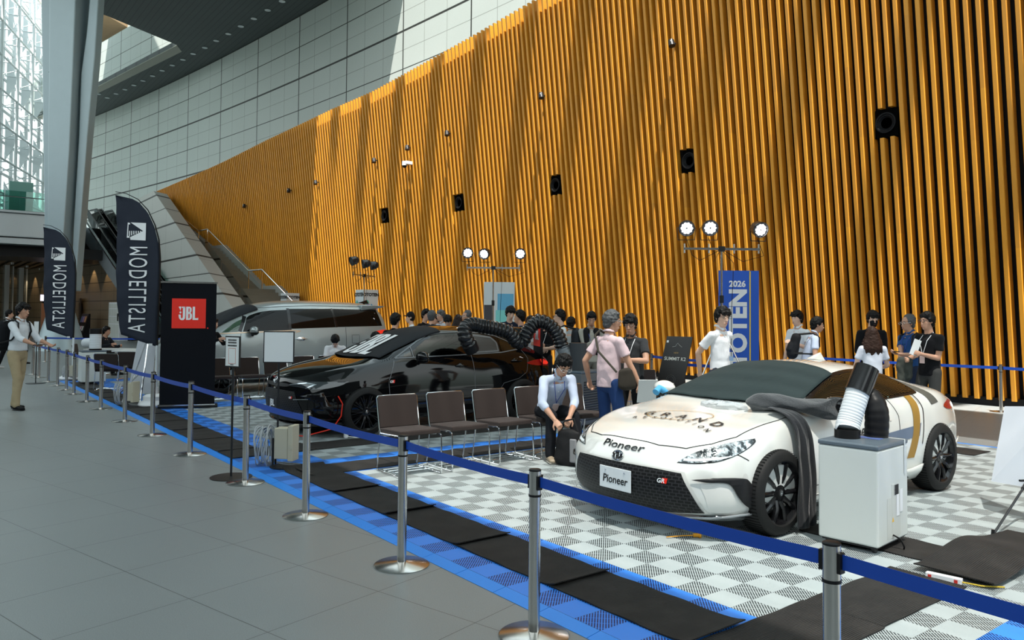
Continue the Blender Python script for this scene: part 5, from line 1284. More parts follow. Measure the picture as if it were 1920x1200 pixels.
def ring_emblem(car, bvh, u, v, side, sc=1., w=.075, ax=(1, 1)):
    o_, d = DIRS[side](u, v); h, n, *_ = bvh.ray_cast(o_, d); n = n if n.dot(d) < 0 else -n
    t1 = Vector((1, 0, 0)); t1 = (t1-n*t1.dot(n)).normalized(); t2 = n.cross(t1)
    if t2.z < 0: t2 = -t2
    m = MB(); P = lambda x, y: h+n*.008+t1*x*sc+t2*y*sc
    m.add([P(.066*math.cos(q*math.pi/16), .045*math.sin(q*math.pi/16))-n*.003*sc for q in range(32)], [tuple(range(32))]); m.obj('badge_field', M_SATBLK, car, fix=False)
    m = MB()
    for rx_, ry_, oy in ((.068, .047, 0), (.026, .044, 0), (.045, .018, .022)):
        m.tube([P(rx_*math.cos(q*math.pi/16), ry_*math.sin(q*math.pi/16)+oy) for q in range(33)], .0055*sc, 6, caps=False)
    m.obj('maker_badge', M_TOYR, car)
def gr_badge(name, car, bvh, u, v, side, w=.075):
    k = 1
    for nm, x0, x1, mt in (('dark', -.5, 0.05, M_GLBLK), ('red', .05, .5, M_RED)):
        decal(name+'_'+nm, [(u+x0*w*k, v-.2*w), (u+x1*w*k, v-.2*w), (u+(x1+.1)*w*k, v+.25*w), (u+(x0+.1)*w*k, v+.25*w)], side, bvh, mt, car, .010, .05, smooth=False)
    me = text_mesh('GR', size=w*.5, bold=.0012, shear=.2); decal_mesh(name+'_letters', me, Matrix.Translation((u, v, 0)) @ Matrix.Diagonal((1, 1, 1, 1)), side, bvh, M_WP, car, .012)
# ---------------------------------------------------------------- white coupe
M_WCAR = mat('pearl white paint', (.70, .71, .68), .22, 0, .01, 2, coat=1.)
WX, WY = -4.215, 4.235
S = dict(L=4.265, W=.8875, fb=.42, rb=.30, lipz=.5, lipback=.10, bulge=.03, grillin=.0, fe=2.2,
  ys=[0, .10, .28, .50, .70, .90, 1.12, 1.32, 1.55, 1.85, 2.12, 2.45, 2.8, 3.1, 3.35, 3.6, 3.85, 4.05, 4.16, 4.22],
  zb=[(0, .20), (.15, .15), (.5, .13), (3.0, .13), (3.9, .18), (4.2, .30)],
  w=[(0, .76), (.1, .80), (.3, .845), (.55, .865), (.86, .88), (1.25, .855), (2.0, .845), (2.7, .855), (3.1, .88), (3.43, .8875), (3.8, .875), (4.2, .80)],
  zm=[(0, .42), (.86, .50), (2, .50), (3.4, .54), (4.2, .58)],
  xf=[(0, .70), (.1, .735), (.3, .77), (.55, .80), (.86, .815), (1.3, .805), (2.0, .815), (2.8, .825), (3.43, .84), (3.9, .79), (4.2, .70)],
  zf=[(0, .575), (.1, .625), (.3, .70), (.55, .775), (.86, .82), (1.15, .815), (1.5, .80), (2.2, .80), (2.8, .835), (3.43, .90), (3.9, .91), (4.2, .84)],
  xh=[(0, .56), (.3, .62), (.6, .64), (.86, .66), (1.3, .72), (1.7, .745), (2.2, .75), (2.8, .74), (3.1, .70), (3.43, .70), (3.9, .66), (4.2, .58)],
  zh=[(0, .60), (.1, .645), (.3, .715), (.6, .785), (.86, .82), (1.3, .875), (1.7, .895), (2.2, .91), (2.8, .935), (3.2, .96), (3.6, .975), (3.9, .955), (4.2, .88)],
  xr=[(0, .30), (.6, .36), (.9, .42), (1.15, .54), (1.35, .66), (1.6, .645), (1.9, .60), (2.2, .565), (2.6, .545), (3.0, .525), (3.4, .51), (3.85, .50), (4.2, .46)],
  zr=[(0, .605), (.1, .65), (.3, .725), (.6, .795), (.9, .845), (1.15, .88), (1.32, .92), (1.55, 1.01), (1.85, 1.13), (2.12, 1.205), (2.45, 1.225), (2.8, 1.205), (3.1, 1.145), (3.45, 1.055), (3.85, .985), (4.05, .97), (4.2, .90)],
  zc=[(0, .61), (.1, .655), (.3, .735), (.6, .80), (.9, .845), (1.15, .88), (1.32, .95), (1.55, 1.06), (1.85, 1.20), (2.12, 1.28), (2.45, 1.305), (2.8, 1.285), (3.1, 1.23), (3.45, 1.13), (3.85, 1.02), (4.05, .995), (4.2, .92)])
ZF[0] = lambda z: z if z < .7 else .7+(z-.7)*.87
wc = root('white_coupe', 'pearl white two door sports coupe with lettering on its bonnet and bumper', 'car', (WX, WY, .018))
m = MB(); m.b.free(); m.b = cage(S); body = m.obj('body', [M_WCAR, M_WELL], wc)
AF, AR = .86, 3.435; WR = .316
cut = arch_cut(AF, .345, .335)+arch_cut(AR, .345, .335)
wv = bake(body, 3, cut)
for x, l in ((.80, True), (-.80, False)):
    for y in (AF, AR): wheel(wc, x*(1.0 if y > 2 else .985), y, WR, .215, 10, 'wide', M_CALB, 'w', left=l)
# glass
swin = [(1.50, .925, 0), (1.62, .985), (1.95, 1.115), (2.2, 1.165), (2.5, 1.185), (2.8, 1.165), (3.05, 1.10), (3.2, 1.03), (3.24, .975), (3.18, .955), (2.6, .935), (2.0, .915), (1.62, .90)]
for sd in 'LR':
    decal('side_window', swin, sd, wv, M_CARGL, wc, .009, .03)
    decal('window_surround', [(1.42, .90, 0), (1.60, 1.005), (1.95, 1.14), (2.2, 1.192), (2.5, 1.212), (2.8, 1.192), (3.09, 1.125), (3.25, 1.045), (3.285, .97), (3.2, .935), (2.6, .915), (2.0, .895), (1.6, .88)], sd, wv, M_GLBLK, wc, .006, .03)
stripe('window_divider', [(2.72, .93), (2.60, 1.19)], .028, 'L', wv, mat('grey window divider', (.10, .14, .12), .2), wc, .006)
decal('windscreen', [(-.60, 1.42), (-.4, 1.32), (0, 1.27), (.4, 1.32), (.60, 1.42), (.56, 1.8), (.50, 2.10), (0, 2.14), (-.50, 2.10), (-.56, 1.8)], 'T', wv, M_CARGL, wc, .003, .08)
decal('rear_window', [(-.46, 3.1), (0, 3.06), (.46, 3.1), (.47, 3.5), (.44, 3.74), (0, 3.80), (-.44, 3.74), (-.47, 3.5)], 'T', wv, M_CARGL, wc, .004, .08)
# front
gr_out = [(-.53, .485, 0), (-.3, .500), (0, .505), (.3, .500), (.53, .485, 0), (.60, .35), (.655, .215, 0), (.3, .175), (0, .17), (-.3, .175), (-.655, .215, 0), (-.60, .35)]
decal('grille_surround', [(x*1.04, .335+(z-.335)*1.07, *r) for x, z, *r in gr_out], 'F', wv, mat('white bumper edge', (.62, .62, .59), .25), wc, .003, .05)
M_GRILL, t, b, X, Y, Z, P = newmat('black mesh grille', .5, .3)
hx = mth(t, 'FRACT', mth(t, 'MULTIPLY', mth(t, 'ADD', X, mth(t, 'MULTIPLY', mth(t, 'FLOOR', mth(t, 'MULTIPLY', Z, 42)), .024)), 21)); hz = mth(t, 'FRACT', mth(t, 'MULTIPLY', Z, 42))
gg_ = mth(t, 'MULTIPLY', mth(t, 'GREATER_THAN', hx, .16), mth(t, 'GREATER_THAN', hz, .25))
t.links.new(mixc(t, gg_, (.028, .028, .030), (.002, .002, .002)), b.inputs['Base Color'])
decal('front_grille', gr_out, 'F', wv, M_GRILL, wc, .006, .05)
for s, sd in ((1, 'L'), (-1, 'R')):
    hl = [(.49*s, .560, 0), (.60*s, .563), (.71*s, .580), (.765*s, .62), (.785*s, .68), (.772*s, .715, 0), (.70*s, .69), (.61*s, .65), (.54*s, .605)]
    # headlamps are laid on from above the corner
    def corner(name, P, off, mt, n=6, step=.03):
        b = bmesh.new(); Q = smoothpoly(P, n); b.faces.new([b.verts.new((p.x, p.y, 0)) for p in Q])
        for ax in (0, 1):
            lo = min(p[ax] for p in Q); hi = max(p[ax] for p in Q); k = math.ceil(lo/step)
            while k*step < hi:
                co = Vector((0, 0, 0)); co[ax] = k*step; no = Vector((0, 0, 0)); no[ax] = 1
                bmesh.ops.bisect_plane(b, geom=b.verts[:]+b.edges[:]+b.faces[:], plane_co=co, plane_no=no); k += 1
        project_bm(b, 'F', wv, off); fix_facing(b, 'F'); m = MB(); m.b.free(); m.b = b; return m.obj(name, mt, wc, fix=False)
    hd = corner('headlamp_seal', [(x+(x-.68*s)*.05, z+(z-.64)*.09, *r) for x, z, *r in hl], .003, M_GLBLK)
    M_HLI, t, b, X, Y, Z, P = newmat('headlamp reflector facets', .12, 1., .6) if 'M_HLI' not in globals() else (M_HLI, None, None, None, None, None, None)
    if t:
        n1 = noise(t, P, 22, 2, .6); t.links.new(mixc(t, ramp(t, n1, .42, .60), (.04, .05, .055), (.75, .80, .82)), b.inputs['Base Color'])
        bumpn(t, b, n1, .8, .01)
    corner('headlamp', hl, .006, M_HLI)
    corner('daytime_light', [(.52*s, .568, 0), (.62*s, .572), (.72*s, .59), (.76*s, .612, 0), (.70*s, .603), (.60*s, .588), (.53*s, .583)], .009, mat('white lamp lens', (.75, .8, .82), .15))
    # corner intake blades
    decal('corner_blade', [(.60*s, .448, 0), (.72*s, .468), (.80*s, .462), (.825*s, .43), (.84*s, .33), (.845*s, .20, 0), (.82*s, .20, 0), (.805*s, .31), (.785*s, .405), (.755*s, .437), (.68*s, .440)], 'F', wv, M_SATBLK, wc, .012, .03, th=.006)
    decal('intake_recess', [(.66*s, .425), (.76*s, .43), (.79*s, .39), (.80*s, .24), (.70*s, .225), (.68*s, .33)], 'F', wv, mat('shaded bumper white', (.70, .70, .67), .3), wc, .003, .03)
decal('front_splitter', [(-.70, .205), (-.35, .168), (0, .163), (.35, .168), (.70, .205), (.80, .21), (.80, .165), (.5, .14), (0, .135), (-.5, .14), (-.80, .165), (-.80, .21)], 'F', wv, mat('silver splitter', (.40, .42, .44), .25, .6), wc, .02, .05, th=.01)
stripe('bonnet_gap', [(-.70, .56), (-.62, .38), (-.5, .24), (-.3, .165), (0, .145), (.3, .165), (.5, .24), (.62, .38), (.70, .56)], .007, 'T', wv, M_GAP, wc, .003)
for s in (1, -1):
    stripe('bonnet_side_gap', [(.70*s, .56), (.715*s, .8), (.72*s, 1.05), (.71*s, 1.25)], .007, 'T', wv, M_GAP, wc, .003)
    stripe('bumper_gap', [(.36, .665), (.50, .61), (.56, .575)], .006, 'L' if s > 0 else 'R', wv, M_GAP, wc, .003)
# number plate
m = MB(); m.box((0, .015, .375), (.33, .008, .165)); pl = m.obj('number_plate', mat('white plate', (.66, .70, .72), .35), wc, smooth=False, bevel=.006)
for xx in (-.1, .1): m = MB(); m.tube([(xx, .010, .432), (xx, .006, .432)], .006, 10); m.obj('plate_screw', M_CHROME, pl)
text_obj('plate_lettering', 'Pioneer', Matrix.Translation((0, .0095, .365)) @ Matrix.Rotation(math.pi/2, 4, 'X'), M_INK, pl, size=.083, bold=.0012, th=.001, shear=.12)
decal_mesh('bumper_lettering', text_mesh('Pioneer', size=.135, bold=.0015, shear=.15), Matrix.Translation((0, .618, 0)) @ Matrix.Diagonal((1, .50, 1, 1)), 'F', wv, M_GLBLK, wc, .006)
ring_emblem(wc, wv, 0, .548, 'F', .78)
gr_badge('grille_badge', wc, wv, .395, .42, 'F', .085)
# bonnet lettering along an arc
M_GOLDL = mat('thin gold line', (.36, .22, .07), .4)
stripe('bonnet_ring', [(.02+.29*math.cos(q*math.pi/24)*math.cos(.22)-.145*math.sin(q*math.pi/24)*math.sin(.22), .735+.29*math.cos(q*math.pi/24)*math.sin(.22)+.145*math.sin(q*math.pi/24)*math.cos(.22)) for q in range(49)], .009, 'T', wv, M_GOLDL, wc, .007, .012)
GL_ = [('G', -.244, .668, .30), ('R', -.085, .690, .15), ('A', .085, .692, 0), ('N', .268, .680, -.12), ('D', .452, .655, -.25)]
for ch, x, y, a in GL_: decal_mesh('bonnet_letter', text_mesh(ch, size=.135, bold=.003), Matrix.Translation((x, y, 0)) @ Matrix.Rotation(a, 4, 'Z'), 'T', wv, M_INK, wc, .009, .015)
for k, ch in enumerate('RESOLUTION'):
    x = -.276+.083*k; decal_mesh('bonnet_small_letter', text_mesh(ch, size=.066, bold=.0015), Matrix.Translation((x, .597-.55*(x-.08)**2-.0*k, 0)) @ Matrix.Rotation(-1.0*(x-.08), 4, 'Z'), 'T', wv, M_INK, wc, .009, .015)
# side: doors, stripes, skirts
stripe('door_gap_front', [(1.24, .42), (1.22, .6), (1.27, .75), (1.33, .86)], .007, 'L', wv, M_GAP, wc); stripe('door_gap_rear', [(2.66, .93), (2.74, .75), (2.72, .55), (2.62, .34)], .007, 'L', wv, M_GAP, wc)
stripe('door_gap_bottom', [(1.24, .42), (1.3, .30), (2.55, .30), (2.62, .34)], .006, 'L', wv, M_GAP, wc)
handle(wc, wv, 2.46, .712, M_WCAR)
mirror_part(wc, .80, 1.60, .915, M_GLBLK, 1, 1.0); mirror_part(wc, -.80, 1.60, .915, M_WCAR, -1, 1.0)
decal('gold_side_stripe', [(2.93, 1.16, 0), (3.01, 1.145, 0), (3.10, 1.0), (3.11, .8), (3.04, .55), (2.95, .36, 0), (2.83, .36, 0), (2.94, .58), (2.99, .8), (2.99, 1.0)], 'L', wv, mat('matt gold film', (.34, .19, .035), .45, .2), wc, .0042, .05)
decal('grey_side_band', [(2.38, .50, 0), (2.84, .53, 0), (2.96, .54, 0), (3.05, .545, 0), (3.10, .66, 0), (2.98, .64, 0), (2.38, .60, 0)], 'L', wv, mat('slate blue film', (.12, .16, .23), .4), wc, .0035, .05, smooth=False)
stripe('thin_black_line', [(3.09, 1.10), (3.16, .98), (3.18, .8), (3.13, .6), (3.09, .47)], .012, 'L', wv, M_SATBLK, wc, .004); stripe('thin_black_line', [(3.06, 1.12), (3.13, 1.0), (3.15, .84)], .004, 'L', wv, M_SATBLK, wc, .004)
decal('grey_quarter_patch', [(3.18, 1.09, 0), (3.30, 1.06), (3.45, .98), (3.52, .84, 0), (3.36, .82, 0), (3.32, .95)], 'L', wv, mat('dark grey film', (.09, .09, .08), .4), wc, .004, .04)
decal_mesh('door_lettering', text_mesh('Pioneer', size=.15, bold=.001, shear=.12), Matrix.Translation((1.98, .66, 0)), 'L', wv, M_INK, wc, .005)
decal('side_skirt', [(1.25, .155, 0), (3.06, .155, 0), (3.08, .30, 0), (2.9, .275), (2.4, .245), (1.7, .235), (1.25, .25, 0)], 'L', wv, M_WCAR, wc, .022, .06, smooth=False, th=.01)
decal('skirt_recess', [(2.30, .175, 0), (2.78, .18, 0), (2.88, .205, 0), (2.76, .25), (2.66, .285, 0), (2.34, .265, 0)], 'L', wv, M_SATBLK, wc, .036, .05)
decal('skirt_recess_panel', [(2.30, .20, 0), (2.62, .20, 0), (2.68, .225), (2.62, .26, 0), (2.32, .25, 0)], 'L', wv, M_WCAR, wc, .040, .05)
decal('rear_bumper_flap', [(3.86, .20, 0), (4.02, .22, 0), (4.0, .45, 0), (3.84, .42, 0)], 'L', wv, M_WCAR, wc, .015, .05, smooth=False, th=.008)
decal('front_side_marker', [(.44, .33), (.50, .33), (.53, .46), (.49, .48)], 'L', wv, mat('clear marker lens', (.6, .6, .58), .2), wc, .004, .04)
decal('tail_lamp', [(.50, .80), (.78, .83), (.80, .74), (.5, .72)], 'B', wv, mat('red tail lens', (.35, .01, .01), .15), wc, .006, .05)
m = MB(); m.add([(-.035, 2.66, 1.215), (.035, 2.66, 1.215), (.028, 2.92, 1.185), (-.028, 2.92, 1.185), (-.008, 2.86, 1.275), (.008, 2.86, 1.275)], [(0, 1, 5, 4), (2, 3, 4, 5), (1, 2, 5), (3, 0, 4), (0, 3, 2, 1)]); m.obj('roof_antenna', M_WCAR, wc, bevel=.008)
# ---- cloths on the white car
def cloth(name, label, P, bvhs, offx, material, nu, nv, fn, cat='cloth', group=None, car=wc, fold=.006, side='T', th=.004):
    r = D.objects.new(name, None)
    D.objects.remove(r)
    b = bmesh.new(); vs = [[b.verts.new((*fn(i/nu, j/nv), 0)) for i in range(nu+1)] for j in range(nv+1)]
    for j in range(nv):
        for i in range(nu): b.faces.new((vs[j][i], vs[j][i+1], vs[j+1][i+1], vs[j+1][i]))
    seeds = random.Random(len(label)); ks = [(seeds.uniform(5, 22), seeds.uniform(5, 22), seeds.uniform(0, 6)) for _ in range(6)]
    for v in b.verts:
        u, w = v.co.x, v.co.y; o_, d = DIRS[side](u, w); h = bvhs.ray_cast(o_, d)
        f = sum(math.sin(k[0]*u+k[1]*w+k[2]) for k in ks)/6
        if h[0] is None: v.co = Vector((u, w, .5)); continue
        n = h[1] if h[1].dot(d) < 0 else -h[1]; v.co = h[0]+n*(offx+fold*(f+.5)*1.2)
    fix_facing(b, side)
    m = MB(); m.b.free(); m.b = b; o = m.obj(name, material, fix=False); o.location = car.location
    c = sum((v.co for v in o.data.vertices), Vector())/len(o.data.vertices)
    for v in o.data.vertices: v.co -= c
    o.location = car.location+c; q = o.modifiers.new('s', 'SOLIDIFY'); q.thickness = th; q.offset = 1
    return tag(o, label, cat, group)
M_GRCLOTH = mat('dark green grey fabric', (.020, .034, .036), .75, 0, .25, 6, .35, 14, spec=.25)
def wsf(u, v):     # over the windscreen; u across (right to left), v base to roof
    y = 1.25+.90*v; hw = .70-.155*v; x = -hw-.03*(1-v)+2*hw*u
    return (x, y+.10*abs(2*u-1)**2*(1-v)-.03*(2*u-1)**2*v)
cloth('windscreen_cover', 'dark green grey cloth covering the windscreen of the white car', None, wv, .014, M_GRCLOTH, 44, 26, wsf)
M_TOWEL = mat('charcoal fleece towel', (.060, .066, .072), .95, 0, .3, 60, .5, 90, sheen=.5, spec=.1)
m = MB(); P0 = [(.42, 1.16, .905), (.50, 1.20, .925), (.60, 1.26, .925), (.70, 1.32, .915), (.80, 1.40, .895), (.88, 1.50, .885), (.93, 1.58, .90)]
N = 40; vs = []; ring_n = 22
def cr_(P, t_):
    s_ = t_*(len(P)-1); i = min(int(s_), len(P)-2); f = s_-i; p = [Vector(P[max(0, min(len(P)-1, i+k))]) for k in (-1, 0, 1, 2)]
    return .5*((2*p[1])+(-p[0]+p[2])*f+(2*p[0]-5*p[1]+4*p[2]-p[3])*f*f+(-p[0]+3*p[1]-3*p[2]+p[3])*f**3)
for i in range(N+1):
    t_ = i/N; c = cr_(P0, t_); r_ = .060+.014*math.sin(t_*9)+.022*t_
    for k in range(ring_n):
        a = 2*math.pi*k/ring_n; q = 1+.10*math.sin(a*3+t_*7)+.07*math.sin(a*5-t_*16)
        vs.append(c+Vector((.02*math.sin(a*2+t_*5), math.cos(a)*r_*1.45*q, math.sin(a)*r_*q*(1.0 if math.sin(a) > 0 else .8))))
fs = [(i*ring_n+k, i*ring_n+(k+1) % ring_n, (i+1)*ring_n+(k+1) % ring_n, (i+1)*ring_n+k) for i in range(N) for k in range(ring_n)]+[tuple(range(ring_n)), tuple(N*ring_n+k for k in range(ring_n))]
m.add(vs, fs); o = m.obj('towel', M_TOWEL, sub=1); tag(o, 'charcoal fleece towel bundled at the foot of the white car windscreen', 'towel'); c = Vector((WX+.5, WY+1.4, .93)); 
for v in o.data.vertices: v.co += Vector((WX, WY, .018))-c
o.location = c
# dark strip of cloth hanging over the fender and wheel
m = MB(); prof = [(.60, 1.18, .905), (.70, 1.17, .885), (.78, 1.16, .86), (.845, 1.15, .80), (.885, 1.14, .70), (.905, 1.13, .55), (.915, 1.13, .38), (.915, 1.12, .20), (.92, 1.12, .03)]
def strf(u, v):
    c = cr_(prof, v); w = .085+.035*v; fold = .014*math.sin(u*11+v*3)*min(1, v*2)+.008*math.sin(u*23-v*5)
    return c+Vector((fold+.004, (u-.5)*2*w, 0))
m.grid(strf, 16, 40); o = m.obj('hanging_cloth', mat('dark grey hanging cloth', (.018, .020, .024), .85, 0, .2, 20, .3, 40, sheen=.3, spec=.15)); q = o.modifiers.new('s', 'SOLIDIFY'); q.thickness = .004
c = Vector((WX+.9, WY+1.13, .3))
for v in o.data.vertices: v.co += Vector((WX, WY, .018))-c
o.location = c; tag(o, 'long dark strip of cloth hanging over the white car fender to the floor', 'cloth')
# clear plastic bag on the scuttle
m = MB(); m.ell((WX+.14, WY+1.14, .885), (.24, .075, .042), 24, 12)
rr = random.Random(4)
for v in m.b.verts: v.co += Vector((rr.uniform(-.012, .012), rr.uniform(-.01, .01), rr.uniform(-.008, .008)))
M_PLAST = mat('clear crumpled plastic', (.62, .68, .72), .12, 0, .1, 20, .4, 30, alpha=.55)
o = m.obj('plastic_bag', M_PLAST); tag(o, 'crumpled clear plastic bag lying at the base of the white car windscreen', 'bag'); c = Vector((WX+.14, WY+1.14, .885))
for v in o.data.vertices: v.co -= c
o.location = c
m = MB(); m.tube([(WX-.84, WY+1.56, .90), (WX-.88, WY+1.50, .935), (WX-.87, WY+1.44, .90)], .035, 12); o = m.obj('blue_tape_roll', mat('light blue tape', (.08, .38, .68), .4)); c = Vector((WX-.88, WY+1.44, .93))
for v in o.data.vertices: v.co -= c
o.location = c; tag(o, 'light blue rolled pad on the far mirror of the white car', 'pad')
# ---------------------------------------------------------------- black hatchback
ZF[0] = lambda z: z
M_BCAR = mat('gloss black paint', (.003, .003, .0035), .045, 0, .0, 2, spec=.5)
BX, BY = -10.20, 3.82
S = dict(L=4.39, W=.905, fb=.36, rb=.28, lipz=.68, lipback=.10, bulge=.035, fe=2.4,
  ys=[0, .10, .28, .50, .72, .93, 1.15, 1.35, 1.6, 1.9, 2.2, 2.6, 3.0, 3.35, 3.65, 3.9, 4.12, 4.28, 4.36],
  zb=[(0, .21), (.15, .17), (.5, .15), (3.2, .15), (3.9, .20), (4.36, .32)],
  w=[(0, .78), (.1, .82), (.3, .86), (.6, .885), (.93, .90), (1.3, .875), (2.2, .865), (3.0, .875), (3.57, .905), (4.0, .885), (4.36, .80)],
  zm=[(0, .50), (.93, .54), (2, .52), (3.5, .58), (4.36, .62)],
  xf=[(0, .72), (.1, .76), (.3, .80), (.6, .83), (.93, .84), (1.3, .83), (2.2, .83), (3.0, .835), (3.57, .855), (4.0, .81), (4.36, .72)],
  zf=[(0, .70), (.1, .75), (.3, .82), (.6, .88), (.93, .91), (1.3, .92), (2.2, .93), (3.0, .95), (3.57, .98), (4.0, .97), (4.36, .88)],
  xh=[(0, .60), (.3, .66), (.6, .68), (.93, .70), (1.3, .75), (1.8, .775), (2.6, .775), (3.2, .76), (3.7, .72), (4.1, .68), (4.36, .62)],
  zh=[(0, .73), (.1, .785), (.3, .855), (.6, .92), (.93, .955), (1.3, .99), (1.8, 1.0), (2.6, 1.015), (3.2, 1.04), (3.7, 1.08), (4.1, 1.04), (4.36, .93)],
  xr=[(0, .32), (.6, .40), (.93, .50), (1.2, .68), (1.5, .67), (1.85, .62), (2.2, .59), (2.8, .58), (3.3, .565), (3.7, .55), (4.1, .56), (4.36, .54)],
  zr=[(0, .74), (.1, .79), (.3, .865), (.6, .93), (.93, .975), (1.15, 1.01), (1.35, 1.09), (1.6, 1.19), (1.9, 1.305), (2.2, 1.365), (2.6, 1.385), (3.0, 1.375), (3.35, 1.34), (3.65, 1.28), (3.9, 1.18), (4.12, 1.06), (4.36, .95)],
  zc=[(0, .75), (.1, .80), (.3, .875), (.6, .94), (.93, .985), (1.15, 1.025), (1.35, 1.12), (1.6, 1.235), (1.9, 1.37), (2.2, 1.435), (2.6, 1.455), (3.0, 1.45), (3.35, 1.42), (3.65, 1.36), (3.9, 1.25), (4.12, 1.10), (4.36, .97)])
bc = root('black_hatchback', 'glossy black hatchback with covered windscreen and a person inside', 'car', (BX, BY, .018))
m = MB(); m.b.free(); m.b = cage(S); body = m.obj('body', [M_BCAR, M_WELL], bc)
AF2, AR2 = .93, 3.57; WR2 = .325
fw = [(1.74, 1.035), (2.62, 1.05), (2.56, 1.33), (2.2, 1.315), (1.98, 1.25), (1.80, 1.15)]
m = MB(); m.add([(x, y, z) for x in (-1.1, 1.1) for y, z in fw], [tuple(range(6)), tuple(range(11, 5, -1))]+[(i, 6+i, 6+(i+1) % 6, (i+1) % 6) for i in range(6)]); wcut = m.obj('cut', M_WELL, smooth=False)
bv = bake(body, 3, arch_cut(AF2, .355, .35)+arch_cut(AR2, .355, .35)+[wcut])
for x, l in ((.815, True), (-.815, False)):
    for y in (AF2, AR2): wheel(bc, x, y, WR2, .225, 10, 'twin', M_CALR, 'b', left=l)
M_GREYT = mat('satin grey window trim', (.14, .15, .16), .35, .4)
for sd in 'LR':
    decal('front_window', [(*p, 0) for p in fw], sd, bv, M_CARGL2, bc, .002, .06, smooth=False)
    decal('quarter_window', [(1.47, 1.025, 0), (1.69, 1.03, 0), (1.69, 1.11, 0), (1.60, 1.08), (1.5, 1.04)], sd, bv, M_CARGL, bc, .004, .04)
    decal('rear_side_window', [(2.73, 1.05, 0), (3.22, 1.065, 0), (3.24, 1.20), (3.16, 1.29, 0), (2.95, 1.325), (2.70, 1.335, 0)], sd, bv, mat('window with sunshade', (.045, .047, .047), .3), bc, .004, .05)
    decal('rear_quarter_glass', [(3.26, 1.068, 0), (3.62, 1.10, 0), (3.5, 1.19), (3.30, 1.265, 0)], sd, bv, M_CARGL, bc, .004, .05)
    stripe('window_trim', [(1.42, 1.01), (1.62, 1.115), (1.85, 1.235), (2.05, 1.315), (2.3, 1.352), (2.65, 1.362), (3.0, 1.345), (3.25, 1.30), (3.45, 1.22), (3.66, 1.10)], .016, sd, bv, M_GREYT, bc, .006)
    stripe('window_trim_lower', [(1.42, 1.01), (2.65, 1.035), (3.25, 1.052), (3.66, 1.10)], .014, sd, bv, M_GREYT, bc, .006)
    stripe('front_pillar_trim', [(1.71, 1.02), (1.71, 1.16)], .014, sd, bv, M_GREYT, bc, .007); stripe('door_pillar', [(2.66, 1.04), (2.63, 1.345)], .05, sd, bv, M_GLBLK, bc, .006)
    stripe('rear_window_frame', [(2.73, 1.06), (3.20, 1.075), (3.22, 1.2), (3.15, 1.275), (2.74, 1.32), (2.73, 1.06)], .022, sd, bv, mat('grey sunshade rim', (.16, .165, .17), .4), bc, .007)
decal('windscreen', [(-.62, 1.36), (-.35, 1.24), (0, 1.2), (.35, 1.24), (.62, 1.36), (.56, 1.85), (.53, 2.15), (0, 2.2), (-.53, 2.15), (-.56, 1.85)], 'T', bv, M_CARGL, bc, .003, .08)
stripe('door_gap', [(1.30, .40), (1.28, .7), (1.40, .98)], .008, 'L', bv, M_GREYT, bc, .002); stripe('door_gap_middle', [(2.68, 1.03), (2.70, .8), (2.70, .33)], .008, 'L', bv, M_GREYT, bc, .002)
stripe('door_gap_rear', [(3.66, 1.08), (3.72, .95), (3.66, .75), (3.50, .66), (3.22, .60), (3.10, .45)], .008, 'L', bv, M_GREYT, bc, .002)
handle(bc, bv, 2.48, .875, M_BCAR); handle(bc, bv, 3.48, .92, M_BCAR)
mirror_part(bc, .84, 1.75, 1.03, M_BCAR, 1, 1.05, M_GLBLK); mirror_part(bc, -.84, 1.75, 1.03, M_BCAR, -1, 1.05, M_GLBLK)
M_SILV = mat('bright lamp reflector', (.55, .60, .64), .12, .8)
for s in (1, -1):
    decal('headlamp', [(.36*s, .665, 0), (.55*s, .66), (.76*s, .64), (.83*s, .67), (.845*s, .73, 0), (.70*s, .735), (.52*s, .715), (.37*s, .69, 0)], 'F', bv, mat('headlamp glass dark', (.03, .035, .04), .05, spec=1.), bc, .005, .03)
    stripe('light_signature', [(.38*s, .683), (.52*s, .702), (.66*s, .715), (.74*s, .70), (.70*s, .665), (.67*s, .652)], .012, 'F', bv, M_SILV, bc, .010, .02)
    decal('corner_blade', [(.62*s, .55, 0), (.80*s, .60, 0), (.845*s, .40, 0), (.83*s, .27, 0), (.80*s, .42), (.74*s, .51)], 'F', bv, M_GLBLK, bc, .014, .03, th=.008)
decal('front_grille', [(-.50, .60, 0), (0, .615), (.50, .60, 0), (.62, .40), (.66, .235, 0), (0, .20), (-.66, .235, 0), (-.62, .40)], 'F', bv, M_GRILL, bc, .006, .05)
decal('upper_grille', [(-.36, .69), (0, .70), (.36, .69), (.33, .655), (0, .65), (-.33, .655)], 'F', bv, M_SATBLK, bc, .006, .05)
decal('splitter', [(-.72, .22), (0, .185), (.72, .22), (.82, .20), (.5, .155), (0, .145), (-.5, .155), (-.82, .20)], 'F', bv, M_GLBLK, bc, .03, .05, th=.012)
ring_emblem(bc, bv, 0, .725, 'F', 1.0)
m = MB(); m.box((-.02, .005, .42), (.33, .008, .165)); pl = m.obj('number_plate', M_SATBLK, bc, smooth=False, bevel=.006)
text_obj('plate_lettering', 'JBL', Matrix.Translation((-.02, -.0005, .42)) @ Matrix.Rotation(math.pi/2, 4, 'X'), M_WP, pl, size=.12, bold=.003, th=.001)
gr_badge('grille_badge', bc, bv, .44, .52, 'F', .07); gr_badge('fender_badge', bc, bv, 1.32, .70, 'L', .09)
stripe('grille_bar', [(.50, .50), (.72, .515)], .008, 'F', bv, M_SILV, bc, .012)
decal('tail_lamp', [(.40, .90), (.78, .93), (.82, .84), (.5, .82), (.4, .84)], 'B', bv, mat('red tail lens', (.35, .01, .01), .15), bc, .006, .05)
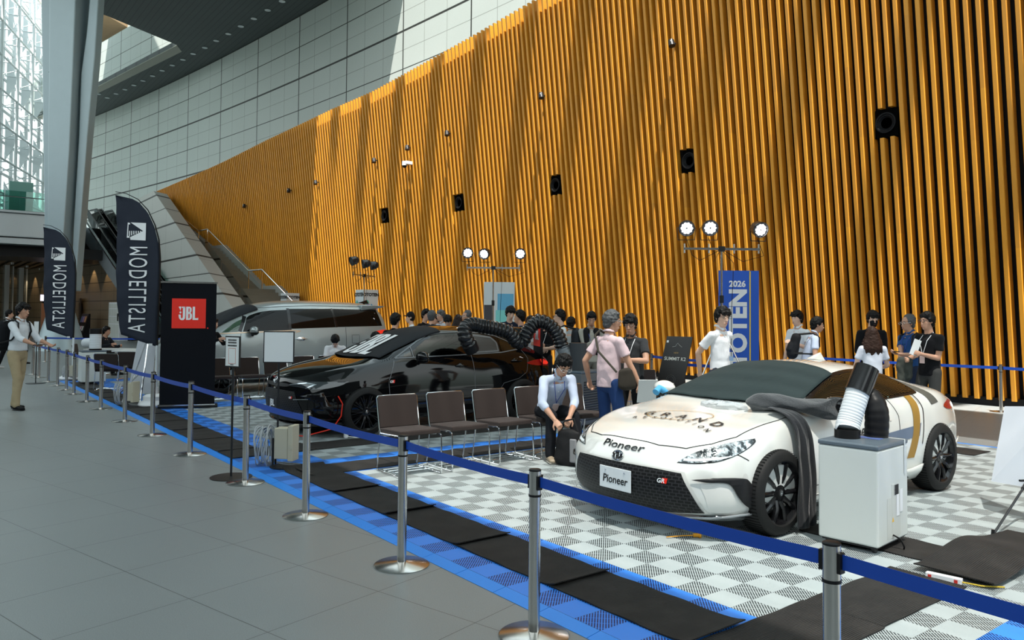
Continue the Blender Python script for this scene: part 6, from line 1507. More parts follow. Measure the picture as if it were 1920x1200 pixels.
decal('tail_lamp_side', [(4.02, .93), (4.2, .90), (4.2, .85), (4.06, .86)], 'L', bv, mat('red tail lens lit', (.6, .01, .01), .15, emit=(1, .05, .02), es=.3), bc, .006, .04)
m = MB(); m.ell((0, 3.95, 1.415), (.60, .16, .018), 24, 8); m.obj('roof_spoiler', M_BCAR, bc)
m = MB(); m.tube([(.95, .50, .56), (.955, .56, .46), (.94, .55, .30), (.9, .45, .14), (.6, .2, .03), (.2, .1, .012)], .008, 8); o = m.obj('red_cable', mat('red cable', (.75, .03, .01), .35), bc)
m = MB(); m.box((.86, .66, .06), (.05, .05, .12)); m.obj('charger_plug', M_WHT, bc, bevel=.01); m = MB(); m.tube([(.86, .66, .02), (1.0, .8, .01), (1.1, 1.3, .008), (1.25, 1.8, .008)], .006, 6); m.obj('white_lead', M_WHT, bc)
# inside: seat backs and wheel
m = MB(); m.box((.38, 2.52, 1.12), (.42, .10, .34), M=Matrix.Rotation(-.2, 3, 'X')); m.ell((.38, 2.54, 1.31), (.13, .05, .07)); m.obj('seat_back', mat('dark seat fabric', (.02, .02, .02), .8), bc, bevel=.02)
m = MB(); m.tube([(-.38+.17*math.cos(q*math.pi/12), 1.86+.05*math.sin(q*math.pi/12), 1.1+.15*math.sin(q*math.pi/12)) for q in range(25)], .013, 8); m.obj('steering_wheel', M_SATBLK, bc)
M_NAVY = mat('black windscreen shade fabric', (.016, .019, .023), .7, 0, .2, 6, .15, 12, spec=.2)
def bsf(u, v):
    y = 1.04+1.26*v; hw = .70-.18*v; x = -hw+2*hw*u
    return (x, y+.12*abs(2*u-1)**2*(1-v)*1.4)
cv = cloth('windscreen_cover', 'black cloth with white logo lettering covering the black car windscreen', None, bv, .012, M_NAVY, 40, 40, bsf, fold=.004, car=bc)
jm = jbl_mesh(); b = jm.b; b2 = b.copy(); b.free()
Mx = Matrix.Translation((-.04, 1.45, 0)) @ Matrix.Diagonal((.52, .60, 1, 1))
lt = decal_mesh('cover_lettering', b2, Mx, 'T', bv, M_WP, None, .030, .05)
for v in lt.data.vertices: v.co += bc.location-cv.location
lt.parent = cv
# ---------------------------------------------------------------- silver van
M_SVAN = mat('satin silver paint', (.36, .40, .40), .30, .35, .01, 2, coat=.6)
VX, VY = -16.68, 3.88
S = dict(L=4.86, W=.925, fb=.30, rb=.16, lipz=.9, lipback=.08, bulge=.03, fe=3.,
  ys=[0, .10, .3, .55, .75, .97, 1.25, 1.55, 1.9, 2.3, 2.8, 3.3, 3.8, 4.2, 4.45, 4.62, 4.74, 4.82],
  zb=[(0, .24), (.2, .19), (.6, .17), (3.6, .17), (4.3, .22), (4.82, .30)],
  w=[(0, .84), (.3, .90), (.97, .925), (2.4, .92), (4.0, .925), (4.5, .90), (4.82, .84)],
  zm=[(0, .55), (2, .60), (4.82, .62)],
  xf=[(0, .80), (.3, .86), (.97, .90), (2.4, .905), (4.0, .905), (4.5, .88), (4.82, .82)],
  zf=[(0, .86), (.3, .96), (.6, 1.03), (.97, 1.07), (1.6, 1.09), (2.4, 1.10), (4.2, 1.12), (4.82, 1.08)],
  xh=[(0, .70), (.3, .78), (.6, .80), (.97, .85), (1.6, .875), (2.4, .88), (4.2, .87), (4.82, .80)],
  zh=[(0, .92), (.3, 1.02), (.6, 1.09), (.97, 1.15), (1.3, 1.19), (2.4, 1.23), (4.2, 1.27), (4.82, 1.24)],
  xr=[(0, .40), (.3, .5), (.6, .72), (.9, .80), (1.2, .79), (1.55, .76), (1.9, .745), (2.5, .74), (4.2, .73), (4.6, .72), (4.82, .72)],
  zr=[(0, .95), (.3, 1.06), (.55, 1.16), (.75, 1.26), (.97, 1.37), (1.25, 1.51), (1.55, 1.645), (1.9, 1.74), (2.3, 1.79), (3.0, 1.82), (4.2, 1.80), (4.5, 1.77), (4.62, 1.72), (4.74, 1.60), (4.82, 1.40)],
  zc=[(0, .97), (.3, 1.09), (.55, 1.19), (.75, 1.31), (.97, 1.44), (1.25, 1.60), (1.55, 1.74), (1.9, 1.85), (2.3, 1.905), (3.0, 1.925), (4.2, 1.90), (4.5, 1.86), (4.62, 1.80), (4.74, 1.66), (4.82, 1.44)])
vc = root('silver_van', 'large satin silver people carrier with dark windows behind the black car', 'car', (VX, VY, .018))
m = MB(); m.b.free(); m.b = cage(S); body = m.obj('body', [M_SVAN, M_WELL], vc)
AF3, AR3 = .97, 3.93; WR3 = .35
vv = bake(body, 3, arch_cut(AF3, .385, .38, .56)+arch_cut(AR3, .385, .38, .56))
for x, l in ((.825, True), (-.825, False)):
    for y in (AF3, AR3): wheel(vc, x, y, WR3, .23, 10, 'wide', M_CALB, 'v', left=l)
M_VGL = mat('tinted van glass', (.004, .004, .004), .04, spec=.25)
M_CHR2 = mat('bronze chrome trim', (.40, .30, .22), .25, .9)
for sd in 'LR':
    decal('front_quarter_window', [(.98, 1.225, 0), (1.32, 1.25, 0), (1.42, 1.50, 0), (1.25, 1.42)], sd, vv, mat('green reflecting glass', (.04, .09, .05), .03, spec=1.), vc, .004, .05)
    decal('front_window', [(1.40, 1.245, 0), (2.36, 1.27, 0), (2.36, 1.70, 0), (1.9, 1.665), (1.6, 1.585), (1.5, 1.52, 0)], sd, vv, M_VGL, vc, .004, .06)
    decal('sliding_door_window', [(2.42, 1.30, 0), (3.42, 1.33, 0), (3.36, 1.735, 0), (2.42, 1.72, 0)], sd, vv, M_VGL, vc, .004, .08, smooth=False)
    decal('rear_side_window', [(3.46, 1.335, 0), (4.60, 1.36, 0), (4.50, 1.72, 0), (3.40, 1.735, 0)], sd, vv, M_VGL, vc, .004, .08, smooth=False)
    stripe('window_pillar', [(2.39, 1.27), (2.39, 1.73)], .06, sd, vv, M_GLBLK, vc, .005); stripe('window_pillar', [(3.45, 1.33), (3.38, 1.74)], .05, sd, vv, M_GLBLK, vc, .006)
    stripe('front_pillar', [(1.34, 1.25), (1.47, 1.56)], .07, sd, vv, M_GLBLK, vc, .006)
    stripe('belt_trim', [(.95, 1.205), (1.4, 1.225), (2.2, 1.25), (2.45, 1.265), (2.62, 1.25), (2.5, 1.225)], .022, sd, vv, M_CHR2, vc, .007)
    stripe('roof_gap', [(1.75, 1.73), (2.3, 1.77), (2.9, 1.795), (4.3, 1.79)], .008, sd, vv, M_GAP, vc, .003)
stripe('sliding_door_gap', [(2.42, .32), (2.42, 1.24)], .008, 'L', vv, M_GAP, vc); stripe('sliding_door_gap', [(3.66, 1.33), (3.66, .8), (3.52, .7)], .008, 'L', vv, M_GAP, vc); stripe('front_door_gap', [(1.30, .35), (1.30, .9), (1.36, 1.2)], .008, 'L', vv, M_GAP, vc)
stripe('fuel_flap_gap', [(3.80, .98), (3.98, .98), (3.98, 1.16), (3.80, 1.16), (3.80, .98)], .006, 'L', vv, M_GAP, vc)
handle(vc, vv, 2.62, 1.08, M_CHROME, 'L', .26); handle(vc, vv, 2.2, 1.08, M_CHROME, 'L', .24)
mirror_part(vc, .90, 1.58, 1.27, M_SVAN, 1, 1.15, M_SATBLK)
decal('tail_lamp', [(4.40, 1.20, 0), (4.78, 1.13, 0), (4.80, 1.24), (4.62, 1.27), (4.40, 1.235, 0)], 'L', vv, mat('red tail lens lit', (.6, .01, .01), .15), vc, .008, .04)
decal('tail_lamp_rear', [(.60, 1.13), (.80, 1.14), (.80, 1.26), (.60, 1.25)], 'B', vv, mat('red tail lens', (.35, .01, .01), .15), vc, .006, .05)
decal('rear_window', [(-.62, 1.22), (.62, 1.22), (.58, 1.66), (-.58, 1.66)], 'B', vv, M_VGL, vc, .004, .08, smooth=False)
m = MB(); m.add([(-.74, 4.1, 1.835), (.74, 4.1, 1.835), (.72, 4.72, 1.815), (-.72, 4.72, 1.815), (-.74, 4.1, 1.70), (.74, 4.1, 1.70), (.66, 4.64, 1.77), (-.66, 4.64, 1.77)], [(0, 1, 2, 3), (7, 6, 5, 4), (0, 4, 5, 1), (1, 5, 6, 2), (2, 6, 7, 3), (3, 7, 4, 0)]); m.obj('roof_spoiler', M_SVAN, vc, bevel=.02)
m = MB(); m.add([(.55, 4.1, 1.88), (.62, 4.1, 1.87), (.6, 4.35, 1.86), (.56, 4.35, 1.86), (.585, 4.3, 1.95)], [(0, 1, 4), (1, 2, 4), (2, 3, 4), (3, 0, 4)]); m.obj('roof_antenna', M_GLBLK, vc)
decal('sill_trim', [(1.35, .22, 0), (3.5, .22, 0), (3.5, .27, 0), (1.35, .27, 0)], 'L', vv, M_GLBLK, vc, .01, .2, smooth=False)
def vsf(u, v):
    y = .52+1.25*v; hw = .76-.10*v; return (-hw+2*hw*u, y+.10*abs(2*u-1)**2*(1-v))
cloth('windscreen_cover', 'black cloth covering the windscreen of the silver van', None, vv, .014, M_NAVY, 30, 30, vsf, car=vc)
# ================================================================ people
from mathutils import noise as mn
def ecap(mb, p0, r0, p1, r1, X=None, n=16, k=5, fe=1.):
    """tapered elliptical capsule from p0 to p1; r = (rx, ry) or a number"""
    p0, p1 = Vector(p0), Vector(p1); r0 = r0 if isinstance(r0, tuple) else (r0, r0); r1 = r1 if isinstance(r1, tuple) else (r1, r1)
    d = (p1-p0); L = d.length; d = d/L if L > 1e-6 else Vector((0, 0, 1))
    X = Vector(X) if X is not None else (Vector((1, 0, 0)) if abs(d.x) < .8 else Vector((0, 1, 0)))
    X = (X-d*X.dot(d)).normalized(); Y = d.cross(X); rings = []
    for j in range(k+1):
        a = math.pi/2*(1-j/k); rings.append((p0-d*min(r0)*math.sin(a), r0[0]*math.cos(a), r0[1]*math.cos(a)))
    for j in range(k+1):
        a = math.pi/2*j/k; rings.append((p1+d*min(r1)*math.sin(a)*fe, r1[0]*math.cos(a), r1[1]*math.cos(a)))
    vs = []; fs = []
    for c, a, b in rings:
        for q in range(n):
            t_ = 2*math.pi*q/n; vs.append(c+X*max(a, 1e-4)*math.cos(t_)+Y*max(b, 1e-4)*math.sin(t_))
    for i in range(len(rings)-1):
        for q in range(n): fs.append((i*n+q, i*n+(q+1) % n, (i+1)*n+(q+1) % n, (i+1)*n+q))
    fs += [tuple(reversed(range(n))), tuple((len(rings)-1)*n+q for q in range(n))]
    mb.add(vs, fs)
def chainc(mb, pts, rs, X=None):
    for (p, r), (q, s) in zip(zip(pts, rs), zip(pts[1:], rs[1:])): ecap(mb, p, r, q, s, X)
def remesh(mb, vox, it=3, disp=0., dsc=20., name='blob'):
    me = mb.mesh(name, [], smooth=True); o = D.objects.new('tmp', me); COL.objects.link(o)
    q = o.modifiers.new('r', 'REMESH'); q.mode = 'VOXEL'; q.voxel_size = vox; q.use_smooth_shade = True
    if it: q = o.modifiers.new('s', 'SMOOTH'); q.factor = .5; q.iterations = it
    dg = bpy.context.evaluated_depsgraph_get(); m2 = D.meshes.new_from_object(o.evaluated_get(dg)); D.objects.remove(o); D.meshes.remove(me)
    if disp:
        ns = [v.normal.copy() for v in m2.vertices]
        for v, n in zip(m2.vertices, ns): v.co += n*disp*mn.noise(v.co*dsc)
    m2.shade_smooth(); return m2
def ik(a, b, l1, l2, hint):
    a, b = Vector(a), Vector(b); d = b-a; L = min(d.length, (l1+l2)*.999); dn = d.normalized(); b = a+dn*L
    x = (l1*l1-l2*l2+L*L)/(2*L); h = math.sqrt(max(l1*l1-x*x, 0)); hv = Vector(hint); hv = (hv-dn*hv.dot(dn)).normalized(); return a+dn*x+hv*h, b
def skinm(tone): return mat('skin %d' % tone, [(.60, .34, .23), (.50, .27, .175), (.66, .42, .31)][tone], .5, 0, .08, 30, .08, 120, sheen=.1)
M_HAIR = mat('black hair', (.005, .0045, .0045), .45, 0, .3, 90, .5, 140, spec=.22); M_HAIRG = mat('grey streaked hair', (.10, .105, .11), .5, 0, .7, 60, .5, 140)
M_HAIRB = mat('brown wavy hair', (.045, .022, .015), .42, 0, .5, 50, .6, 90); M_EYEW = mat('eye white', (.7, .7, .68), .3); M_LIPS = mat('lips', (.38, .14, .11), .5)
def dirimg(deg):
    t_ = math.radians(deg); v = -fh*math.cos(t_)+rh*math.sin(t_); return v
def hand(mb, w, d, n, s, curl, side):
    """wrist w, pointing d, palm normal n; five fingers"""
    d = d.normalized(); n = (n-d*n.dot(d)).normalized(); x = d.cross(n)*side
    ecap(mb, w-d*.015*s, (.025*s, .020*s), w+d*.03*s, (.036*s, .017*s), X=x); ecap(mb, w+d*.03*s, (.037*s, .016*s), w+d*.075*s, (.038*s, .014*s), X=x)
    for k, (off, L) in enumerate(((-.029, .066), (-.010, .078), (.010, .073), (.028, .057))):
        b = w+d*.080*s+x*off*s; c = curl*(1+.12*k); p = b; dd = d.copy()
        for j, f in enumerate((.45, .32, .23)):
            dd = (Matrix.Rotation(c*(.55 if j == 0 else .9)*(-1 if side > 0 else -1), 3, d.cross(n)) @ dd).normalized() if False else (dd*math.cos(c*.7)+n*math.sin(c*.7) if j == 0 else (dd*math.cos(c*.8)+(n*dd.dot(d)-d*dd.dot(n))*math.sin(c*.8))).normalized()
            q = p+dd*L*f*s; ecap(mb, p, (.0088-.0008*j)*s, q, (.0080-.0008*j)*s, n=10, k=3); p = q
    b = w+d*.025*s-x*.030*s; m_ = b+(d*.6-x*.75+n*.35).normalized()*.038*s; e = m_+(d*.85-x*.2+n*.5).normalized()*.033*s
    ecap(mb, b, .013*s, m_, .0105*s, n=10, k=3); ecap(mb, m_, .0105*s, e, .0085*s, n=10, k=3)
PEOPLE = {}
def person(key, label, loc, face, h=1.7, tone=0, near=False, hair='short', top=('shirt', (.8, .8, .8)), sleeve='short', pants=(.02, .02, .025), shoes=(.015, .015, .015), lean=0., side=0.,
           head=(0, 0), hands=None, feet=None, pelvis=None, curl=.5, glasses=False, hairc=None, belly=1., extras=(), group=None, palm=None, legs=True):
    s = h/1.72; vox = .0075 if near else .013
    r = root('person', label, 'person', loc, math.atan2(face.y, face.x)-math.pi/2, group)
    Pv = Vector(pelvis) if pelvis else Vector((0, 0, .93*s))
    up = Vector((math.sin(side), math.sin(lean), math.cos(lean))).normalized(); fw = Vector((0, math.cos(lean), -math.sin(lean))); X = Vector((1, 0, 0))
    N_ = Pv+up*.50*s; Cst = Pv+up*.34*s; W_ = Pv+up*.14*s
    SH = [N_+X*sd*.168*s-up*.058*s for sd in (-1, 1)]
    HR = Matrix.Rotation(-head[0], 3, 'Z') @ Matrix.Rotation(-head[1], 3, 'X')
    hs = s*1.08; Hc = N_+up*.045*s+Vector((0, .02*s, .0))+(HR @ Vector((0, .015, .115)))*s
    H = lambda x, y, z: Hc+(HR @ Vector((x, y, z)))*hs
    hands = hands or [(-.27, .03, .80), (.27, .05, .80)]; feet = feet or [(-.10, -.03, 0), (.11, .06, 0)]
    # --- body
    b = MB(); HX = HR @ X
    ecap(b, H(0, -.008, .03), (.074*s, .084*s), H(0, .0, .045), (.073*s, .083*s), X=HX, n=24, k=8)
    ecap(b, H(0, .022, -.01), (.062*s, .066*s), H(0, .030, -.062), (.045*s, .048*s), X=HX, n=20); ecap(b, H(0, .050, -.088), (.024*s, .020*s), H(0, .045, -.08), (.03*s, .022*s), X=HX)
    ecap(b, H(0, .080, .012), .008*s, H(0, .097, -.030), .0115*s, n=10); ecap(b, H(-.010, .088, -.032), .008*s, H(.010, .088, -.032), .008*s, n=10)
    ecap(b, H(-.035, .070, .030), .010*s, H(.035, .070, .030), .010*s, n=8); ecap(b, H(-.016, .080, -.060), .0075*s, H(.016, .080, -.060), .0075*s, n=8)
    for sd in (-1, 1): ecap(b, H(sd*.074, -.008, .020), (.007*s, .018*s), H(sd*.073, -.004, -.018), (.006*s, .012*s), X=HX, n=10)
    ecap(b, N_-up*.02*s, .060*s, H(0, -.012, -.055), .052*s)
    ecap(b, N_-up*.08*s, (.125*s, .07*s), W_, (.11*s, .08*s), X=X); ecap(b, W_, (.11*s, .08*s), Pv, (.125*s, .085*s), X=X)
    arms = []
    for i, sd in enumerate((-1, 1)):
        el, wr = ik(SH[i], Vector(hands[i])*1., .285*s, .25*s, (sd*.45, -1, -.25) if not palm or len(palm) < 3 else palm[2][i]); arms.append((SH[i], el, wr))
        chainc(b, [SH[i], SH[i].lerp(el, .5), el, el.lerp(wr, .35), wr], [.048*s, .045*s, .036*s, .037*s, .024*s])
    lg = []
    for i, sd in enumerate((-1, 1)):
        hp = Pv+X*sd*.085*s-up*.01*s; an = Vector(feet[i])+Vector((0, -.02, .085*s)); kn, an = ik(hp, an, .42*s, .425*s, (sd*.12, 1, .1)); lg.append((hp, kn, an))
        chainc(b, [hp, kn, kn.lerp(an, .3), an], [.075*s, .05*s, .05*s, .034*s])
    me = remesh(b, vox, 2, name='body')
    hb = MB()
    for i, sd in enumerate((-1, 1)):
        S_, el, wr = arms[i]; dd = (wr-el).normalized(); pn = Vector(palm[i]) if palm else Vector((-sd, .1, 0)); tgt = dd
        if palm and len(palm) > 3: tgt = Vector(palm[3][i])
        hand(hb, wr, (dd+tgt).normalized() if palm and len(palm) > 3 else dd, pn, s, curl, sd)
    hm = remesh(hb, .0042 if near else .008, 1, name='hands')
    bm = bmesh.new(); bm.from_mesh(me); bm.from_mesh(hm); bm.to_mesh(me); bm.free(); D.meshes.remove(hm); me.shade_smooth()
    me.materials.append(skinm(tone)); bo = mobj('body', me, r)
    # --- eyes, brows, lips
    e = MB()
    for sd in (-1, 1): e.ell(H(sd*.031, .0785, .012), (.0125*s, .006*s, .0055*s), 10, 6, M=HR)
    e.obj('eyes', M_EYEW, r); e = MB()
    for sd in (-1, 1): e.ell(H(sd*.031, .0825, .012), (.0058*s, .004*s, .0056*s), 8, 6, M=HR)
    e.obj('pupils', M_HAIR, r); e = MB()
    hc = hairc or M_HAIR
    for sd in (-1, 1): e.tube([H(sd*.015, .083, .030), H(sd*.032, .083, .034), H(sd*.048, .072, .029)], [.0035*s, .0042*s, .002*s], 6)
    e.obj('eyebrows', hc, r); e = MB(); e.ell(H(0, .0855, -.060), (.020*s, .005*s, .006*s), 12, 6, M=HR); e.obj('lips', M_LIPS, r)
    # --- hair
    g = MB()
    if hair == 'cap':
        ecap(g, H(0, -.03, .0), (.080*s, .078*s), H(0, -.03, .03), (.082*s, .085*s), X=HX)
    if hair in ('short', 'long', 'fringe', 'thin'):
        ty = .01 if hair != 'thin' else -.02
        ecap(g, H(0, -.022, .045), (.088*s, .092*s), H(0, ty-.014, .064), (.084*s, .088*s), X=HX, n=20, k=6)
        ecap(g, H(0, -.050, -.030), (.070*s, .050*s), H(0, -.040, .03), (.086*s, .076*s), X=HX, n=20)
        for sd in (-1, 1): ecap(g, H(sd*.066, -.015, .010), (.017*s, .034*s), H(sd*.064, .012, .045), (.022*s, .04*s), X=HX)
        if hair != 'thin': [ecap(g, H(-.05+.02*k, .046, .088), .026*s, H(-.056+.0224*k, .066-.012*abs(k-2.5)/2.5, .062+.008*((k*3) % 4)/3), .013*s, n=8) for k in range(6)]
        if hair == 'fringe':
            for k in range(7): ecap(g, H(-.05+.0167*k, .074, .070), .016*s, H(-.056+.0187*k, .084, .040-.006*((k*5) % 3)), .008*s, n=8)
            for sd in (-1, 1): ecap(g, H(sd*.072, .0, .03), .018*s, H(sd*.072, .005, -.005), .012*s)
        if hair == 'long':
            for k in range(22):
                a = math.pi*(.02+.96*k/21); x, y = math.cos(a)*.082, -math.sin(a)*.085-.01
                pts = [H(x*.9, y*.8, .03), H(x*1.1, y, -.04), H(x*1.35+.012*math.sin(k*2), y*1.15+.01*math.cos(k*3), -.12), H(x*1.45+.02*math.sin(k*3+1), y*1.2-.01, -.20), H(x*1.4+.02*math.sin(k*5), y*1.1, -.26-.02*((k*7) % 3))]
                chainc(g, pts, [.026*s, .028*s, .026*s, .022*s, .012*s])
    hm = remesh(g, .007 if near else .011, 1, disp=.010*s if hair != 'cap' else .002, dsc=48, name='hair'); hm.materials.append(hc); mobj('hair', hm, r)
    if hair == 'cap':
        g = MB(); ecap(g, H(0, -.012, .052), (.086*s, .094*s), H(0, -.005, .072), (.080*s, .088*s), X=HX, n=20, k=6); ecap(g, H(-.04, .10, .052), (.05*s, .012*s), H(.04, .10, .052), (.05*s, .012*s), X=HR @ Vector((0, 1, 0))); cm = remesh(g, .009, 2, name='cap'); cm.materials.append(mat('black cap cloth', (.012, .012, .014), .8)); mobj('cap', cm, r)
    if hair == 'mask' or 'mask' in extras:
        g = MB(); ecap(g, H(0, .045, -.035), (.060*s, .056*s), H(0, .040, -.068), (.050*s, .050*s), X=HX, n=20); cm = remesh(g, .007, 2, name='face_mask'); cm.materials.append(mat('black mask cloth', (.01, .01, .012), .8)); mobj('face_mask', cm, r)
    if glasses:
        g = MB()
        for sd in (-1, 1):
            g.tube([H(sd*.033+.024*math.cos(q*math.pi/8), .100, .010+.017*math.sin(q*math.pi/8)) for q in range(17)], .0022*s, 6, caps=False); g.tube([H(sd*.057, .099, .014), H(sd*.078, .02, .018), H(sd*.079, -.01, .014)], .002*s, 6)
        g.tube([H(-.009, .101, .014), H(.009, .101, .014)], .002*s, 6); g.obj('glasses', M_BLKM if glasses is True else M_SS, r)
    # --- top
    kind, colr = top[0], top[1]; cm_ = top[2] if len(top) > 2 else mat('cloth %s' % str(colr), colr, .85, 0, .12, 10, .55, 16, spec=.12, sheen=.06)
    g = MB(); t_ = .012*s
    ecap(g, N_-up*.13*s+fw*.005, (.150*s, .092*s*belly), W_, (.140*s*belly, .102*s*belly), X=X, n=24); ecap(g, W_, (.138*s*belly, .102*s*belly), Pv-up*(.085 if kind != 'tucked' else -.03)*s, (.155*s, .112*s*belly), X=X, n=24, fe=.08)
    for sd in (-1, 1): ecap(g, N_-up*.035*s, .055*s, N_-up*.062*s+X*sd*.135*s, .054*s)
    ecap(g, N_-up*.03*s, .066*s, N_+up*.008*s, .056*s)
    sl = {'short': .62, 'half': 1.0, 'long': 1.0}[sleeve]
    for i, sd in enumerate((-1, 1)):
        S_, el, wr = arms[i]; q = S_.lerp(el, sl); ecap(g, S_, .055*s, S_.lerp(q, .5), .056*s); ecap(g, S_.lerp(q, .5), .056*s, q, (.062 if sleeve == 'short' else .048)*s, fe=.1 if sleeve == 'short' else 1)
        if sleeve == 'long': chainc(g, [el, el.lerp(wr, .5), wr-(wr-el).normalized()*.01], [.050*s, .044*s, .036*s])
        if sleeve == 'half': chainc(g, [el, el.lerp(wr, .22)], [.050*s, .048*s])
    sm = remesh(g, vox*1.05, 3, disp=.007*s if near else .004, dsc=13, name=kind); sm.materials.append(cm_); mobj('shirt' if kind != 'jacket' else 'jacket', sm, r)
    if kind in ('shirt', 'tucked', 'polo'):
        g = MB()
        for sd in (-1, 1):
            A0 = N_+up*.035*s; g.add([A0+X*sd*.005+fw*.078*s-up*.02*s, A0+X*sd*.05*s+fw*.07*s-up*.035*s, A0+X*sd*.062*s+fw*.02*s+up*.012*s, A0+X*sd*.055*s-fw*.05*s+up*.02*s, A0-fw*.062*s+up*.022*s, A0-fw*.052*s+up*.045*s, A0+X*sd*.045*s-fw*.035*s+up*.045*s, A0+X*sd*.052*s+fw*.02*s+up*.032*s, A0+X*sd*.012*s+fw*.068*s+up*.0*s], [(0, 1, 2, 7, 8), (2, 3, 6, 7), (3, 4, 5, 6)])
        o = g.obj('collar', cm_, r, fix=False); q = o.modifiers.new('s', 'SOLIDIFY'); q.thickness = .004
        g = MB()
        for k in range(4): g.ell(N_-up*(.06+.09*k)*s+fw*(.10+.004*k)*s*belly, (.006, .004, .006), 8, 6)
        g.obj('buttons', M_WHT if colr[0] > .3 else M_BLK, r)
    # --- trousers and shoes
    if legs:
        g = MB(); pm = mat('trousers %s' % str(pants), pants, .85, 0, .2, 12, .5, 14, spec=.2)
        ecap(g, Pv+up*.03*s, (.142*s, .104*s*belly), Pv-up*.05*s, (.150*s, .108*s), X=X, n=24)
        for hp, kn, an in lg: chainc(g, [hp-up*.02*s, hp.lerp(kn, .5), kn, kn.lerp(an, .4), an+Vector((0, 0, .0))], [.088*s, .080*s, .066*s, .062*s, .055*s])
        pmn = remesh(g, vox*1.1, 3, disp=.007*s if near else .004, dsc=11, name='trousers'); pmn.materials.append(pm); mobj('trousers', pmn, r)
        g = MB(); ecap(g, Pv+up*.055*s, (.144*s, .106*s*belly), Pv+up*.075*s, (.143*s, .105*s*belly), X=X, n=28, k=2); g.obj('belt', M_BLK, r) if kind == 'tucked' else g.b.free()
        for i, (hp, kn, an) in enumerate(lg):
            f = Vector(feet[i]); g = MB(); z0 = an.z-.085*s
            ecap(g, (an.x, an.y+.0, z0+.045*s), (.038*s, .035*s), (an.x+(.02 if i else -.02), an.y+.14*s, z0+.032*s), (.042*s, .026*s), X=X); ecap(g, (an.x, an.y-.025*s, z0+.045*s), .036*s, (an.x, an.y+.01, z0+.085*s), .038*s)
            shm = remesh(g, .009, 2, name='shoe'); shm.materials.append(mat('shoe %s' % str(shoes), shoes, .45)); so_ = mobj('shoe', shm, r)
            g = MB(); ecap(g, (an.x, an.y-.025*s, z0+.012), (.043*s, .012), (an.x+(.02 if i else -.02), an.y+.145*s, z0+.012), (.046*s, .012), X=X); g.obj('sole', mat('shoe sole', (.3, .28, .24), .6) if shoes[0] > .1 else M_BLK, so_)
    if 'lanyard' in extras or 'lanyardw' in extras:
        lc = M_WHT if 'lanyardw' in extras else mat('blue lanyard', (.03, .06, .35), .6)
        g = MB(); yb_ = .115*belly*s
        g.tube([N_-fw*.055*s+up*.02*s, N_+X*.065*s+up*.015*s, N_+X*.06*s+fw*(yb_+.0)-up*.10*s, N_+fw*(yb_+.012)-up*.30*s], .004, 6); g.tube([N_-fw*.055*s+up*.02*s, N_-X*.065*s+up*.015*s, N_-X*.06*s+fw*(yb_+.0)-up*.10*s, N_+fw*(yb_+.012)-up*.30*s], .004, 6)
        lo = g.obj('lanyard', lc, r); g = MB(); g.box(N_+fw*(yb_+.022)-up*.36*s, (.075, .006, .105), M=Matrix.Rotation(-lean, 3, 'X')); g.obj('badge', mat('badge card', (.72, .55, .52), .4), lo, smooth=False)
    if 'nametag' in extras:
        g = MB(); g.box(N_+fw*.125*s-up*.34*s+X*(-.06), (.075, .006, .055)); g.obj('name_badge', mat('blue white badge', (.25, .40, .62), .4, 0, .6, 60), r, smooth=False)
    if 'headset' in extras:
        g = MB(); g.tube([H(.085*math.cos(q*math.pi/8), -.01, .03+.095*math.sin(q*math.pi/8)) for q in range(9)], .006, 6); g.obj('headset', M_BLK, r)
    bpy.context.view_layer.update(); MW = r.matrix_world
    PEOPLE[key] = dict(root=r, M=MW, hands=[MW @ (a[2]+(a[2]-a[1]).normalized()*.07*s) for a in arms], chest=MW @ Cst, back=MW @ (Cst-fw*.12*s), neck=MW @ N_, up=MW.to_3x3() @ up, fw=MW.to_3x3() @ fw, X=MW.to_3x3() @ X, s=s)
    return r
def at(x, ytop, dep, zf=.018):
    p = Wd(x, ytop, dep); return Vector((p.x, p.y, zf)), p.z-zf
def put(key, label, x, ytop, dep, deg, zf=.018, h=None, **k):
    loc, hh = at(x, ytop, dep, zf); return person(key, label, loc, dirimg(deg), h=h or hh, **k)
def backpack(key, label, colr=(.012, .013, .016), size=(.30, .15, .44), dz=-.06, straps=True, ofs=.055):
    P = PEOPLE[key]; c = P['back']-P['fw']*(size[1]/2+ofs)+P['up']*dz; r = root('backpack', label, 'backpack', c)
    R_ = Matrix((P['X'], P['fw'], P['up'])).transposed(); g = MB()
    ecap(g, c+P['up']*(-size[2]*.33), (size[0]*.5, size[1]*.55), c+P['up']*size[2]*.28, (size[0]*.44, size[1]*.45), X=P['X'], n=24); ecap(g, c-P['fw']*size[1]*.4-P['up']*size[2]*.2, (size[0]*.40, size[1]*.3), c-P['fw']*size[1]*.35+P['up']*.0, (size[0]*.36, size[1]*.25), X=P['X'])
    for v in g.b.verts: v.co -= c
    me = remesh(g, .013, 3, disp=.006, dsc=12, name='backpack'); me.materials.append(mat('bag cloth %s' % str(colr), colr, .75, 0, .2, 20, .3, 30)); mobj('bag_body', me, r)
    if straps:
        N_ = P['neck']; s = P['s']; g = MB()
        for sd in (-1, 1):
            g.tube([q-c for q in (c+P['up']*size[2]*.38+P['X']*sd*.07, N_+P['X']*sd*.10*s+P['up']*.022*s-P['fw']*.03, N_+P['X']*sd*.115*s+P['fw']*.07*s-P['up']*.02*s, N_+P['X']*sd*.13*s+P['fw']*.10*s-P['up']*.16*s, N_+P['X']*sd*.165*s+P['fw']*.02-P['up']*.30*s, c-P['up']*size[2]*.3+P['X']*sd*size[0]*.45)], .013, 8)
        g.obj('strap', M_BLK, r)
    return r
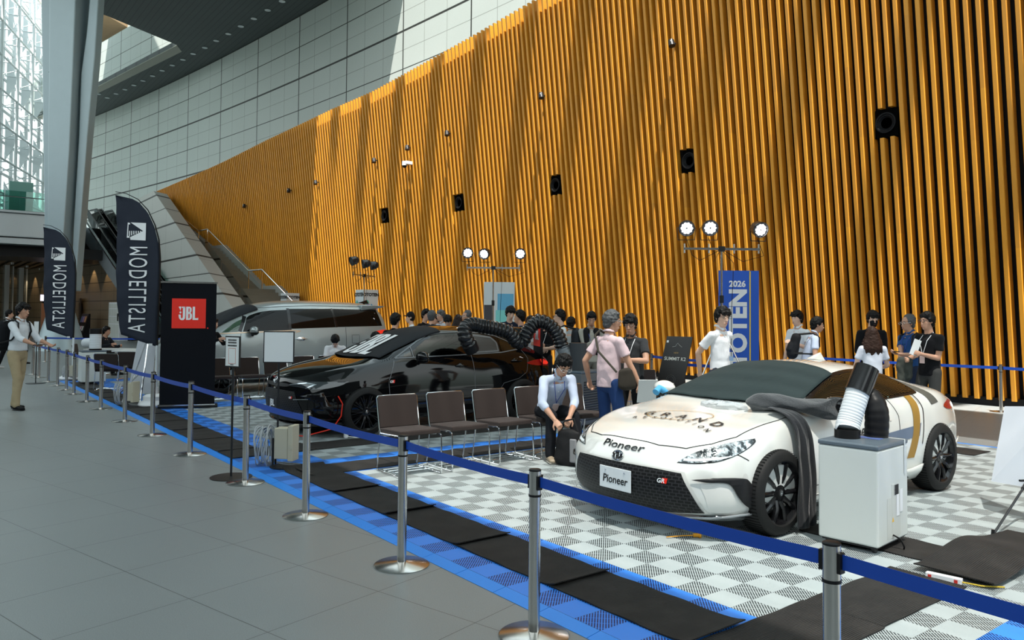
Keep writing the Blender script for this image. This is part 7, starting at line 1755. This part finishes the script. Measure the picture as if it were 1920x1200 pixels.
def held(name, label, cat, c, dims, M, material, parts=None):
    r = MB().box((0, 0, 0), dims, M=M).obj(name, material, smooth=False, bevel=min(dims)*.2); r.location = c; return tag(r, label, cat)
WHITE = (.74, .76, .78); BLACK = (.006, .0065, .008)
# seated man in the middle
person('seat', 'seated man with glasses and pale blue shirt, head bowed, leaning forward', Vector((-6.86, 5.84, .018)), Vector((.95, -.30, 0)), h=1.70, near=True, tone=1, hair='short', top=('tucked', (.50, .57, .72)), sleeve='half', pants=(.012, .013, .017), shoes=(.34, .27, .19),
       pelvis=(0, -.02, .535), lean=.62, head=(0, .62), hands=[(-.02, .52, .50), (.14, .50, .47)], feet=[(-.17, .46, 0), (.15, .40, 0)], glasses='s', extras=('lanyard',), curl=.9, palm=[(.5, 0, -1), (-.5, 0, -1), [(-1, -.3, -.5), (1, -.3, -.5)]])
p = Vector((-6.28, 5.62, .018)); r = root('shoulder_bag', 'black shoulder bag standing on the floor beside the legs of the seated man', 'bag', p, .4)
g = MB(); ecap(g, (0, 0, .06), (.17, .08), (0, .02, .34), (.14, .05), X=(1, 0, 0)); me = remesh(g, .012, 3, disp=.008, dsc=10); me.materials.append(mat('black nylon', (.012, .012, .013), .6, 0, .2, 20, .4, 20)); mobj('bag_body', me, r)
g = MB(); g.tube([(-.1, .02, .36), (-.06, .03, .47), (.05, .03, .50), (.10, .02, .37)], .012, 8); g.obj('strap', M_BLK, r); g = MB(); g.bb((.05, -.088, .05), (.13, -.06, .30)); g.obj('side_pocket', mat('grey nylon', (.2, .2, .21), .6), r, bevel=.02)
# pair talking in the middle
put('pink', 'grey haired man in pink striped shirt and jeans, seen from behind his right', 1142, 583, 8.75, 128, near=True, tone=1, hair='short', hairc=M_HAIRG, top=('shirt', (.66, .50, .53)), sleeve='short', pants=(.022, .055, .17), belly=1.12, head=(.55, .05), glasses='s',
    hands=[(-.30, -.02, .88), (.30, .18, .86)], feet=[(-.12, 0, 0), (.13, .03, 0)], curl=.7)
P = PEOPLE['pink']; c = P['M'] @ Vector((.24, .06, .93)); r = root('messenger_bag', 'dark olive messenger bag on the hip of the man in the pink shirt', 'bag', c); g = MB(); ecap(g, P['X']*0-P['up']*.08, (.15, .055), P['up']*.07, (.15, .045), X=P['fw']); me = remesh(g, .012, 2, disp=.006, dsc=12); me.materials.append(mat('olive canvas', (.035, .030, .024), .8)); mobj('bag_body', me, r)
g = MB(); g.tube([(P['M'] @ Vector(q))-c for q in ((.22, -.10, 1.0), (.0, -.165, 1.22), (-.11, -.11, 1.40), (-.125, -.02, 1.455), (-.09, .10, 1.38), (.06, .17, 1.18), (.22, .14, 1.0))], .013, 8); g.obj('strap', mat('olive strap', (.05, .045, .035), .8), r)
held('papers', 'white sheets of paper held low by the man in the pink shirt', 'papers', P['hands'][1]+Vector((.05, .03, -.02)), (.21, .006, .30), Matrix.Rotation(.9, 3, 'Z') @ Matrix.Rotation(.5, 3, 'X'), M_PAPER)
put('polo', 'smiling man with glasses in a charcoal polo shirt holding a small item', 1184, 590, 9.45, -28, near=True, tone=1, hair='fringe', top=('polo', (.035, .037, .040)), sleeve='short', pants=BLACK, belly=1.2, head=(-.1, .15), glasses=True, extras=('lanyardw',),
    hands=[(-.06, .30, 1.10), (.07, .30, 1.10)], curl=.9, palm=[(.6, -.3, .5), (-.6, -.3, .5), [(-1, -.4, -.6), (1, -.4, -.6)]])
# young man in white
put('young', 'young man with glasses in a white short sleeved shirt standing hands behind his back', 1350, 576, 9.7, 38, near=True, tone=2, hair='fringe', top=('shirt', (.80, .81, .84)), sleeve='short', pants=(.03, .035, .05), head=(.35, .06), glasses=True, extras=('nametag',),
    hands=[(-.14, -.20, .92), (.14, -.20, .92)], curl=.6)
# two passing boys
put('boyb', 'boy in white shirt with raised hand walking behind the other by the slats', 1497, 583, 12.9, -60, zf=0, tone=2, hair='fringe', top=('shirt', WHITE), sleeve='short', pants=(.03, .03, .04), hands=[(-.16, .30, 1.22), (.26, .05, .85)], head=(0, 0))
put('boyf', 'boy in pale blue shirt with black backpack leaning forward by the slats', 1512, 600, 12.1, 82, zf=0, h=1.66, tone=1, hair='short', top=('shirt', (.55, .62, .78)), sleeve='short', pants=(.03, .03, .04), lean=.22, head=(0, .1), hands=[(-.22, .3, .95), (.24, .25, .9)])
backpack('boyf', 'black backpack on the boy in the pale blue shirt')
# right group
put('mask', 'person with black face mask and black cardigan facing the woman with wavy hair', 1634, 583, 12.4, -10, zf=0, tone=2, hair='fringe', top=('jacket', BLACK), sleeve='long', pants=BLACK, extras=('mask', 'lanyardw'), hands=[(-.10, .27, 1.03), (.16, .25, 1.0)], head=(-.1, .15))
put('curly', 'woman with long wavy brown hair in a pale top seen from behind', 1636, 623, 10.9, 172, tone=2, h=1.49, hair='long', hairc=M_HAIRB, top=('tee', (.66, .69, .78)), sleeve='short', pants=(.1, .1, .12), belly=1.05, hands=[(-.16, .25, .9), (.16, .25, .9)])
put('blue', 'balding man with glasses in a blue shirt holding a phone', 1706, 591, 11.55, -72, zf=0, tone=1, hair='thin', hairc=M_HAIRG, top=('shirt', (.022, .075, .22)), sleeve='short', pants=(.02, .03, .06), glasses='s', head=(.1, .05), hands=[(-.14, .34, 1.12), (-.10, .30, .95)], extras=('lanyard',), curl=.7, palm=[(0, .2, 1), (.4, 0, -1)])
P = PEOPLE['blue']; held('smartphone', 'dark smartphone in the hand of the man in the blue shirt', 'phone', P['hands'][0]+Vector((0, 0, .03)), (.08, .16, .010), Matrix.Rotation(.9, 3, 'Z'), M_BLK)
backpack('blue', 'black backpack on the man in the blue shirt', size=(.28, .12, .4))
put('bteeg', 'bearded man with glasses in a black tee carrying a jacket on his arm', 1742, 586, 10.7, -66, tone=1, hair='short', top=('tee', BLACK), sleeve='short', pants=(.05, .05, .048), glasses=True, head=(.12, .02), hands=[(-.05, .24, 1.14), (.14, .26, 1.06)], extras=('lanyardw',), belly=1.08, curl=.9)
P = PEOPLE['bteeg']; c = P['hands'][1]+Vector((0, 0, -.14)); r = root('folded_jacket', 'olive grey jacket hanging over the arm of the man in the black tee', 'jacket', c)
g = MB(); ecap(g, P['X']*.06+Vector((0, 0, .12)), (.09, .05), P['X']*.04-Vector((0, 0, .18)), (.10, .035), X=P['fw']); ecap(g, -P['fw']*.05+Vector((0, 0, .12)), .06, -P['fw']*.05-Vector((0, 0, .10)), .05); me = remesh(g, .012, 2, disp=.016, dsc=14); me.materials.append(mat('olive grey cloth', (.055, .060, .052), .85, 0, .3, 8, .5, 12)); mobj('cloth_folds', me, r)
held('papers', 'white folded paper in the hand of the man in the black tee', 'papers', P['hands'][0]+Vector((0, 0, .07)), (.10, .005, .22), Matrix.Rotation(.9, 3, 'Z') @ Matrix.Rotation(.35, 3, 'Y'), M_PAPER)
# crowd behind the black car
C1 = 'visitors standing behind the black car'
put('c1', 'visitor in black jacket with short black hair, back turned, left end of the crowd', 740, 588, 13.2, 165, hair='short', top=('jacket', BLACK), sleeve='long', head=(.2, 0), h=None)
put('c2', 'visitor in a white tee and black baseball cap behind the black car', 772, 586, 17.2, -75, tone=2, hair='cap', top=('tee', WHITE), sleeve='short', hands=[(-.2, .3, 1.1), (.2, .1, .9)])
put('c3', 'visitor in black with black hair turned away right of the capped person', 796, 580, 16.6, 60, hair='short', top=('jacket', BLACK), sleeve='long', head=(.3, .1))
put('c4', 'visitor with cropped grey hair in a dark grey top, back turned', 809, 583, 16.0, 175, hair='short', hairc=M_HAIRG, top=('tee', (.03, .033, .037)), sleeve='short', belly=1.15)
put('c5', 'visitor in black peeping between the grey haired back and the smiling man', 819, 590, 18.2, -40, hair='short', top=('jacket', BLACK), sleeve='long')
put('c6', 'smiling grey haired visitor with glasses and pale shirt facing left in the crowd', 829, 582, 17.4, -50, hair='short', hairc=M_HAIRG, glasses='s', top=('shirt', (.5, .52, .56)), sleeve='long')
put('c7', 'visitor looking down with spiky black hair in front of the smiling man', 842, 589, 15.4, -10, hair='fringe', top=('jacket', (.03, .03, .035)), sleeve='long', head=(0, .5))
put('c8', 'visitor with long dark hair turned away beside the hose end', 858, 591, 17., 150, hair='long', hairc=mat('dark brown hair', (.02, .012, .01), .45), top=('tee', (.04, .03, .03)), sleeve='short')
put('c9', 'older visitor with glasses and greying hair above the hose start', 877, 583, 16.1, -50, hair='thin', hairc=M_HAIRG, glasses='s', top=('shirt', (.15, .16, .18)), sleeve='short', tone=1)
put('c10', 'visitor in navy jacket with centre parted black hair looking down', 955, 574, 14.8, 10, hair='fringe', top=('jacket', (.012, .018, .035)), sleeve='long', head=(-.2, .25), tone=2)
put('c11', 'visitor in black tee in profile facing left above the hose dip', 978, 582, 13.9, -115, hair='short', top=('tee', (.02, .025, .024)), sleeve='short', tone=1, head=(-.35, 0), extras=('lanyard',))
put('c12', 'dark haired visitor half hidden behind the man in black tee', 993, 593, 15.8, 120, hair='short', top=('jacket', BLACK), sleeve='long')
put('c13', 'balding visitor just above the hose loop', 1009, 590, 16.6, 20, hair='thin', hairc=M_HAIRG, top=('shirt', (.3, .32, .34)), sleeve='short', tone=2)
put('c14', 'visitor in dark suit with white lanyard holding papers under the hose loop', 1020, 592, 14.3, -15, hair='short', top=('jacket', BLACK), sleeve='long', extras=('lanyardw',), hands=[(-.08, .28, 1.08), (.18, .26, 1.1)])
held('papers', 'white papers held by the visitor in the dark suit under the hose loop', 'papers', PEOPLE['c14']['hands'][1]+Vector((0, 0, -.05)), (.21, .01, .30), Matrix.Rotation(.6, 3, 'Z') @ Matrix.Rotation(.4, 3, 'Y'), M_PAPER)
put('c15', 'visitor with black glasses in a white tee facing left, right of the hose loop', 1053, 581, 13.4, -82, hair='short', top=('tee', (.76, .79, .80)), sleeve='short', glasses=True, tone=2, hands=[(-.1, .28, 1.05), (.15, .2, 1.05)])
backpack('c15', 'black and grey backpack on the visitor in the white tee', (.03, .034, .04), (.32, .17, .46))
put('c16', 'visitor in a light grey shirt behind the backpack, mostly hidden', 1070, 595, 14.3, 160, hair='short', top=('shirt', (.40, .42, .42)), sleeve='short')
put('c17', 'man with lanyard in black vest over a beige shirt looking down at his hands', 1108, 584, 13.3, 5, zf=.018, hair='short', top=('shirt', (.42, .40, .34)), sleeve='long', pants=(.2, .19, .16), head=(.1, .35), tone=1, extras=('lanyard',), hands=[(-.24, .10, .88), (.02, .28, 1.18)])
P = PEOPLE['c17']; g = MB(); 
for sd in (-1, 1): ecap(g, Vector((sd*.085, .045, 1.36)), (.06, .075), Vector((sd*.095, .05, 1.0)), (.055, .085), X=(1, 0, 0))
ecap(g, Vector((0, -.06, 1.38)), (.13, .06), Vector((0, -.06, 1.0)), (.14, .07), X=(1, 0, 0)); me = remesh(g, .012, 2); me.materials.append(mat('black vest', (.012, .012, .014), .8)); mobj('vest', me, P['root'])
# seated by the van
person('v1', 'person in white shirt with bowed black haired head seated by the van', Vector((-14.72, 6.80, .018)), Vector((.9, -.45, 0)), h=1.66, hair='fringe', top=('shirt', (.80, .80, .82)), sleeve='short', pants=(.03, .03, .04), pelvis=(0, 0, .53), lean=.35, head=(0, .85), hands=[(-.1, .42, .65), (.1, .42, .65)], feet=[(-.12, .45, 0), (.12, .45, 0)])
person('v2', 'black haired person seated beside the van, only the hair showing over the black car', Vector((-14.4, 7.42, .018)), Vector((-.2, 1, 0)), h=1.66, hair='short', top=('tee', BLACK), sleeve='short', pelvis=(0, 0, .50), lean=.12, head=(0, .3), hands=[(-.1, .42, .65), (.1, .42, .65)], feet=[(-.12, .45, 0), (.12, .45, 0)])
put('v3', 'person in black sleeves leaning to the silver van beside the black banner', 391, 596, 14.9, 70, hair='short', top=('jacket', BLACK), sleeve='long', hands=[(-.25, .30, 1.05), (.20, .42, 1.12)], lean=.2)
# inside the black car
person('d1', 'person in a mint green shirt sitting inside the black car', Vector((BX+.40, BY+2.36, .035)), Vector((0, -1, 0)), h=1.66, hair='short', top=('shirt', (.42, .66, .52)), sleeve='long', pants=BLACK, pelvis=(0, 0, .545), lean=-.22, head=(0, .1), hands=[(-.15, .30, .85), (.15, .30, .85)], feet=[(-.12, .5, .12), (.12, .5, .12)], tone=1)
# left side
pw = G(30, 768); person('walk', 'man in white shirt and khaki trousers walking with a black backpack at the far left', Vector((pw.x, pw.y, 0)), dirimg(80), h=1.77, near=True, tone=1, hair='fringe', top=('tucked', (.68, .72, .76)), sleeve='half', pants=(.42, .34, .21), shoes=BLACK, lean=.07, head=(.0, .03), belly=1.08,
    hands=[(-.20, .42, 1.08), (.18, .46, 1.10)], feet=[(-.09, -.10, 0), (.09, .10, 0)], curl=.6, palm=[(.3, 0, 1), (-.3, 0, 1), [(-.5, -.6, -1), (.5, -.6, -1)]])
backpack('walk', 'large black backpack on the walking man in khaki trousers', size=(.34, .20, .52), dz=-.08)
held('tablet', 'black phone held out by the walking man in khaki trousers', 'phone', PEOPLE['walk']['hands'][1]+dirimg(80)*.03+Vector((0, 0, .015)), (.085, .17, .012), Matrix.Rotation(.9, 3, 'Z'), M_BLK)
pw = G(12, 692); person('far1', 'person in white shirt and dark trousers with a backpack at the left picture edge', Vector((pw.x, pw.y, 0)), dirimg(120), h=1.68, hair='short', top=('shirt', WHITE), sleeve='short', pants=BLACK, shoes=(.5, .5, .5), feet=[(-.1, -.2, 0), (.1, .2, 0)])
backpack('far1', 'dark backpack on the person at the left picture edge')
pw = G(26, 687); person('far2', 'person in white shirt with short black hair walking behind, far left', Vector((pw.x-1.2, pw.y+.3, 0)), dirimg(150), h=1.64, hair='short', top=('shirt', WHITE), sleeve='short', pants=BLACK)
person('desk', 'person in a dark suit with headset seated at the left desks', Vector((-22.7, 3.93, 0)), dirimg(75), h=1.66, hair='short', top=('jacket', (.015, .017, .022)), sleeve='long', pants=BLACK, pelvis=(0, 0, .50), lean=.08, head=(-.3, .05), hands=[(-.15, .40, .76), (.2, .42, .80)], feet=[(-.12, .40, 0), (.12, .45, 0)], tone=1, extras=('headset',))
